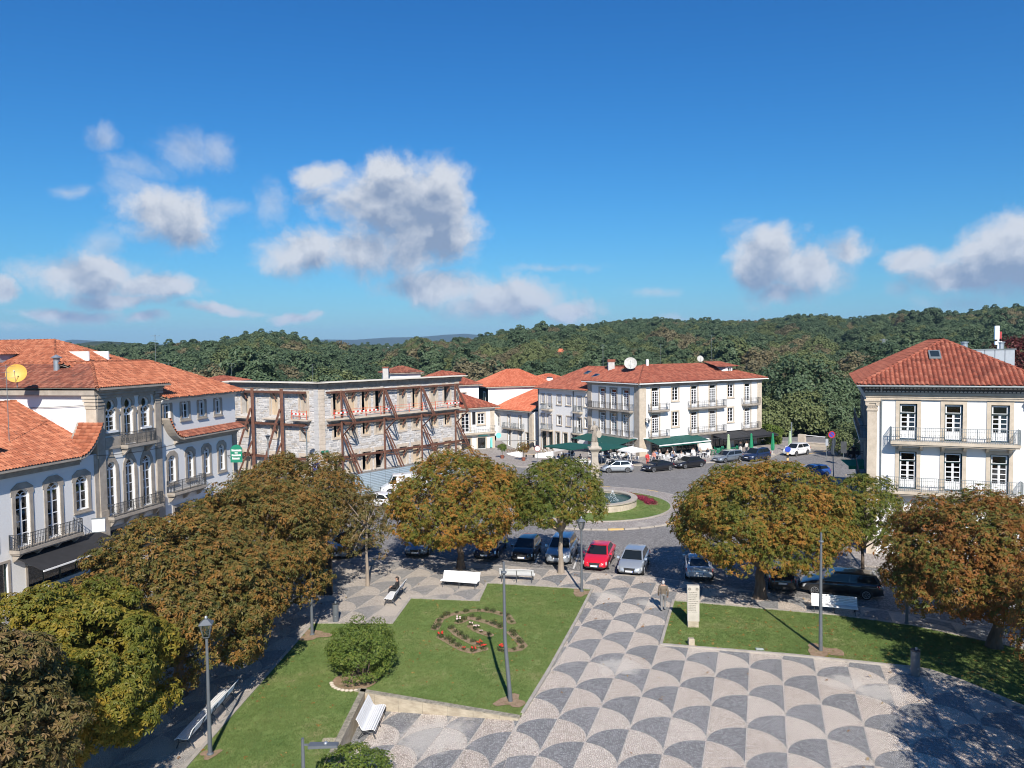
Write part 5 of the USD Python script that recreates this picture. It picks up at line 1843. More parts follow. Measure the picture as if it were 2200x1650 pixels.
for q in G6:
    win(t, F, *q, sur=.2, rows=1, cols=2, trim=STONE_L, name='shop_door', sash=WOOD_G)
for a, b in ((10.9, 8.6), (2.9, 1.2)):
    for z in (5.55, 2.2):
        balcony(t, F, L6 - a, L6 - b, z, out=.75, mat=STONE_L, iron=IRON_G, scroll=False, gap=.14)
for u in (.1, L6 - 3.4):
    F(MB().tube([(u, -.1, -2), (u, -.1, 8.7)], .07, 6)).build('drainpipe', IRON, t)
F(MB().box(-.4, L6, -.62, -.5, 8.78, 8.88)).build('gutter', IRON_G, t)
pl = [[F.p(-.5, -.6, 8.9), F.p(L6 + .2, -.6, 8.9), F.p(L6 + .2, 7.5, 12.3), F.p(4.0, 7.5, 12.3)], [F.p(-.5, 13, 8.9), F.p(-.5, -.6, 8.9), F.p(4.0, 7.5, 12.3)], [F.p(L6 + .2, 13, 9.8), F.p(-.5, 13, 8.9), F.p(4.0, 7.5, 12.3), F.p(L6 + .2, 7.5, 12.3)]]
roof(t, pl, TILE_MID, [(pl[0][3], pl[0][2]), (pl[0][0], pl[0][3])], pitch=.3, course=.45, seed=41)
for u, d in ((6.2, 4.6), (9.2, 3.6)):
    z = 8.9 + (d + .6) * 3.4 / 8.1 + .18
    sk = F(MB().hexa([(u, d, z), (u + 1.0, d, z), (u + 1.0, d + .9, z + .38), (u, d + .9, z + .38), (u, d, z + .1), (u + 1., d, z + .1), (u + 1., d + .9, z + .48), (u, d + .9, z + .48)])).build('skylight', IRON_G, t)
    F(MB().quad((u + .1, d + .1, z + .15), (u + .9, d + .1, z + .15), (u + .9, d + .8, z + .46), (u + .1, d + .8, z + .46))).build('pane', GLASS, sk)

CAFE = thing('cafe_house', 'white three-storey corner house with iron balconies above green cafe awnings', 'house', (*CA, 0))
FC = Face(CA, CT, CA)
FD = Face(CE, np.array([0.515, -0.857]), CA)
DOORS = [(2.27, 3.65), (9.85, 11.15), (13.6, 14.95), (21.1, 22.4)]
WINS = [(6.15, 7.35), (17.45, 18.65)]
opsC = [(a, b, 6.58, 9.75, 'balcony_door') for a, b in DOORS] + [(a, b, 2.8, 5.9, 'balcony_door') for a, b in DOORS]
opsC += [(a, b, 7.75, 9.7, 'window') for a, b in WINS] + [(a, b, 4.0, 6.1, 'window') for a, b in WINS]
gC = [(2.2, 6.2, .1, 2.15), (7.0, 11.2, .1, 2.15), (14.2, 17.6, .1, 2.1), (19, 23, .1, 2.1)]
wall(CAFE, FC, 0, 24.8, 0, 10.3, [opening(*q[:4]) for q in opsC] + [opening(*q) for q in gC], WHITE_C)
LD = 11.9
dD = [(LD - 9.0, LD - 7.75), (LD - 6.35, LD - 5.05), (LD - 3.6, LD - 2.3)]
opsD = [(a, b, 6.55, 9.4, 'balcony_door') for a, b in dD] + [(a, b, 2.75, 5.85, 'balcony_door') for a, b in dD]
gD = [(1.5, 4.6, .1, 2.0), (6, 10.2, .1, 2.0)]
wall(CAFE, FD, 0, LD - .36, 0, 10.3, [opening(*q[:4]) for q in opsD] + [opening(*q) for q in gD], WHITE)
FC(MB().box(24.45, 24.8, .36, 11.9, 0, 10.3).box(.4, 24.4, 11.55, 11.9, 0, 10.3)).build('wall', WHITE, CAFE)
core(CAFE, FC, 0, 24.8, 0, 11.9, 0, 10.0)
FC(MB().box(1.5, 24.0, .5, .62, 2.2, 10)).build('curtain_lining', CURTAIN, CAFE)
FD(MB().box(1.0, 10.5, .5, .62, 2.2, 10)).build('curtain_lining', CURTAIN, CAFE)
for q in opsC:
    win(CAFE, FC, *q[:4], sur=.22, cols=2 if q[4] == 'window' else 4, rows=4 if q[4] == 'window' else 6, trim=STONE_L, name=q[4], transom=None if q[4] == 'window' else q[3] - .55, panel=0.45 if q[4] != 'window' else 0, curtain=(0, 1))
for q in opsD:
    win(CAFE, FD, *q[:4], sur=.26, cols=4, rows=6, trim=STONE, name=q[4], transom=q[3] - .5, panel=.45, curtain=(0, 1))
for q, F in [(q, FC) for q in gC] + [(q, FD) for q in gD]:
    win(CAFE, F, *q, sur=.18, cols=4, rows=1, sash=WOOD_G, name='shop_window', trim=STONE_L)
for u0, u1 in ((1.55, 5.0), (9.15, 16.4), (20.4, 23.8)):
    for z in (6.55, 2.75):
        balcony(CAFE, FC, u0, u1, z, out=.85, mat=STONE, iron=IRON, gap=.16, scroll=False)
for z in (6.5, 2.7):
    balcony(CAFE, FD, .9, LD - 1.2, z, out=.8, mat=STONE, iron=IRON, gap=.16, scroll=False)
for F, a, b in ((FC, -.05, 1.15), (FC, 23.95, 24.85), (FD, 0, .9)):
    F(MB().box(a, b, -.13, -.002, 0, 9.9)).build('pilaster', STONE_L if F is FC else STONE, CAFE)
FD(MB().box(LD - 1.0, LD + .05, -.11, -.002, 0, 9.9)).build('pilaster', STONE, CAFE)
eave_band(CAFE, FC, .35, 24.9, 9.9, 10.35, .5, STONE)
eave_band(CAFE, FD, 0, LD - .3, 9.9, 10.35, .5, STONE)
FC(MB().box(-.6, 25.6, -.85, -.72, 10.3, 10.42)).build('gutter', PVC, CAFE)
FD(MB().box(-.6, LD + .6, -.85, -.72, 10.3, 10.42)).build('gutter', PVC, CAFE)
pl, rd = hip(FC, -.75, 25.5, -.75, 12.65, 10.45, 12.75, 6.7, 6.9)
roof(CAFE, pl, TILE_MID, rd, pitch=.3, course=.45, seed=44)
# dormer at the right of the roof
mb = MB()
d0, z0 = 2.3, 11.3
mb.box(19.6, 20.9, d0, d0 + 3.5, z0 - .2, z0 + .95)
dm = FC(mb).build('dormer', PVC, CAFE)
FC(MB().box(19.95, 20.55, d0 - .03, d0 - .005, z0 + .1, z0 + .8)).build('pane', DARKROOM, dm)
FC(MB().box(20.22, 20.28, d0 - .05, d0 - .03, z0 + .1, z0 + .8).box(19.95, 20.55, d0 - .05, d0 - .03, z0 + .42, z0 + .48)).build('sash', WOOD_W, dm)
tl = MB()
tiles(tl, [FC.p(17.5, d0 - .35, z0 + 1.0), FC.p(22.2, d0 - .35, z0 + 1.0), FC.p(21.5, d0 + 3.4, z0 + 1.75), FC.p(18.2, d0 + 3.4, z0 + 1.75)], .3)
tl.v = [v + np.array([CA[0] * 0, 0, 0]) for v in tl.v]
tl.build('dormer_tiles', TILE_MID, dm, kind='stuff')
FC(MB().hexa([(18.2, d0, z0 - .2), (19.6, d0, z0 - .2), (19.6, d0 + 3, z0), (18.4, d0 + 3, z0), (18.3, d0, z0), (19.6, d0, z0 + .95), (19.6, d0 + 3, z0 + 1.3), (18.4, d0 + 3, z0 + 1.2)])).build('dormer_cheek', WHITE, dm)


def cworld(u, d, z):
    n = np.array([-CT[1], CT[0]])
    q = CA + u * CT + d * n
    return np.array([q[0], q[1], z])


DISHM = pmat('pale_dish_paint', (0.52, 0.52, 0.49), 0.6, scale=4, color2=(0.34, 0.33, 0.29))
dish('satellite_dish', 'large pale satellite dish at the left end of the cafe house roof', cworld(3.3, 5.8, 11.9), .95, (-.1, -1, .45), DISHM, .3)
dish('satellite_dish', 'smaller white satellite dish on the middle of the cafe house ridge', cworld(17.6, 5.9, 12.75), .52, (.05, -1, .4), DISHM, .3)
t = thing('chimney', 'brick-topped chimney behind the large dish on the cafe house', 'chimney', (*D(1313, 790, 121)[:2], 10.6))
MB().box(-.5, .5, -.4, .4, 0, 2.6).build('stack', MORTAR, t)
MB().box(-.62, .62, -.5, .5, 2.6, 3.0).build('cap', TILE_OLD, t)
t = thing('chimney', 'rounded white flue pipe right of the large roof dish', 'chimney', cworld(6.4, 5.6, 12.4))
MB().lathe([(0, 0), (.22, 0), (.22, 1.1), (.15, 1.25), (0, 1.3)], n=12).build('pipe', PVC, t, True)
tv_aerial('tall thin aerial mast right of centre on the cafe house ridge', cworld(20.4, 6.2, 12.7), 4.6, 1, .9, .3)
tv_aerial('television aerial with orange reflectors above the left of the cafe roof', cworld(9.6, 6.2, 12.7), 3.2, 2, .9, .3)
tv_aerial('thin television aerial above the brick-topped chimney', cworld(1.6, 10.2, 13.0), 3.0, 2, .8, .3)

# ------------------------------------------------------------ right-hand house
OR = np.array([26.19, 55.0])
TRT = np.array([0.9205, -0.3907])
t = thing('right_house', 'white house with red hipped roof, stone pilasters and long iron balconies at the right', 'house', (*OR, 0))
F = Face(OR, TRT, OR)
FS = Face(OR + 20 * np.array([0.3907, 0.9205]), np.array([-0.3907, -0.9205]), OR)
RH = t
SLATE = pmat('slate_clad_wall', (0.075, 0.085, 0.11), 0.7, scale=2.0, space='world', var=0.3)
ops = []
for a, b in ((1.91, 3.03), (4.75, 5.87), (7.56, 8.66)):
    ops += [(a, b, 8.6, 11.2), (a, b, 5.05, 7.76), (a, b, .3, 3.3)]
wall(t, F, 0, 10.4, 0, 12.0, [opening(*q) for q in ops], WHITE_C)
sops = [(20 - 2.6 - k * 3.2, 20 - 1.5 - k * 3.2, z0, z1) for k in range(6) for z0, z1 in ((8.4, 11.1), (4.9, 7.7), (.3, 3.2))]
wall(t, FS, 0, 19.64, 0, 12.0, [opening(*q) for q in sops], SLATE)
F(MB().box(10.05, 10.4, .36, 20, 0, 12).box(.4, 10, 19.65, 20, 0, 12)).build('wall', WHITE, t)
core(t, F, 0, 10.4, 0, 20, 0, 11.7)
for k, q in enumerate(ops):
    win(t, F, *q, sur=.25, cols=2, rows=4, transom=q[3] - .66, panel=.62, b=.15, bar_w=.03, trim=STONE_L, name='balcony_door', curtain=((.55, .95), (0, .0), (.62, .9))[k % 3] if k % 3 != 1 else None)
    # dark green outer frame
    op = opening(*q)
    F(upright(MB(), op.buffer(.004).difference(op.buffer(-.06)).union(sg.box(q[0], q[3] - .69, q[1], q[3] - .63)), .06, .13)).build('outer_frame', WOOD_G, t)
for q in sops:
    win(t, FS, *q, sur=.25, cols=2, rows=4, transom=q[3] - .6, trim=GRANITE_D, name='balcony_door', panel=.6)
balcony(t, F, 1.3, 9.2, 8.56, out=.9, mat=STONE_L, iron=IRON_G, gap=.13, h=1.0)
balcony(t, F, 1.12, 9.4, 5.0, out=.9, mat=STONE_L, iron=IRON_G, gap=.13, h=1.0)
for k in range(6):
    u = 1.95 + k * 1.35
    for z in (8.28, 4.72):
        F(MB().hexa([(u - .1, -.12, z - .35), (u + .1, -.12, z - .35), (u + .1, -.05, z - .45), (u - .1, -.05, z - .45), (u - .1, -.65, z), (u + .1, -.65, z), (u + .1, -.05, z), (u - .1, -.05, z)])).build('bracket', STONE_L, t)
for z in (8.5, 4.95):
    balcony(t, FS, 2, 18.8, z, out=.7, mat=STONE, iron=IRON, gap=.18, scroll=False)


def capital(F, a, b, fl=1):
    mb = MB().box(a, b, -.16, -.002, 0, 10.7)
    F(mb).build('pilaster', STONE_L, t)
    cb = MB()
    for k, (z0, z1, o) in enumerate(((10.68, 10.8, .06), (10.8, 11.05, .03), (11.05, 11.25, .08), (11.25, 11.38, .15), (11.38, 11.5, .2))):
        cb.box(a - o, b + o, -.17 - o, -.003, z0, z1)
    for s in (-1, 1):                                        # scrolls
        c = a - .02 if s < 0 else b + .02
        cb.tube([(c, -.1, 11.16), (c, -.32, 11.16)], .13, 10)
    for k in range(4):
        u = a + (b - a) * (k + .5) / 4
        cb.hexa([(u - .06, -.2, 10.8), (u + .06, -.2, 10.8), (u + .06, -.15, 10.8), (u - .06, -.15, 10.8), (u - .08, -.3, 11.08), (u + .08, -.3, 11.08), (u + .08, -.15, 10.8), (u - .08, -.15, 11.1)])
    F(cb).build('capital', STONE_L, t)


capital(F, -.2, .45)
capital(F, 9.75, 10.4)
F(MB().tube([(.72, -.1, 0), (.72, -.1, 11.9), (.66, -.8, 12.45)], .065, 8)).build('drainpipe', IRON_G, t)
F(MB().box(-.3, 10.6, -.16, .0, 11.5, 11.66).box(-.34, 10.64, -.22, .0, 11.66, 11.84).box(-.42, 10.72, -.34, .0, 11.84, 12.0)).build('cornice', STONE_L, t)
FS(MB().box(0, 19.7, -.2, 0, 11.2, 11.36).box(0, 19.7, -.3, 0, 11.36, 11.8)).build('cornice', STONE, t)
EAVE_D = pmat('dark_eave_mortar', (.11, .095, .085), .9)
# double row of under-eave tiles
for r, (z, o) in enumerate(((12.02, .42), (12.27, .66))):
    mb = MB()
    for k in range(int(11.2 / .24)):
        u = -.4 + k * .24
        th_ = np.linspace(0, math.pi, 6)
        v = [(u + .11 - .1 * math.cos(x), d, z + .02 + .11 * math.sin(x)) for d in (-o, .1) for x in th_]
        mb.add(v, [(i, i + 1, i + 7, i + 6) for i in range(5)])
        mb.add(v[:6], [(0, i, i + 1) for i in range(1, 5)])
    F(mb).build('eave_tiles', pmat('pale_eave_tile_%d' % r, (0.55, 0.48, 0.40), 0.85, var=0.2), t, kind='stuff')
    F(MB().box(-.45, 10.8, -o + .06, .0, z - .015, z + .22)).build('eave_course', EAVE_D, t)
F(MB().tube([(-.95, -.98, 12.5), (11.3, -.98, 12.5)], .075, 6)).build('gutter', IRON_G, t)
pl, rd = hip(F, -.9, 11.36, -.9, 20.8, 12.58, 15.75, 6.13, 6.13)
roof(t, pl, TILE_MID, rd, pitch=.31, course=.42, seed=51, cap=TILE_MID)
s_ = 3.17 / 6.13
u0, d0 = 4.0, 2.3
zz = 12.58 + (d0 + .9) * s_ + .16
sk = F(MB().hexa([(u0, d0, zz), (u0 + .78, d0, zz), (u0 + .78, d0 + 1.0, zz + s_), (u0, d0 + 1.0, zz + s_), (u0, d0, zz + .1), (u0 + .78, d0, zz + .1), (u0 + .78, d0 + 1., zz + s_ + .1), (u0, d0 + 1., zz + s_ + .1)])).build('skylight', IRON_G, t)
F(MB().quad((u0 + .1, d0 + .1, zz + .165), (u0 + .68, d0 + .1, zz + .165), (u0 + .68, d0 + .88, zz + .165 + .78 * s_), (u0 + .1, d0 + .88, zz + .165 + .78 * s_))).build('pane', pmat('skylight_glass', (.02, .03, .035), .08), sk)
# flat-roofed plant room and mast behind
p0 = D(2060, 800, 82)
t = thing('plant_room', 'grey metal-clad plant room behind the right-hand roof', 'building', (*p0[:2], 0))
zt = D(2120, 752, 82)[2]
PAN = pmat('grey_metal_panel', (0.40, 0.43, 0.46), 0.5, metallic=0.3, var=0.06)
MB().box(-.5, 6.1, .1, 8, 0, zt).build('body', PAN, t)
for k in range(6):
    MB().box(-.48 + k * 1.1, .6 + k * 1.1 - .05, .0, .09, 8, zt - .02).build('panel', PAN, t)
MB().box(-.6, 6.2, -.06, .14, zt, zt + .12).build('coping', IRON_G, t)
for px, h in ((2072, .8), (2150, .75)):
    c = D(px, 750, 84)
    MB().lathe([(0, zt), (.32, zt), (.32, zt + h), (.42, zt + h + .02), (.42, zt + h + .12), (0, zt + h + .16)], (c[0] - p0[0], c[1] - p0[1], 0), 12).build('vent', ZINC, t)
c = D(2144, 752, 84)
t = thing('antenna_mast', 'white mast with flat panel antennas rising behind the right-hand roof', 'aerial', (*c[:2], zt))
MB().tube([(0, 0, -.5), (0, 0, 2.4)], .1, 10).build('mast', PVC, t)
MB().box(-.42, .05, -.15, .08, 1.15, 2.65).box(-.38, 0, -.13, .08, .55, .95).build('panel', PVC, t)
MB().box(.12, .42, .0, .16, .95, 2.0).build('panel', pmat('maroon_panel', (.35, .05, .05), .5), t)
MB().hexa([(.08, 0, .9), (.5, 0, .75), (.5, .1, .75), (.08, .1, .9), (.08, 0, 1.2), (.35, 0, 1.25), (.35, .1, 1.25), (.08, .1, 1.2)]).build('bracket', PVC, t)

# ------------------------------------------------------------ the trees of the square
BARK = pmat('chestnut_bark', (0.085, 0.062, 0.045), 0.95, scale=3.0, vec_scale=(2, 2, .5), bump=0.9, bscale=12, color2=(0.16, 0.12, 0.09))
BARK_L = pmat('pale_bark', (0.20, 0.165, 0.13), 0.95, scale=3.0, vec_scale=(2, 2, .5), bump=0.9, bscale=12, color2=(0.34, 0.28, 0.22))
L_BROWN = leaf_mat('chestnut_leaf_brown', [(0, (0.063, 0.078, 0.020)), (.3, (0.121, 0.118, 0.029)), (.5, (0.184, 0.138, 0.033)), (.68, (0.253, 0.138, 0.033)), (.85, (0.310, 0.156, 0.037)), (1, (0.184, 0.180, 0.039))], .55, .55, .3)
L_DULL = leaf_mat('chestnut_leaf_dull_brown', [(0, (0.063, 0.069, 0.020)), (.35, (0.121, 0.110, 0.032)), (.55, (0.173, 0.134, 0.045)), (.75, (0.231, 0.151, 0.062)), (.9, (0.273, 0.174, 0.080)), (1, (0.179, 0.168, 0.050))], .6, .6, .25)
L_YELL = leaf_mat('chestnut_leaf_yellow', [(0, (0.086, 0.108, 0.018)), (.3, (0.154, 0.165, 0.023)), (.55, (0.246, 0.210, 0.030)), (.8, (0.344, 0.239, 0.033)), (1, (0.357, 0.171, 0.030))], .5, .5, .35)
L_MIX = leaf_mat('chestnut_leaf_mixed', [(0, (0.075, 0.102, 0.019)), (.3, (0.138, 0.157, 0.025)), (.48, (0.213, 0.181, 0.029)), (.62, (0.312, 0.181, 0.033)), (.8, (0.425, 0.193, 0.037)), (1, (0.475, 0.229, 0.042))], .55, .5, .35)
L_GREEN = leaf_mat('chestnut_leaf_green', [(0, (0.059, 0.094, 0.016)), (.35, (0.113, 0.147, 0.022)), (.6, (0.166, 0.176, 0.028)), (.8, (0.261, 0.176, 0.030)), (1, (0.309, 0.152, 0.030))], .55, .5, .35)
L_RED = leaf_mat('chestnut_leaf_russet', [(0, (0.072, 0.106, 0.020)), (.28, (0.132, 0.144, 0.026)), (.45, (0.220, 0.144, 0.032)), (.65, (0.297, 0.131, 0.032)), (.85, (0.330, 0.125, 0.035)), (1, (0.242, 0.163, 0.030))], .5, .5, .35)


def chestnut(x, y, R, Rz, zc, mat, label, seed, r=.3, trunk=None, nclump=120, per=135, size=.185, leaflets=4, clear=1.9, group='chestnut trees round the square', low=-.72, **kw):
    t = thing('chestnut_tree', label, 'tree', (x, y, ZP), 0, group)
    v, f, cen = crown(seed, R, Rz, (0, 0, zc), nclump, per, size, leaflets, low=low, fill=.16, **kw)
    MB().add(v, f).build('crown', mat, t)
    mb = MB()
    rng = np.random.default_rng(seed)
    limbs(mb, (0, 0, -.15), max(clear, zc - Rz * .75), r, cen[rng.permutation(len(cen))[:26]] * [.82, .82, .95] + [0, 0, .1], rng, n=8)
    mb.build('trunk', trunk or BARK, t, True)
    return t


chestnut(-16.4, 19.8, 3.9, 3.3, 5.0, L_DULL, 'brown-leaved chestnut filling the lower left corner of the view', 101, per=150, leaflets=5)
chestnut(-15.9, 26.0, 3.5, 2.95, 4.05, L_YELL, 'yellow-green chestnut near the left edge, brightest of the left row', 102, per=140, leaflets=5)
chestnut(-15.1, 33.2, 4.3, 3.5, 4.45, L_BROWN, 'brown chestnut behind the yellow-green one, before the black awning', 103, per=140)
chestnut(-14.5, 41.0, 4.6, 3.6, 4.5, L_BROWN, 'brown chestnut of the left row beside the tall town house', 104)
chestnut(-14.9, 51.6, 4.9, 3.6, 4.6, L_BROWN, 'brown chestnut at the far end of the left row, before the ruin', 105)
chestnut(-3.75, 52.3, 4.75, 3.5, 4.55, L_MIX, 'big round rust and green chestnut over the middle parked cars', 106, clear=2.2)
chestnut(3.2, 51.0, 2.85, 2.4, 5.35, L_GREEN, 'smaller green chestnut with pale trunk before the silver four-wheel drive', 107, r=.2, trunk=BARK_L, nclump=60, per=90, clear=2.9)
chestnut(15.0, 45.4, 5.15, 3.35, 4.75, L_MIX, 'largest chestnut, orange and green, right of the checked walkway', 108, r=.38, nclump=140, per=145, low=-.6)
chestnut(22.7, 48.5, 2.35, 2.3, 4.4, L_GREEN, 'slim green chestnut between the large orange one and the russet one', 109, r=.14, nclump=46, per=80, clear=2.4)
chestnut(24.2, 37.4, 5.1, 3.1, 4.55, L_RED, 'russet red-brown chestnut before the right-hand house', 110, r=.36, nclump=135, per=140)
chestnut(23.4, 25.8, 4.7, 3.6, 5.0, L_RED, 'chestnut at the right edge that shades the lawn', 111, r=.33, nclump=90, per=110)
chestnut(19.6, 18.6, 4.6, 3.5, 5.0, L_MIX, 'chestnut at the lower right that shades the mosaic paving', 112, r=.33, nclump=90, per=110)

g_ = G(790, 1262)
t = thing('young_tree', 'young thin tree with sparse brown leaves beside the bench with the seated person', 'tree', (g_[0], g_[1], ZP))
v, f, cen = crown(120, 1.75, 2.6, (0, 0, 4.2), 40, 12, .19, 5, low=-.9, fill=.5, shell=(.45, 1.0))
MB().add(v, f).build('crown', L_DULL, t)
mb = MB()
limbs(mb, (0, 0, -.1), 4.6, .11, cen[::2], np.random.default_rng(3), n=7)
mb.build('trunk', BARK_L, t, True)

L_BUSH = leaf_mat('bush_leaf', [(0, (.055, .095, .018)), (.4, (.10, .155, .026)), (.75, (.165, .21, .036)), (1, (.23, .24, .05))], 1.5, .6, .3)


def bush(px, py, R, Rz, zc, label, seed, n=60, per=150, z=ZP + .05, at=None):
    g0 = G(px, py, z) if at is None else at
    t = thing('shrub', label, 'shrub', (g0[0], g0[1], z))
    v, f, cen = crown(seed, R, Rz, (0, 0, zc), n, per, .1, 1, low=-.85, fill=.2, width=.6, shell=(.78, 1.0))
    MB().add(v, f).build('foliage', L_BUSH, t)
    mb = MB()
    for k in range(5):
        a = k * 1.26
        mb.tube([(0.1 * math.cos(a), .1 * math.sin(a), -.1), (.4 * math.cos(a), .4 * math.sin(a), zc * .6), (.7 * R * math.cos(a), .7 * R * math.sin(a), zc)], [.05, .04, .015], 6)
    mb.build('stem', BARK, t, True)


_b = G(770, 1482)
bush(0, 0, 1.5, 1.4, 1.35, 'rounded bright green shrub on the lawn above the retaining wall', 130, at=(_b[0], _b[1] + 1.0))
_q = G(768, 1700, -.4)
bush(0, 0, 1.15, .95, .9, 'green shrub at the bottom edge beside the white bench', 131, n=40, z=-.55, at=(_q[0], _q[1] - .2))
# bare earth and edging stones beside the shrub
ring_ = sg.Point(_b[0] - .25, _b[1] + .55).buffer(1.05)
put_structure('soil_patch', ring_, ZP + .085, SOIL)
t = thing('edging_stones', 'row of small pale stones edging the soil below the rounded shrub', 'stones', (_b[0] - .25, _b[1] + .55, ZP + .05))
for k in range(9):
    a = math.radians(195 + k * 11)
    m = trimesh.creation.icosphere(1, .09)
    MB().add(m.vertices * [1.2, .9, .7] + [1.08 * math.cos(a), 1.08 * math.sin(a), .04], m.faces).build('stone', STONE_L, t, True)
# the dark red tree at the far right edge and small trees by the bank wall
L_DRED = leaf_mat('dark_red_leaf', [(0, (.05, .014, .014)), (.6, (.10, .022, .02)), (1, (.15, .04, .03))], .5, .5, .2)
c = D(2192, 800, 92)
t = thing('copper_tree', 'dark red-leaved tree at the right edge behind the plant room', 'tree', (c[0], c[1], -.5))
v, f, cen = crown(140, 4.0, 4.6, (0, 0, c[2] + .2), 60, 90, .35, 1, low=-.7, fill=.3, width=.6)
MB().add(v, f).build('crown', L_DRED, t)
mb = MB()
limbs(mb, (0, 0, -1), c[2] - 3, .3, cen[::5], np.random.default_rng(5))
mb.build('trunk', BARK, t, True)
for px, py, h, R, lab in ((1655, 955, 3.3, 1.7, 'small bright green tree behind the black awning'), (1822, 948, 4.2, 2.4, 'low olive tree behind the bank wall near the hanging cross sign')):
    c = G(px, py + 8)
    c = c * (118 / c[1]) if px < 1700 else c * (104 / c[1])
    t = thing('bank_tree', lab, 'tree', (c[0], c[1], -1.2))
    v, f, cen = crown(px, R, h * .55, (0, 0, h * .8), 40, 80, .28, 1, low=-.8, fill=.3, width=.65)
    MB().add(v, f).build('crown', L_BUSH if px < 1700 else forest_mats[1], t)
    mb = MB()
    limbs(mb, (0, 0, -.5), h * .5, .14, cen[::4], np.random.default_rng(6))
    mb.build('trunk', BARK, t, True)


# ------------------------------------------------------------ rose bed on the lawn: an oval border, two inner bars
def roses():
    rng = np.random.default_rng(77)
    pts, soil = [], []
    oval = [(935, 1358), (945, 1338), (965, 1328), (1000, 1322), None, (1008, 1320), (1035, 1318), (1065, 1322), (1090, 1330), (1100, 1345), None, (1098, 1366), (1112, 1380), (1124, 1395), (1116, 1402), (1098, 1405), (1080, 1404), None,
            (1040, 1402), (1015, 1408), (995, 1403), (975, 1392), (955, 1380), (947, 1376), None, (985, 1345), (1010, 1334), (1050, 1345), (1075, 1355), None, (970, 1358), (985, 1372), (1015, 1388), (1030, 1394), None, (1012, 1352), (1025, 1362), (1052, 1372)]
    seg = []
    for p in oval + [None]:
        if p is None:
            if len(seg) > 1:
                line = sg.LineString(seg)
                soil.append(line.buffer(.24))
                n = int(line.length / .5)
                for k in range(n + 1):
                    q = line.interpolate(k / max(n, 1), normalized=True)
                    pts.append((q.x + rng.normal(0, .05), q.y + rng.normal(0, .04)))
            seg = []
        else:
            seg.append(tuple(G(*p)[:2]))
    put_structure('rose_bed_soil', so.unary_union(soil), ZP + .075, SOIL)
    leafm = leaf_mat('rose_leaf', [(0, (.035, .05, .016)), (.6, (.07, .085, .025)), (1, (.13, .10, .04))], 2, .7, .2)
    kinds = []
    for nm, lab, col in (('red', 'small rose bush with red flowers in the oval bed on the lawn', (.62, .03, .02)), ('white', 'small rose bush with pinkish white flowers in the oval bed on the lawn', (.72, .55, .52)), ('', 'small dark rose bush without flowers in the oval bed on the lawn', None)):
        t = None
        kinds.append([nm, lab, col, t])
    petal = {'red': pmat('red_petal', (.62, .03, .02), .6, var=.2), 'white': pmat('pale_petal', (.74, .56, .52), .6, var=.15)}
    for k, (x, y) in enumerate(pts):
        g0 = [tuple(G(*p)[:2]) for p in ((947, 1376), (1010, 1407), (1035, 1402), (1080, 1404), (985, 1345), (1015, 1354), (1028, 1362))]
        dd = [math.hypot(x - a, y - b) for a, b in g0]
        i = int(np.argmin(dd))
        kind = 2 if dd[i] > (.55 if i in (1, 2) else .4) else (0 if i < 3 else 1 if i > 3 else 0)
        nm, lab, col, src = kinds[kind]
        ang, sc = rng.uniform(0, 360), rng.uniform(.45, .95)
        if src is None:
            t = thing('rose_bush', lab, 'rose bush', (x, y, ZP + .06), ang, 'rose bushes in the oval lawn bed, ' + (nm or 'no') + ' flowers')
            v, f, cen = crown(200 + kind, .17, .13, (0, 0, .16), 8, 14, .07, 1, low=-.6, fill=.3, width=.7)
            MB().add(v, f).build('foliage', leafm, t)
            MB().tube([(0, 0, -.03), (.02, 0, .2)], [.02, .012], 5).tube([(0, 0, 0), (-.1, .06, .25)], .01, 4).build('stem', BARK, t)
            if col:
                r2 = np.random.default_rng(5)
                for j in range(6):
                    m = trimesh.creation.icosphere(1, .05 + .015 * r2.random())
                    a = r2.uniform(0, 6.28)
                    MB().add(m.vertices * [1, 1, .7] + [.16 * math.cos(a) * r2.random(), .16 * math.sin(a), .27 + .08 * r2.random()], m.faces).build('flower', petal[nm], t, True)
            kinds[kind][3] = t
        else:
            copy_of(src, 'rose_bush', (x, y, ZP + .06), ang, scale=sc)


roses()
# flower bed on the roundabout
rng = np.random.default_rng(19)
bed = arc_strip(RC, RB + .9, RL - 1.3, math.radians(-8), math.radians(62), 12)
put_structure('flower_bed_soil', bed, .2, SOIL)
p = rng.uniform((bed.bounds[0], bed.bounds[1]), (bed.bounds[2], bed.bounds[3]), (1500, 2))
p = p[shapely.contains_xy(bed.buffer(-.1), p[:, 0], p[:, 1])][:420]
v, f = leaves(np.repeat(np.c_[p, np.full(len(p), .32)], 9, 0) + rng.normal(0, .09, (len(p) * 9, 3)), rng.normal(0, .6, (len(p) * 9, 3)) + [0, 0, 1], .11, rng, 2)
single('flower_bed', MB().add(v, f), leaf_mat('bedding_flower', [(0, (.05, .07, .02)), (.35, (.16, .03, .04)), (.6, (.36, .03, .08)), (.8, (.50, .06, .13)), (1, (.12, .10, .03))], .8, .5, .15), 'curved bed of pink and dark red flowers on the roundabout lawn', 'flowers', kind='stuff')

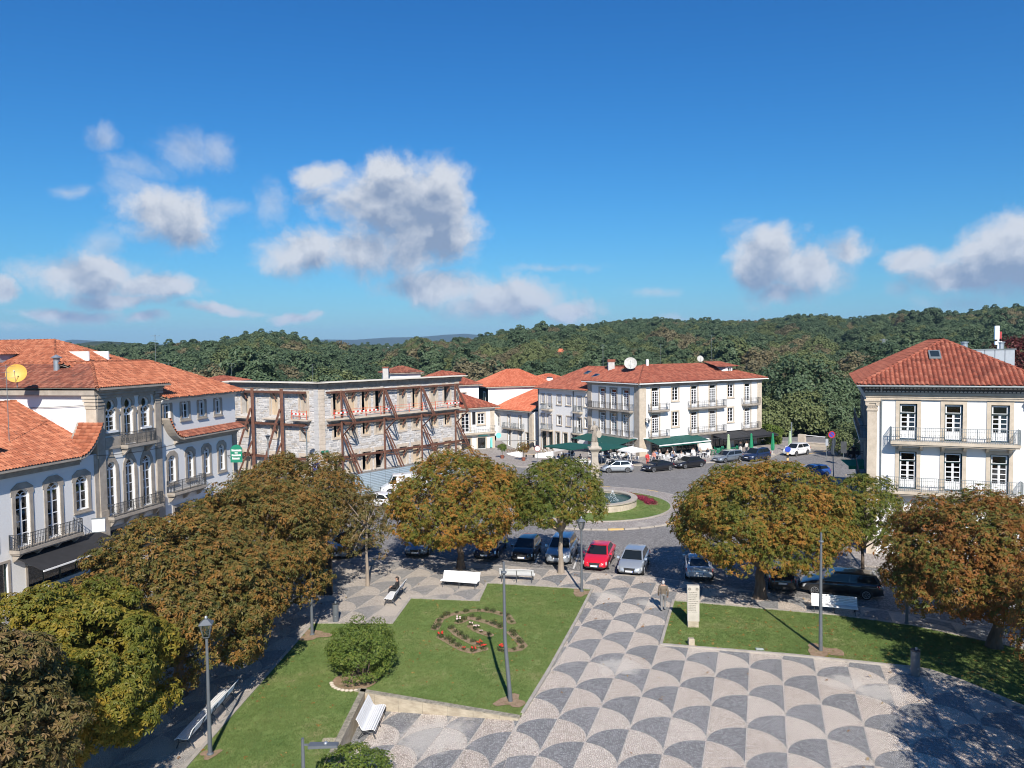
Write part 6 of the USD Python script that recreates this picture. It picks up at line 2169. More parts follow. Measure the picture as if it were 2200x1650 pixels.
# ------------------------------------------------------------ retaining wall and small masonry
CONC = pmat('stained_concrete', (0.30, 0.25, 0.18), 0.9, scale=1.6, space='world', vec_scale=(1, 1, 2.5), bump=0.5, bscale=20, color2=(0.52, 0.45, 0.34))
CONC_T = pmat('mossy_concrete_top', (0.15, 0.135, 0.10), 0.95, scale=6.0, space='world', bump=0.9, bscale=25, color2=(0.40, 0.36, 0.28))
t = thing('retaining_wall', 'weathered concrete retaining wall stepping the lawn down to the sunken corner', 'wall', (*COR, 0))
for a, b, nm in ((TIP, COR, 'long_side'), (COR, WEND + (WEND - COR) * .6, 'short_side')):
    d = unit(b - a)
    n = np.array([d[1], -d[0]])
    if n @ (np.mean([TIP, WEND], 0) + [2, -3] - COR) < 0:
        n = -n
    e = b + d * (.14 if nm == 'long_side' else 0)
    a0, e0 = a - COR, e - COR
    ra, rb = recess_drop(*a), recess_drop(*e)
    lo = [(*(a0), ZP - ra - .35), (*(e0), ZP - rb - .35), (*(e0 + n * .26), ZP - rb - .35), (*(a0 + n * .26), ZP - ra - .35)]
    hi = [(x, y, ZP + .075) for x, y, _ in lo]
    MB().hexa(lo + hi).build(nm, CONC, t)
    hi2 = [(x, y, ZP + .078) for x, y, _ in lo]
    tp = [(x, y, ZP + .12) for x, y, _ in lo]
    MB().hexa(hi2 + tp).build('coping', CONC_T, t)
for k in range(6):                                     # joints between the castings
    q = TIP + (COR - TIP) * (k + .7) / 6.4 - COR
    d = unit(COR - TIP)
    n = np.array([d[1], -d[0]])
    n = -n if n @ np.array([0, -1.]) < 0 else n
    c = q + n * .262
    r_ = recess_drop(*(c + COR))
    MB().bar((c[0], c[1], ZP - r_), (c[0], c[1], ZP + .08), .018).build('joint', CONC_T, t)
b = G(707, 1622, -.45)
t = thing('concrete_post', 'short square concrete post beside the left end of the retaining wall', 'post', (b[0] + .1, b[1] - .2, -.6))
MB().box(-.32, .32, -.3, .3, 0, .72).box(-.35, .35, -.33, .33, .722, .78).build('block', CONC, t)
MB().box(.5, .56, -.35, -.29, 0, .75).build('stake', BLACK, t)
b = G(1485, 1393)
t = thing('concrete_block', 'small upright concrete block on the right lawn in front of the inscribed stele', 'block', (b[0], b[1], ZP + .04))
MB().box(-.15, .15, -.13, .13, 0, .34).hexa([(-.15, -.13, .341), (.15, -.13, .341), (.15, .13, .341), (-.15, .13, .341), (-.13, -.11, .37), (.13, -.11, .37), (.13, .11, .37), (-.13, .11, .37)]).build('body', CONC, t)
b = G(1632, 1403)
t = thing('lawn_plaque', 'small pale rectangular plate lying in the right lawn', 'plate', (b[0], b[1], ZP + .06), -7)
MB().box(-.2, .2, -.13, .13, 0, .035).build('frame', ZINC, t)
MB().box(-.17, .17, -.1, .1, .036, .045).build('glass', pmat('pale_plate', (.5, .56, .5), .2), t)

# the stele with its cut lines of writing
b = G(1490, 1354)
STELE = pmat('stele_stone', (0.42, 0.385, 0.32), 0.85, scale=2.5, bump=0.3, color2=(0.54, 0.50, 0.43))
t = thing('stone_stele', 'tall pale inscribed stone stele standing on the right lawn', 'stele', (b[0], b[1] + .1, ZP + .04), -6)
MB().box(-.3, .28, -.16, .16, 0, .34).build('base', CONC, t)
MB().hexa([(-.31, -.13, .345), (.32, -.13, .345), (.32, .13, .345), (-.31, .13, .345), (-.325, -.12, 2.3), (.325, -.12, 2.3), (.325, .12, 2.3), (-.325, .12, 2.3)]).build('slab', STELE, t)
ENG = pmat('cut_lettering', (.17, .155, .13), .9)
rng = np.random.default_rng(31)
for k in range(15):
    z = 1.93 - k * .102
    mb = MB()
    x = -.27 + .02 * rng.random()
    while x < .24 - .12 * rng.random():
        w = rng.uniform(.03, .075)
        mb.box(x, min(x + w, .28), -.1275, -.1265 + .003, z, z + rng.uniform(.03, .042))
        x += w + .018
    mb.build('line_of_writing', ENG, t)
for x in (-.2, .2):
    mb = MB()
    for a in np.linspace(0, 2 * np.pi, 11)[:-1]:
        mb.bar((x + .035 * math.cos(a), -.1285, 2.13 + .035 * math.sin(a)), (x + .075 * math.cos(a), -.1285, 2.13 + .075 * math.sin(a)), .02)
    mb.lathe([(.02, 0), (.03, 0)], (0, 0, 0), 8) if False else None
    mb.build('emblem', ENG, t)

# ------------------------------------------------------------ lamps, bins, board
LAMP_G = pmat('grey_lamp_paint', (0.13, 0.145, 0.16), 0.5, var=0.12, metallic=0.2)
LAMP_GL = glass_mat('lantern_glass', (.75, .78, .76))


def lantern_lamp(label, px, py, h, z=ZP + .05, tone=None):
    b = G(px, py)
    t = thing('lantern_lamp', label, 'street lamp', (b[0], b[1], z), 12)
    MB().lathe([(0, 0), (.13, 0), (.13, .06), (.085, .1), (.08, .9), (.062, h * .5), (.055, h - .75), (0, h - .75)], n=14).build('post', LAMP_G, t, 40)
    z0, z1 = h - .72, h - .22
    r0, r1 = .1, .2
    c0 = [(sx * r0, sy * r0, z0) for sx, sy in ((-1, -1), (1, -1), (1, 1), (-1, 1))]
    c1 = [(sx * r1, sy * r1, z1) for sx, sy in ((-1, -1), (1, -1), (1, 1), (-1, 1))]
    fr = MB()
    for k in range(4):
        fr.bar(c0[k], c1[k], .022)
        fr.bar(c0[k], c0[(k + 1) % 4], .022)
        fr.bar(c1[k], c1[(k + 1) % 4], .025)
    fr.lathe([(0, z0 - .07), (.07, z0 - .06), (.12, z0 - .01), (0, z0)], n=12)
    f = fr.build('lantern_frame', LAMP_G, t)
    gl = MB()
    for k in range(4):
        gl.quad(c0[k], c0[(k + 1) % 4], c1[(k + 1) % 4], c1[k])
    gl.build('pane', LAMP_GL, f)
    MB().hexa([(-.25, -.25, z1 + .01), (.25, -.25, z1 + .01), (.25, .25, z1 + .01), (-.25, .25, z1 + .01), (-.07, -.07, z1 + .17), (.07, -.07, z1 + .17), (.07, .07, z1 + .17), (-.07, .07, z1 + .17)]).build('hood', LAMP_G, f)
    MB().lathe([(0, z1 + .17), (.06, z1 + .17), (.05, z1 + .22), (.065, z1 + .25), (.03, z1 + .3), (0, z1 + .3)], n=10).build('finial', ZINC, f, True)
    return t


lantern_lamp('grey lamp post with four-sided lantern beside the long white bench, lower left', 452, 1631, 5.3)
lantern_lamp('grey lantern post beside the red car, at the corner of the left lawn', 1250, 1277, 4.7)
lantern_lamp('grey lantern post half hidden in the left trees above the dark totem', 671, 1371, 4.9)
lantern_lamp('dark lamp post under the russet tree, at the back of the right lawn', 1948, 1347, 4.6)


def arm_lamp(label, px, py, h, bend=0.0, ang=0.0, arm=True, at=None, z=ZP + .05):
    b = G(px, py) if at is None else at
    t = thing('arm_lamp', label, 'street lamp', (b[0], b[1], z), ang)
    k = np.linspace(0, 1, 12)
    x = bend * (np.clip(k / .45, 0, 1) * .75 + np.clip((k - .45) / .55, 0, 1) * .05)
    MB().tube(np.c_[x, 0 * k, k * h], .10 - .05 * k, 12).build('post', LAMP_G, t, True)
    x1 = x[-1]
    if arm:
        MB().bar((x1, 0, h - .22), (x1 + .22, 0, h - .22), .05).build('bracket', LAMP_G, t)
        MB().hexa([(x1 + .2, -.14, h - .3), (x1 + 1.15, -.12, h - .28), (x1 + 1.15, .12, h - .28), (x1 + .2, .14, h - .3), (x1 + .2, -.14, h - .2), (x1 + 1.15, -.12, h - .2), (x1 + 1.15, .12, h - .2), (x1 + .2, .14, h - .2)]).build('head', LAMP_G, t)
        m = trimesh.creation.icosphere(2, .07)
        MB().add(m.vertices * [1, 1, .8] + [x1 + .75, 0, h - .17], m.faces).build('sensor', ZINC, t, True)
    else:
        MB().lathe([(.04, h - .5), (.12, h - .48), (.13, h - .42), (.05, h - .38)], (x1, 0, 0), 12).build('collar', LAMP_G, t, True)
    return t


arm_lamp('grey leaning lamp post on the left lawn, with bare soil round its foot', 1097, 1516, 6.15, -.28, 0, arm=False)
arm_lamp('tall slim grey lamp post on the right lawn before the orange chestnut', 1763, 1406, 6.0, -.02, arm=False)
q = D(650, 1586, 24.0)
arm_lamp('top of a grey lamp with flat side arm at the bottom edge', 0, 0, q[2] + .6, 0, 0, at=(q[0], q[1]), z=-.6)


def litter_bin(label, px, py, h, r):
    b = G(px, py, ZP)
    t = thing('litter_bin', label, 'bin', (b[0], b[1] + r, ZP))
    MB().lathe([(0, 0), (r * .95, 0), (r, .04), (r, h - .1), (r * .97, h - .06), (0, h - .06)], n=24).build('body', LAMP_G, t, 40)
    MB().lathe([(r * .98, h - .05), (r * 1.03, h - .03), (r * 1.03, h), (r * .7, h + .02), (0, h + .0)], n=24).build('lid', IRON, t, 40)
    MB().lathe([(0, 0), (.05, 0), (.05, .12), (0, .12)], (r * .1, -r * .2, h), 10).build('ashtray', ZINC, t)
    MB().tube([(0.02, -r - .005, h * .32), (.02, -r - .02, h * .32)], .03, 10).build('lock', ZINC, t)


litter_bin('grey cylindrical bin on the edge of the right lawn', 1971, 1455, 1.22, .2)
litter_bin('grey cylindrical bin on the paving left of the seated person', 720, 1337, 1.05, .17)
b = G(699, 1282)
t = thing('information_totem', 'black upright information totem with a small turquoise screen under the left trees', 'totem', (b[0], b[1], ZP))
MB().box(-.46, .46, -.14, .14, 0, 2.3).build('body', BLACK, t)
MB().box(-.3, .2, -.15, -.142, 1.35, 1.68).build('screen', TURQ, t)
for zz in (1.45, 1.58):
    MB().box(-.18, .1, -.156, -.151, zz, zz + .05).build('sign_line', BLACK, t)

# ------------------------------------------------------------ benches
SLAT = pmat('white_bench_paint', (0.76, 0.76, 0.75), 0.5, var=0.06, scale=2)
SEATP = [(-.40, .385), (-.36, .43), (-.27, .445), (-.18, .435), (-.09, .42), (0.0, .405), (.075, .40), (.14, .43), (.185, .50), (.22, .58), (.25, .66), (.285, .74), (.33, .82), (.385, .885)]


def make_bench(t, L, n_legs=3):
    """Front is -y. Slats follow an S-curve; cast iron legs."""
    P = np.array(SEATP)
    for (a, b) in zip(P, P[1:]):
        d = unit(b - a)
        nn = np.array([-d[1], d[0]])
        a2, b2 = a + d * .008, b - d * .008
        v = [(x, q[0], q[1]) for x in (-L / 2, L / 2) for q in (a2, b2, b2 + nn * .028, a2 + nn * .028)]
        MB().add(v, [(0, 1, 2, 3), (7, 6, 5, 4), (0, 4, 5, 1), (1, 5, 6, 2), (2, 6, 7, 3), (3, 7, 4, 0)]).build('slat', SLAT, t)
    for k in range(n_legs):
        x = -L / 2 + .15 + (L - .3) * k / (n_legs - 1)
        mb = MB()
        mb.tube([(x, -.34, .41), (x, -.30, .25), (x, -.36, .1), (x, -.4, 0)], .026, 6)
        mb.tube([(x, .05, .385), (x, .14, .25), (x, .25, .1), (x, .33, 0)], .026, 6)
        mb.tube([(x, q[0], q[1] - .03) for q in P[::2]], .024, 6)
        mb.tube([(x, -.31, .24), (x, 0, .3), (x, .15, .24)], .018, 6)
        mb.build('leg', IRON, t)


_bench = None


def bench(label, a, b, L=None, z=ZP, face=0):
    """Between pixels a and b (feet line); face: 0 looks right of the direction a to b, 180 left."""
    global _bench
    A, B = G(*a, z), G(*b, z)
    c, d = (A + B) / 2, B - A
    ang = math.degrees(math.atan2(d[1], d[0])) + face
    ln = L or float(np.hypot(d[0], d[1]))
    zc = z
    if _bench is None:
        _bench = thing('park_bench', label, 'bench', (c[0], c[1], zc), ang, 'white slatted benches of the square')
        make_bench(_bench, 2.5)
        return _bench
    return copy_of(_bench, 'park_bench', (c[0], c[1], zc), ang, label, scale=(ln / 2.5, 1, 1))


bench('white slatted bench seen from its front, left of the far lawn step', (950, 1257), (1030, 1263))
bench('white slatted bench seen from behind, next to the leaning lamp top', (1078, 1247), (1145, 1250), 2.3, face=180)
B3 = bench('white slatted bench on which a person in black sits', (834, 1308), (866, 1268), 2.6, face=180)
bench('white slatted bench at the lower left, the nearer of two in a line', (401, 1608), (447, 1556), 2.15, face=180)
bench('white slatted bench at the lower left, the farther of two in a line', (452, 1551), (494, 1504), 2.15, face=180)
bench('white slatted bench in the sunken corner below the retaining wall', (782, 1596), (812, 1530), 2.2, z=-.48, face=0)
bench('white slatted bench half in tree shade before the black estate car', (1747, 1311), (1838, 1320), 2.45)

# ------------------------------------------------------------ fountain with its column and statue
t = thing('fountain', 'round stone fountain basin with green water on the roundabout', 'fountain', (*RC, .1))
n = 30
for k in range(n):
    a = k * 2 * math.pi / n
    for z0, z1, o in ((0, .36, 0), (.362, .72, .0)):
        q = arc_strip((0, 0), RB - .42, RB + .01 * (k % 3), a + .003 + (.1 if z0 else 0), a + 2 * math.pi / n - .003 + (.1 if z0 else 0), 4)
        MB().poly(q, z0, z1).build('basin_stone', STONE_L, t)
for k in range(20):
    a = k * 2 * math.pi / 20
    MB().poly(arc_strip((0, 0), RB - .5, RB + .12, a + .002, a + 2 * math.pi / 20 - .002, 5), .722, .84).build('rim_stone', GRANITE, t)
g = Graph()
nz = g('noise_texture', vector=(g('geometry'), 'position'), scale=5.0, detail=4.0)
bp = g('bump', height=(nz, 'fac'), strength=.35, distance=.05)
s_ = g('principled_bsdf', base_color=(.03, .085, .08), roughness=.06, normal=(bp, 'normal'), ior=1.33)
WATER = g.make('basin_water', (s_, 'BSDF'))
MB().poly(sg.Point(0, 0).buffer(RB - .44, 32), .58).build('water', WATER, t)
rng = np.random.default_rng(12)
mb = MB()
for k in range(120):
    a = rng.uniform(0, 6.28)
    u = rng.uniform(0, 1)
    r = .05 + .55 * u * u
    z = 1.6 - 1.0 * u ** 1.5 + rng.normal(0, .08)
    m = trimesh.creation.icosphere(0, rng.uniform(.012, .03))
    mb.add(m.vertices + [1.6 + r * math.cos(a), -1.0 + r * math.sin(a), max(z, .6)], m.faces)
mb.build('water_jet', pmat('water_drops', (.8, .85, .88), .1, var=.02), t, kind='stuff')
t = thing('statue_column', 'weathered stone column with carved pedestal carrying a standing figure, in the fountain', 'monument', (RC[0], RC[1], .55))


def sq_tier(mb, r0, r1, z0, z1):
    mb.hexa([(-r0, -r0, z0), (r0, -r0, z0), (r0, r0, z0), (-r0, r0, z0), (-r1, -r1, z1), (r1, -r1, z1), (r1, r1, z1), (-r1, r1, z1)])


mb = MB()
for r0, r1, z0, z1 in ((.9, .9, 0, .6), (.8, .75, .6, .8), (.58, .55, .8, 1.9), (.7, .74, 1.9, 2.1)):
    sq_tier(mb, r0, r1, z0, z1)
mb.build('pedestal', GRANITE_D, t)
mb = MB()
for r0, r1, z0, z1 in ((.44, .38, 2.1, 2.5), (.36, .43, 2.5, 3.1), (.43, .40, 3.1, 3.7), (.33, .31, 3.7, 4.3), (.30, .33, 4.3, 4.7)):
    sq_tier(mb, r0, r1, z0, z1)
mb.build('shaft', GRANITE, t)
mb = MB()
for r0, r1, z0, z1 in ((.33, .36, 4.7, 4.82), (.36, .58, 4.82, 5.1), (.62, .62, 5.1, 5.25), (.46, .38, 5.25, 5.4), (.34, .32, 5.4, 5.75)):
    sq_tier(mb, r0, r1, z0, z1)
mb.build('capital', GRANITE, t)
for s in (-1, 1):
    mb = MB()
    for a in np.linspace(0, 2 * np.pi, 13)[:-1]:
        mb.bar((.16 * math.cos(a), -.42, 2.9 + .22 * math.sin(a)), (.16 * math.cos(a + .53), -.42, 2.9 + .22 * math.sin(a + .53)), .06)
mb.build('carved_shield', GRANITE_D, t)


def hulls(spheres, bones, edge=.05, it=6):
    """One continuous figure: hulls of the spheres along its bones, united and smoothed."""
    import manifold3d as m3
    ball = lambda c, r: m3.Manifold.sphere(r, 14).translate([float(x) for x in c])
    parts = []
    for ch in bones:
        parts.append(m3.Manifold.batch_hull([ball(*spheres[k]) for k in ch]))
    out = m3.Manifold.batch_boolean(parts, m3.OpType.Add).refine_to_length(edge)
    m = out.to_mesh()
    tm = trimesh.Trimesh(m.vert_properties[:, :3], m.tri_verts, process=True)
    trimesh.smoothing.filter_taubin(tm, iterations=it)
    return tm


S = dict(fl=((-.14, 0, .06), .09), fr=((.14, -.03, .06), .09), kl=((-.14, -.03, .6), .12), kr=((.13, -.05, .58), .12), h=((0, 0, 1.0), .2), r1=((-.2, .05, .1), .1), r2=((.2, .05, .1), .1), c=((0, .02, 1.4), .22), n=((0, .02, 1.66), .07),
         hd=((0.0, -.02, 1.82), .125), ht=((0, .04, 1.95), .12), sl=((-.25, .02, 1.5), .1), sr=((.25, .02, 1.5), .1), el=((-.33, -.08, 1.2), .085), wl=((-.15, -.26, 1.25), .06), er=((.36, 0, 1.2), .085), wr=((.38, -.12, .95), .06))
fg = hulls(S, [('fl', 'kl'), ('fr', 'kr'), ('kl', 'h', 'r1'), ('kr', 'h', 'r2'), ('h', 'c'), ('sl', 'sr', 'c'), ('c', 'n'), ('n', 'hd'), ('hd', 'ht'), ('sl', 'el'), ('el', 'wl'), ('sr', 'er'), ('er', 'wr'), ('r1', 'r2', 'h')])
MB().add(fg.vertices * 1.02 + [0, 0, 5.74], fg.faces).build('statue', GRANITE_D, t, True)
m = MB().add(*[np.array([(.42 + .26 * math.cos(a), -.2, 6.55 + .38 * math.sin(a)) for a in np.linspace(0, 6.28, 13)[:-1]] + [(.42 + .26 * math.cos(a), -.1, 6.55 + .38 * math.sin(a)) for a in np.linspace(0, 6.28, 13)[:-1]]), np.array([(0, i, i + 1) for i in range(1, 11)] + [(12, 12 + i + 1, 12 + i) for i in range(1, 11)] + [(i, (i + 1) % 12, 12 + (i + 1) % 12) for i in range(12)] + [(i, 12 + (i + 1) % 12, 12 + i) for i in range(12)])])
m.build('shield', GRANITE, t)

# ------------------------------------------------------------ awnings, parasols, terrace furniture
AWN_G = pmat('green_awning_cloth', (0.004, 0.070, 0.056), 0.8, var=0.12)


def awning(name, label, F, org, u0, u1, z0, z1, out, mat, flap=True, posts=False):
    o = F.p(u0, 0, 0)
    t = thing(name, label, 'awning', (org[0] + o[0], org[1] + o[1], 0))
    sh = lambda mb: F(mb).map(lambda v: v - [o[0], o[1], 0])
    n = 2 if u1 - u0 > 6 else 1
    for k in range(n):
        a, b = u0 + (u1 - u0) * k / n + .03, u0 + (u1 - u0) * (k + 1) / n - .03
        sh(MB().hexa([(a, -out, z1 - .03), (b, -out, z1 - .03), (b, -.1, z0 - .03), (a, -.1, z0 - .03), (a, -out, z1), (b, -out, z1), (b, -.1, z0), (a, -.1, z0)])).build('cloth', mat, t)
    if flap:
        sh(MB().box(u0, u1, -out - .06, -out + .02, z1 - .12, z1 + .02)).build('front_rail', PVC if mat is AWN_G else BLACK, t)
    if flap:
        sh(MB().box(u0, u1, -out - .03, -out - .01, z1 - .3, z1 - .12)).build('valance', mat, t)
    for u in np.linspace(u0 + .4, u1 - .4, 3):
        sh(MB().bar((u, -.1, z1 - .1), (u, -out, z1 - .06), .05)).build('arm', IRON_G, t)
    sh(MB().box(u0, u1, -.2, -.06, z0 - .08, z0 + .1)).build('cassette', PVC if mat is AWN_G else BLACK, t)


awning('cafe_awning', 'green awning in two halves over the terrace on the cafe house\'s sunlit side', FC, CA, .6, 10.4, 2.62, 2.02, 3.4, AWN_G)
awning('cafe_awning', 'broad black awning at the right end of the cafe house', FC, CA, 13.2, 24.9, 2.5, 1.95, 3.3, AWN_BLACK)
awning('cafe_awning', 'green awning on the shaded side of the cafe house beside the big parasols', FD, CA, .8, 11.6, 2.62, 1.95, 3.7, AWN_G, flap=False)


def parasol(label, at, w, h, mat, rot=0, name='parasol'):
    t = thing(name, label, 'parasol', (*at[:2], .11), rot)
    a, b, c, r = w / 2, h - .45, h, .06
    mb = MB()
    rim = [(-a, -a, b), (0, -a, b), (a, -a, b), (a, 0, b), (a, a, b), (0, a, b), (-a, a, b), (-a, 0, b)]
    for k in range(8):
        mb.add([rim[k], rim[(k + 1) % 8], (0, 0, c)], [(0, 1, 2)])
        p, q = np.array(rim[k]), np.array(rim[(k + 1) % 8])
        mb.quad(p - [0, 0, .16], q - [0, 0, .16], q, p)
    mb.build('canopy', mat, t)
    MB().tube([(0, 0, 0), (0, 0, c)], .035, 8).build('pole', PVC, t)
    mb = MB()
    for k in range(8):
        mb.bar((0, 0, b - .2), np.array(rim[k]) * .6 + np.array([0, 0, c * .4 + .0]), .025)
    mb.build('rib', IRON_G, t)
    MB().box(-.3, .3, -.3, .3, 0, .08).build('foot', CONC, t)
    return t


for px, py, w, lab in ((1226, 960, 5.0, 'large square green parasol, leftmost on the cafe terrace'), (1292, 961, 4.8, 'large square green parasol behind the fountain statue on the cafe terrace')):
    zc = 2.35
    b = G(px, py, zc)
    parasol(lab, b, w, zc + .5, AWN_G, 40)
b = G(1357, 967, 2.1)
parasol('white square parasol beside the silver hatchback', b, 3.1, 2.5, pmat('white_canvas', (.80, .79, .77), .8, var=.03), 30)


def closed_parasol(label, px, py, h, mat):
    b = G(px, py, .11)
    t = thing('closed_parasol', label, 'parasol', (b[0], b[1], .11))
    prof = [(.02, .55), (.17, .6), (.22, .95), (.20, 1.5), (.12, h - .4), (.1, h - .3), (.13, h - .15), (.03, h)]
    th = np.arange(16) * 2 * np.pi / 16
    V = np.array([(r * (1 + .22 * (k % 2)) * math.cos(a), r * (1 + .22 * (k % 2)) * math.sin(a), z) for r, z in prof for k, a in enumerate(th)])
    F_ = [(i * 16 + j, i * 16 + (j + 1) % 16, (i + 1) * 16 + (j + 1) % 16, (i + 1) * 16 + j) for i in range(len(prof) - 1) for j in range(16)]
    MB().add(V, F_).build('canopy', mat, t)
    MB().tube([(0, 0, 0), (0, 0, h)], .03, 6).build('pole', PVC, t)
    MB().box(-.25, .25, -.25, .25, 0, .1).build('foot', CONC, t)


PG, PP = pmat('bright_green_canvas', (.01, .22, .10), .7, var=.1), pmat('pale_green_canvas', (.34, .45, .27), .7, var=.1)
for px, py, m, lab in ((1565, 978, PP, 'closed pale green parasol left of the two standing people'), (1614, 976, PG, 'closed bright green parasol right of the two standing people'), (1660, 976, PG, 'closed bright green parasol beside the dark blue car'), (1697, 970, PP, 'closed pale green parasol behind the white four-wheel drive')):
    closed_parasol(lab, px, py, 3.0, m)

CHW = pmat('white_plastic_chair', (.72, .72, .71), .45, var=.04)


def chair_parts(t, mat):
    MB().hexa([(-.22, -.22, .42), (.22, -.22, .42), (.2, .2, .41), (-.2, .2, .41), (-.22, -.22, .45), (.22, -.22, .45), (.2, .2, .44), (-.2, .2, .44)]).build('seat', mat, t)
    MB().hexa([(-.2, .2, .44), (.2, .2, .44), (.2, .23, .44), (-.2, .23, .44), (-.2, .29, .86), (.2, .29, .86), (.2, .32, .86), (-.2, .32, .86)]).build('backrest', mat, t)
    for sx in (-1, 1):
        for sy in (-1, 1):
            MB().bar((sx * .2, sy * .19, .42), (sx * .25, sy * .24, 0), .045).build('leg', mat, t)
        MB().bar((sx * .22, -.2, .64), (sx * .21, .24, .66), .05).build('armrest', mat, t)


def table_parts(t, mat):
    MB().lathe([(0, .7), (.4, .7), (.4, .74), (0, .74)], n=14).build('tabletop', mat, t)
    MB().lathe([(.0, 0), (.28, 0), (.05, .06), (.04, .7), (0, .7)], n=10).build('pedestal', mat, t)


_src = {}
_crng = np.random.default_rng(66)
GREENP = pmat('green_plastic', (.01, .16, .08), .5, var=.1)
seats = []


def cafe_set(px, py, kind='white', nseat=4, lab=''):
    b = G(px, py, .11)
    mat = CHW if kind == 'white' else GREENP
    k = ('t', kind)
    tl = f'{kind} round plastic table on the cafe terrace'
    if k not in _src:
        _src[k] = thing('terrace_table', tl, 'table', (b[0], b[1], .11), 0, f'{kind} tables of the cafe terrace')
        table_parts(_src[k], mat)
    else:
        copy_of(_src[k], 'terrace_table', (b[0], b[1], .11))
    a0 = _crng.uniform(0, 6.28)
    for j in range(nseat):
        a = a0 + j * 6.283 / nseat
        x, y = b[0] + .72 * math.cos(a), b[1] + .72 * math.sin(a)
        rot = math.degrees(a) - 90 + _crng.normal(0, 12)
        c = ('c', kind)
        if c not in _src:
            _src[c] = thing('terrace_chair', f'{kind} plastic armchair at a table on the cafe terrace', 'chair', (x, y, .11), rot, f'{kind} chairs of the cafe terrace')
            chair_parts(_src[c], mat)
        else:
            copy_of(_src[c], 'terrace_chair', (x, y, .11), rot)
        seats.append((x, y, rot, kind))


for px, py in ((1205, 995), (1238, 998), (1262, 1001), (1299, 990), (1313, 996), (1335, 990), (1425, 988), (1440, 994), (1455, 987), (1470, 990), (1407, 989), (1490, 984), (1512, 983), (1220, 985), (1280, 984), (1320, 984), (1350, 986)):
    cafe_set(px, py)
for px, py in ((1550, 973), (1578, 972), (1543, 978)):
    cafe_set(px, py, 'green')
for px, py, lab in ((1368, 993, 'single white plastic chair facing out under the white parasol'),):
    b = G(px, py, .11)
    copy_of(_src[('c', 'white')], 'terrace_chair', (b[0], b[1], .11), 200, lab, 'single chair')

# ------------------------------------------------------------ people
SKIN = pmat('skin', (.45, .26, .18), .6, var=.08)
HAIR = {'grey': pmat('grey_hair', (.42, .41, .40), .8), 'dark': pmat('dark_hair', (.03, .022, .018), .7), 'brown': pmat('brown_hair', (.10, .055, .03), .7)}
_cloth = {}


def cloth(c):
    if c not in _cloth:
        _cloth[c] = pmat('cloth_%d' % len(_cloth), c, .85, var=.15, scale=6)
    return _cloth[c]


def joints(pose):
    """Joint centres of an adult of 1.75 m facing -y."""
    J = dict(hip=(0, 0, .95), waist=(0, .0, 1.08), chest=(0, .01, 1.30), neck=(0, .02, 1.50), jaw=(0, -.03, 1.575), head=(0, .005, 1.645), shL=(-.185, .01, 1.42), shR=(.185, .01, 1.42),
             hpL=(-.09, 0, .92), hpR=(.09, 0, .92))
    if pose == 'walk':
        J |= dict(knL=(-.1, -.12, .50), anL=(-.1, .0, .10), toL=(-.1, -.15, .05), knR=(.1, .02, .49), anR=(.1, .22, .13), toR=(.1, .09, .045), elL=(-.26, .10, 1.14), wrL=(-.25, .03, .90), elR=(.26, .04, 1.14), wrR=(.26, -.10, .92))
    elif pose == 'stand':
        J |= dict(knL=(-.1, -.01, .50), anL=(-.11, .03, .09), toL=(-.12, -.13, .04), knR=(.1, -.01, .50), anR=(.11, .03, .09), toR=(.12, -.13, .04), elL=(-.26, .03, 1.14), wrL=(-.2, -.18, 1.05), elR=(.26, .03, 1.14), wrR=(.25, -.05, .89))
    else:                                            # sitting, seat height .45
        dz = -.43
        for k in list(J):
            x, y, z = J[k]
            J[k] = (x, y + .02, z + dz)
        J |= dict(knL=(-.13, -.44, .53), anL=(-.14, -.42, .09), toL=(-.15, -.58, .04), knR=(.13, -.43, .53), anR=(.12, -.50, .09), toR=(.12, -.66, .05), elL=(-.25, -.06, .74), wrL=(-.14, -.30, .68), elR=(.25, -.06, .74), wrR=(.12, -.30, .68))
    return {k: np.array(v, float) for k, v in J.items()}


RAD = dict(hip=.125, waist=.125, chest=.135, neck=.055, jaw=.068, head=.092, shL=.062, shR=.062, hpL=.088, hpR=.088, knL=.058, knR=.058, anL=.042, anR=.042, toL=.04, toR=.04, elL=.042, elR=.042, wrL=.03, wrR=.03)


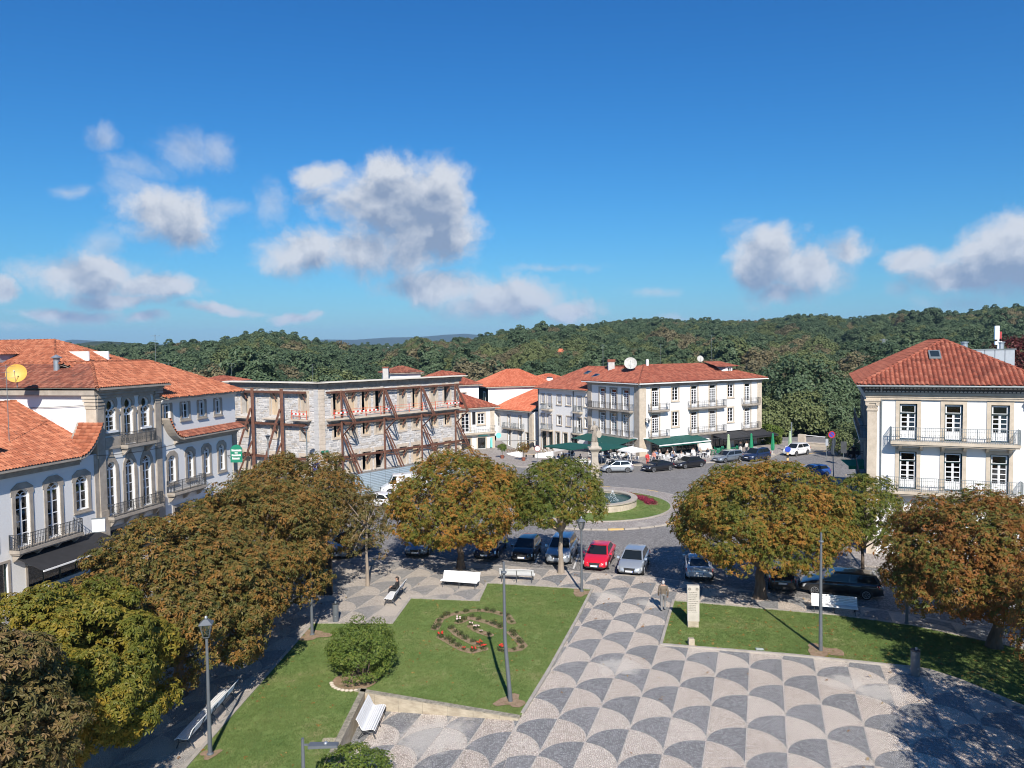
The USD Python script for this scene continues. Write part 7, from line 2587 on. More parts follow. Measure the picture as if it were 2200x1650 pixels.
def person(label, at, rot, pose, top, legs, hair='dark', fine=False, name='person', group=None, z=None):
    t = thing(name, label, 'person', (at[0], at[1], ZP if z is None else z), rot, group)
    J = joints(pose)
    e, it = (.028, 5) if fine else (.07, 3)
    lat_ = np.array([.05, 0, 0])

    def fig(bones, grow=0.0, extra=None):
        S = {k: (J[k], RAD[k] + grow) for k in J}
        for k in ('chest', 'waist', 'hip'):
            S[k + 'a'] = (J[k] - lat_, RAD[k] * .82 + grow)
            S[k + 'b'] = (J[k] + lat_, RAD[k] * .82 + grow)
        if extra:
            S |= extra
        return hulls(S, bones, e, it)
    ex = {}
    body_bones = [('hipa', 'hipb', 'waista', 'waistb'), ('waista', 'waistb', 'chesta', 'chestb'), ('chesta', 'chestb', 'shL', 'shR'), ('shL', 'shR', 'neck'), ('neck', 'jaw'), ('jaw', 'head'), ('hpL', 'hip'), ('hpR', 'hip')]
    for s in 'LR':
        body_bones += [('sh' + s, 'el' + s), ('el' + s, 'wr' + s), ('hp' + s, 'kn' + s), ('kn' + s, 'an' + s), ('an' + s, 'to' + s)]
        d = unit(J['wr' + s] - J['el' + s])
        side = unit(np.cross(d, [0, 1.0, .3]))
        ex['pm' + s] = (J['wr' + s] + d * .07, .032)
        body_bones.append(('wr' + s, 'pm' + s))
        for k in range(4):
            o = side * (.024 * (k - 1.5))
            ln = (.07, .085, .08, .06)[k]
            ex[f'f{s}{k}a'] = (J['wr' + s] + d * .085 + o, .0125)
            ex[f'f{s}{k}b'] = (J['wr' + s] + d * (.085 + ln) + o * 1.1 + np.array([0, -.012, 0]), .010)
            body_bones.append((f'f{s}{k}a', f'f{s}{k}b'))
        ex[f't{s}'] = (J['wr' + s] + d * .09 + np.array([0, -.06, 0]), .011)
        body_bones.append(('pm' + s, f't{s}'))
    hd = J['head']
    ex['nose'] = (hd + np.array([0, -.098, -.025]), .014)
    ex['brow'] = (hd + np.array([0, -.07, .02]), .04)
    ex['chin'] = (hd + np.array([0, -.075, -.10]), .028)
    ex['earL'], ex['earR'] = (hd + np.array([-.092, .005, -.02]), .02), (hd + np.array([.092, .005, -.02]), .02)
    body_bones += [('brow', 'nose'), ('jaw', 'chin'), ('head', 'earL'), ('head', 'earR')]
    bm = fig(body_bones, 0, ex)
    body = MB().tm(bm).build('body', SKIN, t, True)
    for s in (-1, 1):
        m = trimesh.creation.icosphere(1, .011)
        MB().add(m.vertices + hd + [s * .034, -.088, -.002], m.faces).build('eye', BLACK, body)
    tb = [('hipa', 'hipb', 'waista', 'waistb'), ('waista', 'waistb', 'chesta', 'chestb'), ('chesta', 'chestb', 'shL', 'shR')] + [(a + s, b + s) for s in 'LR' for a, b in (('sh', 'el'), ('el', 'wr'))]
    MB().tm(fig(tb, .02)).build('top', cloth(top), body, True)
    lb = [('hpL', 'hpR', 'hip')] + [(a + s, b + s) for s in 'LR' for a, b in (('hp', 'kn'), ('kn', 'an'))]
    MB().tm(fig(lb, .019)).build('trousers', cloth(legs), body, True)
    MB().tm(fig([('anL', 'toL'), ('anR', 'toR')], .012)).build('shoes', cloth((.03, .028, .026)), body, True)
    hx = {'h1': (hd + np.array([0, .03, .035]), .092), 'h2': (hd + np.array([0, .045, -.04]), .075), 'h3': (hd + np.array([0, -.03, .05]), .075)}
    MB().tm(hulls(hx, [('h1', 'h2'), ('h1', 'h3')], .05, 3)).build('hair', HAIR[hair], body, True)
    return t


b = G(1425, 1311, ZP)
person('elderly man in a brown jacket and grey trousers walking away along the mosaic walkway', b, 172, 'walk', (.145, .115, .085), (.19, .19, .19), 'grey', True)
A_, B_ = G(834, 1308, ZP), G(866, 1268, ZP)
c_ = A_ * .42 + B_ * .58
ang_ = math.degrees(math.atan2(B_[1] - A_[1], B_[0] - A_[0])) + 180
person('seated person in black clothes and dark cap on the white bench by the left lawn', (c_[0], c_[1]), ang_, 'sit', (.018, .018, .02), (.02, .022, .026), 'dark', True)
for px, py, pose, top, legs, hair, rot, lab in ((1591, 974, 'stand', (.02, .02, .022), (.62, .60, .57), 'dark', 160, 'person in black top and white trousers standing before the black awning'),
                                                (1604, 975, 'stand', (.60, .56, .52), (.03, .035, .05), 'brown', 200, 'person in pale top and dark trousers standing under the black awning'),
                                                (1391, 1001, 'stand', (.55, .05, .05), (.50, .10, .08), 'brown', 20, 'woman in red standing beside the white parasol'),
                                                (1405, 997, 'stand', (.55, .25, .2), (.1, .1, .14), 'brown', -40, 'person in a pink top standing right of the woman in red')):
    b = G(px, py, .11)
    person(lab, b, rot, pose, top, legs, hair, False, z=.11)
guests = [((.60, .58, .56), 'white'), ((.03, .035, .05), 'dark'), ((.10, .15, .26), 'blue'), ((.05, .045, .04), 'black'), ((.28, .25, .20), 'beige')]
_g = {}
for i, (x, y, rot, kind) in enumerate(seats):
    if _crng.random() > .46 or kind == 'green':
        continue
    c, nm = guests[int(_crng.integers(0, 5))]
    if nm not in _g:
        _g[nm] = person(f'seated cafe guest in {nm} top at the terrace tables', (x, y + .0), rot, 'sit', c, (.05, .055, .08), ['dark', 'grey', 'brown'][i % 3], False, group=f'cafe guests in {nm} tops', z=.11)
    else:
        copy_of(_g[nm], 'person', (x, y, .11), rot)

# ------------------------------------------------------------ cars
def paint(name, c, metallic=0.0):
    g = Graph()
    s = g('principled_bsdf', base_color=tuple(c), roughness=.32, metallic=metallic, coat_weight=.8, coat_roughness=.05, specular_ior_level=.5)
    return g.make(name, (s, 'BSDF'))


CARGLASS = pmat('car_glass', (.012, .016, .018), .05, var=.1)
TYRE = pmat('tyre_rubber', (.018, .018, .018), .85)
ALLOY = pmat('alloy_rim', (.52, .53, .55), .3, metallic=.8, var=.05)
TRIMB = pmat('black_trim', (.02, .02, .021), .5)
LAMPC = pmat('headlamp_glass', (.60, .63, .66), .12, metallic=.4, var=.1)
LAMPR = pmat('tail_lamp_red', (.42, .012, .012), .2)
PLATE = pmat('plate_white', (.78, .79, .80), .5, var=.02)
PLATEB = pmat('plate_blue', (.03, .10, .45), .5)
KIND = dict(hatch=(3.9, 1.66, 1.44, .29, .07, -.36, -.47, .93), saloon=(4.55, 1.78, 1.42, .25, .05, -.25, -.39, .92), compact=(4.28, 1.78, 1.43, .26, .05, -.33, -.455, .94),
            suv=(4.5, 1.86, 1.68, .265, .10, -.39, -.475, 1.08), coupe=(4.2, 1.80, 1.37, .25, .03, -.17, -.43, .92), estate=(4.8, 1.83, 1.48, .25, .06, -.42, -.485, .95), van=(5.0, 1.95, 2.15, .33, .23, -.46, -.49, 1.15))


def car(kind, mat, label, at, heading, roof_mat=None, name='parked_car', group=None, z=0.0):
    """heading: where the nose points, degrees clockwise from straight ahead of the camera."""
    L, W, H, xc, xf, xr, xb, zb = KIND[kind]
    t = thing(name, label, 'van' if kind == 'van' else 'car', (at[0], at[1], z), 90 - heading, group)
    w = W / 2
    hood = .70 if kind not in ('suv', 'van') else .86
    st = [(-.5, .80, .40, zb - .22), (-.492, .88, .30, zb - .08), (-.47, .94, .24, zb + .0), (-.40, .985, .2, zb + .03), (-.2, 1, .19, zb + .03), (.05, 1, .19, zb), (xc, .995, .2, zb - .015), ((xc + .43) / 2, .975, .2, (zb + hood) / 2 + .05), (.43, .92, .22, hood + .02), (.468, .84, .24, hood - .05), (.49, .72, .28, hood - .15), (.5, .58, .36, hood - .25)]
    if kind == 'coupe':
        st[1], st[2], st[3] = (-.492, .86, .32, zb - .06), (-.46, .93, .26, zb + .05), (-.40, .985, .22, zb + .05)
    V, F_ = [], []
    prof = [(.80, 0), (.95, .10), (1, .36), (.985, .74), (.93, .93), (.78, 1.0), (.40, 1.02)]
    for x, ws, z0, z1 in st:
        half = [(w * ws * a, z0 + (z1 - z0) * b) for a, b in prof]
        for y, zz in half + [(-y, zz) for y, zz in half[::-1]]:
            V.append((x * L, y, zz))
    m = 2 * len(prof)
    for i in range(len(st) - 1):
        for j in range(m):
            F_.append((i * m + j, i * m + (j + 1) % m, (i + 1) * m + (j + 1) % m, (i + 1) * m + j))
    mb = MB().add(V, F_)
    for i in (0, len(st) - 1):
        ring = np.array(V[i * m:(i + 1) * m])
        mb.add(np.vstack([ring, ring.mean(0)]), [(k, (k + 1) % m, m) for k in range(m)])
    body = mb.build('body', mat, t, 38)
    # cabin
    lo, hi = w * .90, w * .70
    zr = H - .04
    c = {}
    for s in (-1, 1):
        c[s] = [np.array(p) for p in ((xc * L, s * lo, zb - .03), (xf * L, s * hi, zr), (xr * L, s * hi, zr - (.06 if kind in ('coupe', 'hatch', 'suv') else .03)), (xb * L, s * lo * .94, zb + .02))]
    cab = MB()
    v = [c[1][0], c[1][1], c[1][2], c[1][3], c[-1][0], c[-1][1], c[-1][2], c[-1][3]]
    cab.add(v, [(0, 1, 2, 3), (7, 6, 5, 4), (0, 4, 5, 1), (3, 2, 6, 7)])
    cab.build('pillars', mat, body)
    mid = (xf + xr) / 2 * L
    r = MB()
    rows = []
    for k, (x, dz) in enumerate(((xf * L + .05, 0), (xf * L - .15, .025), (mid, .045), (xr * L + .15, .0 if kind != 'coupe' else .0), (xr * L - .03, -.05))):
        rows.append([(x, y * hi, zr + dz + .0 * abs(y) - (.05 if abs(y) > .99 else .0) + (.0 if abs(y) > .99 else .012)) for y in (-1.06, -.9, -.45, 0, .45, .9, 1.06)])
    vv = [p for row in rows for p in row]
    r.add(vv, [(i * 7 + j, i * 7 + j + 1, (i + 1) * 7 + j + 1, (i + 1) * 7 + j) for i in range(4) for j in range(6)])
    r.build('roof', roof_mat or mat, t, True)

    def pane(nm, a, b, cc, d, out, iu=.08, iv=.1, iu2=None, mt=CARGLASS, par=t):
        a, b, cc, d = map(np.asarray, (a, b, cc, d))
        f = lambda u, q: (a * (1 - u) + b * u) * (1 - q) + (d * (1 - u) + cc * u) * q + np.asarray(out)
        u1 = 1 - (iu if iu2 is None else iu2)
        MB().quad(f(iu, iv), f(u1, iv), f(u1, 1 - iv), f(iu, 1 - iv)).build(nm, mt, par)
    pane('windscreen', c[-1][0], c[1][0], c[1][1], c[-1][1], (.012, 0, .006), .06, .06)
    pane('rear_window', c[1][3], c[-1][3], c[-1][2], c[1][2], (-.012, 0, .006), .08, .1)
    for s in (-1, 1):
        o = (0, s * .012, .004)
        n_b = c[s][0] * .52 + c[s][3] * .48
        n_t = c[s][1] * .5 + c[s][2] * .5
        n_t = np.array([n_b[0] - .05, n_t[1], n_t[2]])
        if kind == 'van':
            n_b = c[s][0] * .8 + c[s][3] * .2
            n_t = np.array([n_b[0], c[s][1][1], c[s][1][2]])
        pane('side_window', c[s][0], n_b, n_t, c[s][1], o, .09, .09, .03)
        if kind != 'van':
            pane('side_window', n_b, c[s][3], c[s][2], n_t, o, .03, .09, .12)
        MB().hexa([(xc * L - .28, s * (w - .02), zb - .02), (xc * L - .12, s * (w - .02), zb - .02), (xc * L - .12, s * (w + .15), zb), (xc * L - .28, s * (w + .15), zb), (xc * L - .28, s * (w - .02), zb + .1), (xc * L - .16, s * (w - .02), zb + .1), (xc * L - .16, s * (w + .15), zb + .13), (xc * L - .28, s * (w + .15), zb + .13)]).build('wing_mirror', mat, t)
        dl = MB()
        for x in (xc * L - .1, n_b[0], n_b[0] - .95 if kind not in ('coupe',) else n_b[0] - .3):
            dl.box(x - .008, x + .008, s * (w + .0005) - .006, s * (w + .0005) + .006, .34, zb - .08)
        dl.box(-.3 * L, xc * L, s * w - .008, s * w + .008, zb - .20, zb - .185)
        dl.build('door_seam', TRIMB, body)
        MB().box(n_b[0] + .08, n_b[0] + .26, s * w - .01, s * w + .025, zb - .17, zb - .14).box(n_b[0] - .85, n_b[0] - .67, s * w - .01, s * w + .025, zb - .17, zb - .14).build('door_handle', mat, t)
        MB().box(-.3 * L, .3 * L, s * w - .06, s * w + .006, .17, .25).build('sill_trim', TRIMB, t)
        rw = .31 if kind not in ('suv', 'van') else .35
        for x in (.305 * L, -.30 * L):
            th = np.linspace(0, np.pi, 11)
            ar = [(x + (rw + .065) * math.cos(a), s * (w * 1.0 + .004), rw + (rw + .065) * math.sin(a)) for a in th]
            MB().add(ar + [(x, s * (w + .004), rw)], [(i, i + 1, 11) for i in range(10)]).build('wheel_arch', TRIMB, body)
            wl = MB().lathe([(rw * .62, -.1), (rw * .97, -.1), (rw, -.06), (rw, .06), (rw * .97, .1), (rw * .66, .1)], n=22)
            wl.map(lambda q: np.c_[q[:, 0] + x, s * (w - .09) + s * q[:, 2] * 1.05, q[:, 1] + rw])
            wh = wl.build('tyre', TYRE, t, 40)
            rm = MB()
            for k in range(7):
                a = k * 2 * math.pi / 7
                rm.bar((x + .04 * math.cos(a), s * (w + .012), rw + .04 * math.sin(a)), (x + rw * .66 * math.cos(a), s * (w + .006), rw + rw * .66 * math.sin(a)), .05, .02)
            q = [(x + rw * .68 * math.cos(a), s * (w + .0), rw + rw * .68 * math.sin(a)) for a in np.linspace(0, 6.283, 19)[:-1]]
            for i in range(18):
                rm.bar(q[i], q[(i + 1) % 18], .035)
            rm.build('rim', ALLOY, wh)
            q = [(x + rw * .66 * math.cos(a), s * (w - .03), rw + rw * .66 * math.sin(a)) for a in np.linspace(0, 6.283, 19)[:-1]]
            MB().add(q + [(x, s * (w - .03), rw)], [(i, (i + 1) % 18, 18) for i in range(18)]).build('brake_disc', TRIMB, wh)
        # lamps wrap the corners
        zf = hood - .14
        MB().hexa([(.452 * L, s * w * .94, zf - .10), (.497 * L, s * w * .52, zf - .12), (.44 * L, s * w * .52, zf - .1), (.42 * L, s * w * .9, zf - .08),
                   (.438 * L, s * w * .945, zf + .09), (.487 * L, s * w * .52, zf + .05), (.43 * L, s * w * .5, zf + .07), (.40 * L, s * w * .9, zf + .1)]).build('headlight', LAMPC, t)
        zt = zb - .14
        MB().hexa([(-.455 * L, s * w * .965, zt - .13), (-.503 * L, s * w * .58, zt - .11), (-.45 * L, s * w * .58, zt - .1), (-.44 * L, s * w * .9, zt - .1),
                   (-.44 * L, s * w * .975, zt + .1), (-.496 * L, s * w * .6, zt + .1), (-.45 * L, s * w * .6, zt + .1), (-.42 * L, s * w * .9, zt + .1)]).build('tail_light', LAMPR, t)
    zg = hood - .16
    MB().hexa([(.495 * L, -w * .42, zg - .17), (.507 * L, -w * .34, zg - .17), (.507 * L, w * .34, zg - .17), (.495 * L, w * .42, zg - .17), (.485 * L, -w * .44, zg + .07), (.497 * L, -w * .38, zg + .07), (.497 * L, w * .38, zg + .07), (.485 * L, w * .44, zg + .07)]).build('grille', TRIMB, t)
    MB().box(.47 * L, .502 * L, -w * .66, w * .66, .26, .36).build('air_intake', TRIMB, t)
    MB().box(-.505 * L, -.47 * L, -w * .7, w * .7, .27, .4).build('rear_bumper_trim', TRIMB, t)
    for x, zz in ((.51 * L, zg - .13), (-.508 * L, .62 if kind in ('coupe', 'saloon') else zb - .3)):
        sg_ = 1 if x > 0 else -1
        p = MB().box(min(x, x + sg_ * .02), max(x, x + sg_ * .02), -.26, .26, zz - .055, zz + .055).build('number_plate', PLATE, t)
        xx = x + sg_ * .0215
        y0 = .26 if x > 0 else -.26
        MB().box(min(xx, xx + .001 * sg_), max(xx, xx + .001 * sg_), min(y0, y0 - .045 * sg_), max(y0, y0 - .045 * sg_), zz - .054, zz + .054).build('blue_band', PLATEB, p)
    return t


P_RED, P_SIL, P_GREY = paint('red_paint', (.58, .012, .03)), paint('silver_paint', (.42, .46, .50), .5), paint('grey_blue_paint', (.22, .26, .30), .5)
P_BLK, P_NAVY, P_WHT, P_BLUE = paint('black_car_paint', (.012, .012, .014)), paint('navy_paint', (.012, .022, .06)), paint('white_car_paint', (.78, .78, .78)), paint('blue_paint', (.02, .07, .26))
P_PEARL = paint('pearl_paint', (.55, .56, .57), .2)


def gx(px, py, back=0.0, heading=0.0):
    """Middle of a car whose nose (back>0) or tail (back<0) middle stands at this pixel."""
    b = G(px, py)
    h = math.radians(heading)
    return b[0] - back * math.sin(h), b[1] - back * math.cos(h)


ROW = 'cars parked nose-in along the square'
car('saloon', P_RED, 'bright red saloon with dark sunroof, nose towards the square', gx(1277, 1228, 2.2, 196), 196, group=None)
at = gx(1277, 1228, 2.2, 196)
car('compact', P_SIL, 'silver hatchback parked right of the red saloon', gx(1352, 1240, 2.1, 198), 198)
car('suv', P_SIL, 'silver grey four-wheel drive behind the pale-trunked chestnut', gx(1196, 1217, 2.25, 194), 194)
car('hatch', P_BLK, 'black hatchback in tree shade left of the silver four-wheel drive', gx(1120, 1210, 1.95, 193), 193)
car('saloon', P_NAVY, 'dark saloon wholly in the shade of the big round chestnut, by its trunk', gx(1040, 1204, 2.2, 192), 192)
car('saloon', P_GREY, 'dark grey saloon at the left end of the shaded row, grille towards the square', gx(892, 1199, 2.25, 186), 186)
car('coupe', P_PEARL, 'pale grey coupe seen from behind, right of the walkway', gx(1503, 1252, -2.1, 12), 12)
car('hatch', P_BLK, 'black car seen from behind under the largest chestnut', gx(1682, 1275, -1.95, 14), 14)
a_, b_ = G(1775, 1279), G(1888, 1291)
mid_ = (a_ + b_) / 2
car('estate', P_BLK, 'long black estate car parked side-on behind the right-hand bench', (mid_[0] - .35, mid_[1] + .95), 291)
car('suv', P_GREY, 'grey blue off-road car standing beneath the left trees', (G(737, 1199)[0] + .2, G(737, 1199)[1] + 1.5), 200)
car('van', P_WHT, 'white van in front of the corrugated hoarding', gx(868, 1060, 0, 0), 258)
car('saloon', P_WHT, 'white car with red tail lamp between the thin tree and the big chestnut', gx(815, 1088, 0, 0), 300)
b = G(1326, 1016)
car('hatch', P_SIL, 'small silver hatchback side-on behind the fountain column', (b[0] + .1, b[1] + .8), 268)
a_, b_ = G(1402, 1016), G(1440, 1010)
m_ = (a_ + b_) / 2
car('coupe', P_BLK, 'black coupe parked before the cafe terrace right of the silver hatchback', (m_[0] - .3, m_[1] + .85), 243)
b = G(1480, 1006)
car('saloon', P_BLK, 'black saloon between the black coupe and the large orange chestnut', (b[0] + .2, b[1] + .9), 240)
b = G(1567, 993)
car('estate', P_GREY, 'grey blue estate car on the cafe side behind the orange chestnut', (b[0], b[1] + .9), 236)
b = G(1628, 990)
car('suv', P_NAVY, 'dark blue car by the bright green closed parasols', (b[0], b[1] + .6), 232)
a_, b_ = G(1708, 981), G(1737, 976)
m_ = (a_ + b_) / 2
car('suv', P_WHT, 'white four-wheel drive driving away from the bank wall', (m_[0] - .5, m_[1] + .7), 234, name='car')
b = G(1748, 1024)
car('hatch', P_BLUE, 'bright blue car in shadow just above the orange chestnut', (b[0], b[1]), 250)

# ------------------------------------------------------------ signs and small street things
def disc(mb, c, r, d0, d1, n=24, r0=0.0):
    th = np.linspace(0, 2 * np.pi, n + 1)[:-1]
    s = sg.Point(0, 0).buffer(r, n)
    if r0:
        s = s.difference(sg.Point(0, 0).buffer(r0, n))
    m = trimesh.creation.extrude_polygon(s, d1 - d0, engine='earcut')
    return mb.add(np.c_[m.vertices[:, 0] + c[0], c[1] - d0 - m.vertices[:, 2], m.vertices[:, 1] + c[2]], m.faces)


SIGNR, SIGNB = pmat('sign_red', (.48, .02, .03), .4), pmat('sign_blue', (.03, .07, .42), .4)
b = D(1791, 1036, 85)
t = thing('no_parking_sign', 'round blue and red no-parking sign on a tall pole with a furled dark banner', 'road sign', (b[0], b[1], 0))
MB().tube([(0, 0, 0), (-.1, 0, 3.2), (-.14, 0, 5.5)], .055, 8).build('pole', IRON_G, t)
disc(MB(), (-.3, -.08, 5.35), .40, 0, .02, r0=.30).build('red_ring', SIGNR, t)
disc(MB(), (-.3, -.06, 5.35), .31, 0, .02).build('blue_disc', SIGNB, t)
MB().bar((-.52, -.095, 5.57), (-.08, -.095, 5.13), .02, .08).build('red_bar', SIGNR, t)
mb = MB()
zz = np.linspace(5.0, 2.9, 9)
for z0, z1, k in zip(zz, zz[1:], range(8)):
    wv = lambda z: .1 * math.sin(z * 3.1)
    mb.hexa([(-.28 + wv(z1), -.05, z1), (.1 + wv(z1), -.05, z1), (.12 + wv(z1), .06, z1), (-.26 + wv(z1), .06, z1), (-.28 + wv(z0), -.05, z0), (.1 + wv(z0), -.05, z0), (.12 + wv(z0), .06, z0), (-.26 + wv(z0), .06, z0)])
mb.build('banner', pmat('dark_banner', (.02, .03, .045), .8), t)
b = G(1692, 1008)
t = thing('keep_right_sign', 'blue round sign on a yellow and black striped post by the white four-wheel drive', 'road sign', (b[0], b[1], 0))
for k in range(6):
    MB().box(-.13, .13, -.06, .06, k * .36, k * .36 + .355).build('stripe', YELLOW if k % 2 else BLACK, t)
disc(MB(), (0, -.07, 2.5), .36, 0, .03).build('disc', SIGNB, t)
b = G(1155, 1000)
t = thing('no_vehicles_sign', 'round white road sign with red rim, seen above the green chestnut', 'road sign', (b[0], b[1], 0))
MB().tube([(0, 0, 0), (0, 0, 2.6)], .035, 8).build('pole', IRON_G, t)
disc(MB(), (0, -.06, 2.25), .40, 0, .02, r0=.33).build('red_rim', pmat('sign_red_dull', (.30, .08, .08), .5), t)
disc(MB(), (0, -.05, 2.25), .34, 0, .02).build('disc', PVC, t)
for px, py, w, h, top, lab, mt in ((1776, 985, .35, .95, 2.7, 'narrow pale sign board on a post beyond the no-parking pole', PAN), (1812, 1000, .75, 1.5, 3.1, 'dark rectangular notice board on a post left of the hanging cross', IRON)):
    b = G(px, py)
    t = thing('notice_board', lab, 'sign board', (b[0], b[1], 0))
    MB().tube([(0, 0, 0), (0, 0, top)], .04, 8).build('post', IRON_G, t)
    MB().box(-w / 2, w / 2, -.06, -.02, top - h, top).build('panel', mt, t)
c = D(1833, 972, 66)
t = thing('cross_sign', 'black pharmacy cross inside a ring hung from the dark side of the right-hand house', 'sign', (c[0], c[1], c[2]))
disc(MB(), (0, 0, 0), .52, 0, .08, 32, .46).build('ring', BLACK, t)
MB().box(-.15, .15, -.16, -.02, -.44, .44).box(-.44, .44, -.155, -.025, -.15, .15).build('cross', BLACK, t)
MB().bar((.4, -.05, .1), (1.4, -.05, .1), .05).bar((.4, -.05, -.1), (1.4, -.05, -.1), .05).build('arm', IRON, t)
b = D(1834, 994, 64)
t = thing('shop_canopy', 'small green canopy below the hanging cross on the right-hand house', 'awning', (b[0], b[1], b[2]))
MB().hexa([(-.7, -.6, -.2), (1.2, -.6, -.2), (1.2, .9, .1), (-.7, .9, .1), (-.7, -.6, -.15), (1.2, -.6, -.15), (1.2, .9, .15), (-.7, .9, .15)]).build('cloth', PG, t)
MB().box(-.7, 1.2, -.62, -.59, -.45, -.15).build('valance', PG, t)
c = D(1827, 1042, 57.5)
t = thing('wall_lantern', 'green wall lantern on an iron bracket at the corner of the right-hand house', 'lantern', (c[0], c[1], c[2] - .35))
GRL = pmat('green_lantern_paint', (.05, .14, .13), .5)
c0 = [(sx * .17, sy * .17, 0) for sx, sy in ((-1, -1), (1, -1), (1, 1), (-1, 1))]
c1 = [(sx * .3, sy * .3, .55) for sx, sy in ((-1, -1), (1, -1), (1, 1), (-1, 1))]
fr = MB()
for k in range(4):
    fr.bar(c0[k], c1[k], .04).bar(c0[k], c0[(k + 1) % 4], .04).bar(c1[k], c1[(k + 1) % 4], .05)
fr.hexa([(-.38, -.38, .58), (.38, -.38, .58), (.38, .38, .58), (-.38, .38, .58), (-.12, -.12, .82), (.12, -.12, .82), (.12, .12, .82), (-.12, .12, .82)]).lathe([(0, .82), (.1, .82), (.06, .95), (0, 1.0)], n=8)
fr.build('frame', GRL, t)
gl = MB()
for k in range(4):
    gl.quad(c0[k], c0[(k + 1) % 4], c1[(k + 1) % 4], c1[k])
gl.build('pane', LAMP_GL, t)
MB().bar((0, 0, 1.0), (0, 0, 1.12), .04).bar((-.4, 0, 1.14), (1.9, .3, 1.16), .06).bar((.4, .05, 1.1), (1.8, .3, .55), .035).build('bracket', BOARD, t)
c = D(508, 975, 68)
t = thing('green_shop_sign', 'green rounded shop sign with white lettering standing out from the third house', 'sign', (c[0], c[1], c[2]))
gsh = sg.box(-.5, -.75, .5, .45).union(sg.Point(0, .3).buffer(.5)).buffer(.03)
upright(MB(), gsh, -.06, .06).build('board', pmat('sign_green', (.01, .20, .12), .5), t)
rng = np.random.default_rng(2)
for z, x0, x1, h_ in ((.24, -.4, .42, .19), (.04, -.12, .14, .13), (-.2, -.4, .44, .19), (-.5, -.36, .3, .2)):
    mb = MB()                                              # too small in the photograph to be read: the rows of letters as they look
    x = x0
    while x < x1:
        w_ = rng.uniform(.055, .085)
        mb.box(x, x + w_, -.075, -.062, z, z + h_ * (1 if x == x0 else rng.uniform(.7, .85)))
        x += w_ + .022
    mb.build('lettering', PVC, t)
MB().bar((-.2, .1, -.2), (-1.0, .35, -.2), .05).build('arm', IRON, t)
c = D(212, 1128, 49.5)
t = thing('sign_box', 'plain white illuminated sign box beside the balcony at the tall house\'s foot', 'sign', (c[0], c[1], c[2]), 20)
MB().box(-.38, .38, -.1, .1, -.42, .42).build('box', PVC, t)
MB().box(-.42, .42, -.13, .13, -.46, -.43).box(-.42, .42, -.13, .13, .43, .46).build('frame', IRON_G, t)
c = D(684, 1000, 90)
t = thing('blue_street_sign', 'small blue sign with white emblem on the ruin\'s corner', 'sign', (c[0], c[1] - 1, c[2]))
MB().box(-.35, .35, 0, .05, -.5, .4).build('panel', SIGNB, t)
MB().lathe([(0, 0), (.14, 0), (.14, .01), (0, .01)], n=5).map(lambda v: np.c_[v[:, 0], -v[:, 2] - .005, v[:, 1] - .05]).build('emblem', PVC, t)
MB().tube([(0, .06, -c[2]), (0, .06, .3)], .04, 6).build('post', IRON_G, t)
for px, top, lab in ((578, 935, 'tall grey lamp post before the left face of the ruin'), (661, 917, 'taller grey lamp post near the corner of the ruin')):
    b = G(px, 1040)
    h = D(px, top, b[1])[2]
    t = thing('street_lamp', lab, 'street lamp', (b[0], b[1], 0))
    MB().tube([(0, 0, 0), (0, 0, h - .5)], .07, 8).build('post', IRON_G, t)
    MB().lathe([(.08, h - .5), (.28, h - .1), (.4, h - .06), (.1, h + .05), (0, h + .1)], n=10).build('lantern', LAMP_G, t)
    MB().bar((-.4, 0, h - .55), (.4, 0, h - .55), .05).build('cross_arm', IRON_G, t)
q_ = CA + .95 * CT + -.25 * np.array([-CT[1], CT[0]])
t = thing('wall_lamp', 'dark wall lamp on a bracket at the corner of the cafe house', 'lantern', (q_[0] + .35, q_[1] - .5, 4.9))
MB().lathe([(0, .5), (.35, .42), (.38, .36), (.05, .36)], n=10).build('hood', IRON, t)
MB().lathe([(.05, .36), (.14, .3), (.12, -.1), (0, -.15)], n=10).build('lantern', LAMP_G, t)
MB().bar((0, 0, .5), (0, 0, .62), .04).bar((-.35, .5, .6), (0, 0, .62), .05).bar((-.4, .5, -.6), (-.4, .5, .6), .06).build('bracket', IRON, t)
for nm, a, b, sag in (('thin black cable strung along the white side wall of the tall house', F_TALL.p(6.98, 14, 11.6) + [*(RO_ + 7.1 * np.array(RT)), 0], F_TALL.p(6.98, .4, 11.85) + [*(RO_ + 7.1 * np.array(RT)), 0], .15),
                      ('thin black cable running across the front of the tall house under its small balcony', F_TALL.p(6.9, -.16, 8.25) + [*(RO_ + 7.1 * np.array(RT)), 0], F_TALL.p(16.5, -.16, 8.1) + [*(RO_ + 7.1 * np.array(RT)), 0], .2)):
    k = np.linspace(0, 1, 14)[:, None]
    p = a * (1 - k) + b * k - np.c_[0 * k, 0 * k, sag * 4 * k * (1 - k)]
    single('overhead_cable', MB().tube(p - a, .022, 5), IRON, nm, 'cable', tuple(a))
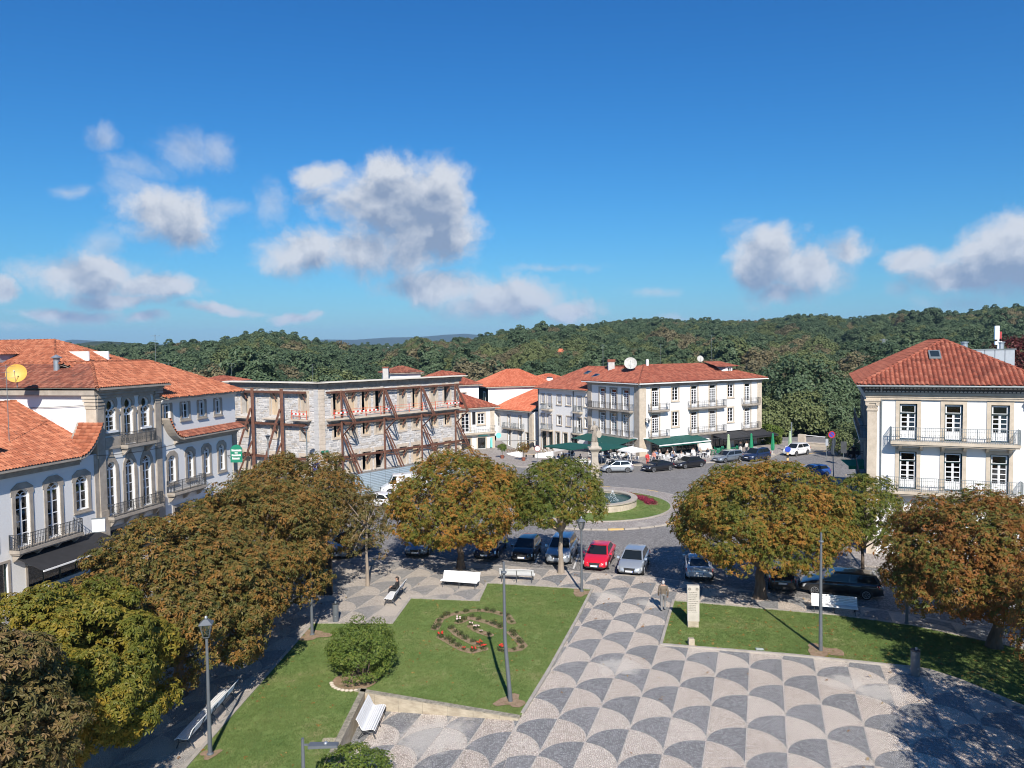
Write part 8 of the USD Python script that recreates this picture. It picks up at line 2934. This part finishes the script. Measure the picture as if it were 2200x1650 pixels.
# street corner before the low house
for px, py, w, lab in ((1105, 962, 2.4, 'white stepped street planter with red flowers left of the round sign'), (1170, 976, 2.6, 'white stepped street planter with dark plants beside the green parasol')):
    b = G(px, py + 6, .1)
    t = thing('street_planter', lab, 'planter', (b[0], b[1], float(terrace_z(b[0], b[1]))), -20)
    MB().hexa([(-w / 2, -.3, 0), (w / 2, -.3, 0), (w / 2, .4, 0), (-w / 2, .4, 0), (-w / 2, -.3, .5), (w / 2, -.3, 1.0), (w / 2, .4, 1.0), (-w / 2, .4, .5)]).build('wall', WHITE_C, t)
    rng = np.random.default_rng(px)
    v, f = leaves(np.c_[rng.uniform(-w / 2, w / 2, 160), rng.uniform(-.25, .35, 160), rng.uniform(.75, 1.25, 160)], rng.normal(0, .6, (160, 3)) + [0, 0, 1], .16, rng, 2)
    MB().add(v, f).build('plants', L_RED, t)
    MB().box(-w / 2 - 1.6, -w / 2 - .1, -.2, .2, .38, .44).build('seat', BOARD, t)
    MB().box(-w / 2 - 1.5, -w / 2 - 1.4, -.18, .18, 0, .38).box(-w / 2 - .4, -w / 2 - .3, -.18, .18, 0, .38).build('support', BLACK, t)
for px, py, r, lab, mt in ((1079, 985, .55, 'ball-shaped clipped bush in a pot on the street corner', L_BUSH), (1125, 990, .75, 'small reddish young tree in the pedestrian street', L_RED)):
    b = G(px, py, .1)
    t = thing('potted_tree', lab, 'potted plant', (b[0], b[1], float(terrace_z(b[0], b[1]))))
    v, f, cen = crown(px, r, r * .8, (0, 0, 1.5 + .3 * (r > .6)), 14, 60, .15, 1, low=-.9, fill=.3, width=.6)
    MB().add(v, f).build('crown', mt, t)
    MB().tube([(0, 0, .3), (0, 0, 1.6)], .035, 6).build('trunk', BARK, t)
    MB().lathe([(0, 0), (.2, 0), (.28, .45), (0, .42)], n=12).build('pot', TILE_OLD, t)

# bank wall with railing, right of the cafe house
wa, wb = G(1722, 963)[:2], G(1905, 978)[:2]
t = thing('bank_wall', 'low pale stone wall with a white handrail above the river bank', 'wall', (*wa, 0))
d_ = unit(wb - wa)
ln_ = float(np.linalg.norm(wb - wa))
FW = Face(wa, d_, wa)
x, k = 0.0, 0
rng = np.random.default_rng(3)
while x < ln_:
    w_ = rng.uniform(.5, .95)
    for z0, z1 in ((0, .42), (.425, .85)):
        FW(MB().box(x + .01, min(x + w_, ln_), -.02 * rng.random(), .4, z0, z1)).build('stone', [GRANITE, STONE_L][k % 2], t)
        k += 1
    x += w_
FW(MB().box(-.05, ln_, -.06, .45, .852, .95)).build('coping', STONE_L, t)
FW(MB().box(-.5, .5, -.15, .5, 0, 2.1)).build('pier', STONE_L, t)
FW(MB().bar((.6, .2, 2.0), (ln_ * .8, .2, 1.75), .09)).build('handrail', PVC, t)
b = G(1711, 968)
t = thing('grey_post', 'slim blue-grey post at the end of the bank wall', 'post', (b[0], b[1] + 2, 0))
MB().tube([(0, 0, 0), (0, 0, D(1711, 907, b[1] + 2)[2])], .1, 8).build('shaft', IRON_G, t)
MB().lathe([(0, 0), (.2, 0), (.2, .1), (.1, .15)], n=10).build('foot', IRON, t)

# ------------------------------------------------------------ far things on the hills
def far_house(px, py, dist, w, label, tm=TILE_MID, wm=WHITE_C, rise=1.0):
    c = D(px, py, dist)
    z = c[2]
    t = thing('hill_house', label, 'house', (c[0], c[1], z - 5), -math.degrees(math.atan2(c[0], c[1])))
    MB().box(-w / 2, w / 2, 0, w * .7, 0, 5).build('wall', wm, t)
    MB().hexa([(-w / 2 - .5, -.5, 5), (w / 2 + .5, -.5, 5), (w / 2 + .5, w * .7 + .5, 5), (-w / 2 - .5, w * .7 + .5, 5), (-w * .2, w * .3, 5 + 3 * rise), (w * .2, w * .3, 5 + 3 * rise), (w * .2, w * .4, 5 + 3 * rise), (-w * .2, w * .4, 5 + 3 * rise)]).build('roof', tm, t)
    for k in range(3):
        x = -w / 2 + w * (k + .5) / 3
        wn = MB().box(x - .6, x + .6, -.06, -.02, 2.2, 3.8).build('window', WOOD_W, t)
        MB().box(x - .45, x + .45, -.09, -.065, 2.3, 3.7).build('pane', CARGLASS, wn)


far_house(1828, 713, 620, 9, 'tiny white house with red roof in the woods above the meadow')
far_house(845, 748, 800, 26, 'long pale building far off in the gap between the hills', PAN, WHITE_C, .3)
far_house(868, 752, 760, 12, 'small white house beside the long pale building far off', TILE_MID)
far_house(1205, 764, 330, 4, 'tiny orange roofed hut in the woods behind the low houses', TILE_S)
ROCK = pmat('red_rock', (.17, .10, .075), .95, scale=.15, space='world', color2=(.30, .20, .16), bump=.8, bscale=1.5)
for px, py, dist, r, lab in ((1722, 684, 915, 19, 'bare reddish rock outcrop on the hilltop skyline'), (1912, 678, 830, 6, 'small reddish rock on the right of the skyline'), (1700, 690, 905, 14, 'bare reddish rocks left of the summit outcrop')):
    c = D(px, py + 6, dist)
    rng = np.random.default_rng(px)
    m = trimesh.creation.icosphere(4, 1.0)
    n_ = meshkit.fbm(m.vertices * 2.2 + px, 4, 3)
    v = m.vertices * (0.62 + .75 * n_)[:, None] * [r, r * .7, r * .42]
    single('rock_outcrop', MB().add(v, m.faces), ROCK, lab, 'rock', (c[0], c[1], c[2] - r * .12))
b = D(1898, 766, 420)
t = thing('power_pylon', 'lattice electricity pylon standing behind the meadow', 'pylon', (b[0], b[1], b[2] - 3))
h_ = D(1898, 728, 420)[2] - b[2] + 3
leg, br = MB(), MB()
for sx in (-1, 1):
    for sy in (-1, 1):
        leg.bar((sx * 2.0, sy * 2.0, 0), (sx * .35, sy * .35, h_), .16)
for k in range(6):
    a, c = k / 6, (k + 1) / 6
    ra, rc = 2.0 - 1.65 * a, 2.0 - 1.65 * c
    for sy in (-1, 1):
        br.bar((-ra, sy * ra, h_ * a), (rc, sy * rc, h_ * c), .1).bar((ra, sy * ra, h_ * a), (-rc, sy * rc, h_ * c), .1)
        br.bar((-ra, sy * ra, h_ * a), (ra, sy * ra, h_ * a), .1)
leg.build('leg', ZINC, t)
br.build('bracing', ZINC, t)
MB().bar((-3, 0, h_ * .8), (3, 0, h_ * .8), .2).bar((-2.2, 0, h_ * .95), (2.2, 0, h_ * .95), .2).build('cross_arm', ZINC, t)
for k, (px, p0, p1, dist) in enumerate(((1841, 767, 735, 420), (1888, 780, 752, 330), (1872, 766, 745, 400))):
    b, tp = D(px, p0, dist), D(px, p1, dist)
    t = thing('utility_pole', ('tall pale utility pole left of the pylon', 'short utility pole at the near edge of the meadow', 'utility pole just left of the pylon')[k], 'pole', (b[0], b[1], b[2] - 3))
    MB().tube([(0, 0, 0), (0, 0, tp[2] - b[2] + 3)], .2, 6).build('shaft', ZINC, t)
    MB().bar((-.9, 0, tp[2] - b[2] + 2.4), (.9, 0, tp[2] - b[2] + 2.4), .14).build('cross_arm', ZINC, t)

# ------------------------------------------------------------ haze: thin even air round everything
if HAZE:
    g = Graph()
    vol = g('principled_volume', color=(.50, .74, 1.0), density=HAZE, anisotropy=.1)
    MB().box(-14800, 14800, -14800, 14800, -40, 420).build('haze', g.make('clear_air_haze', volume=(vol, 'volume')), None, kind='stuff', label='thin even air that fades the far hills to blue')
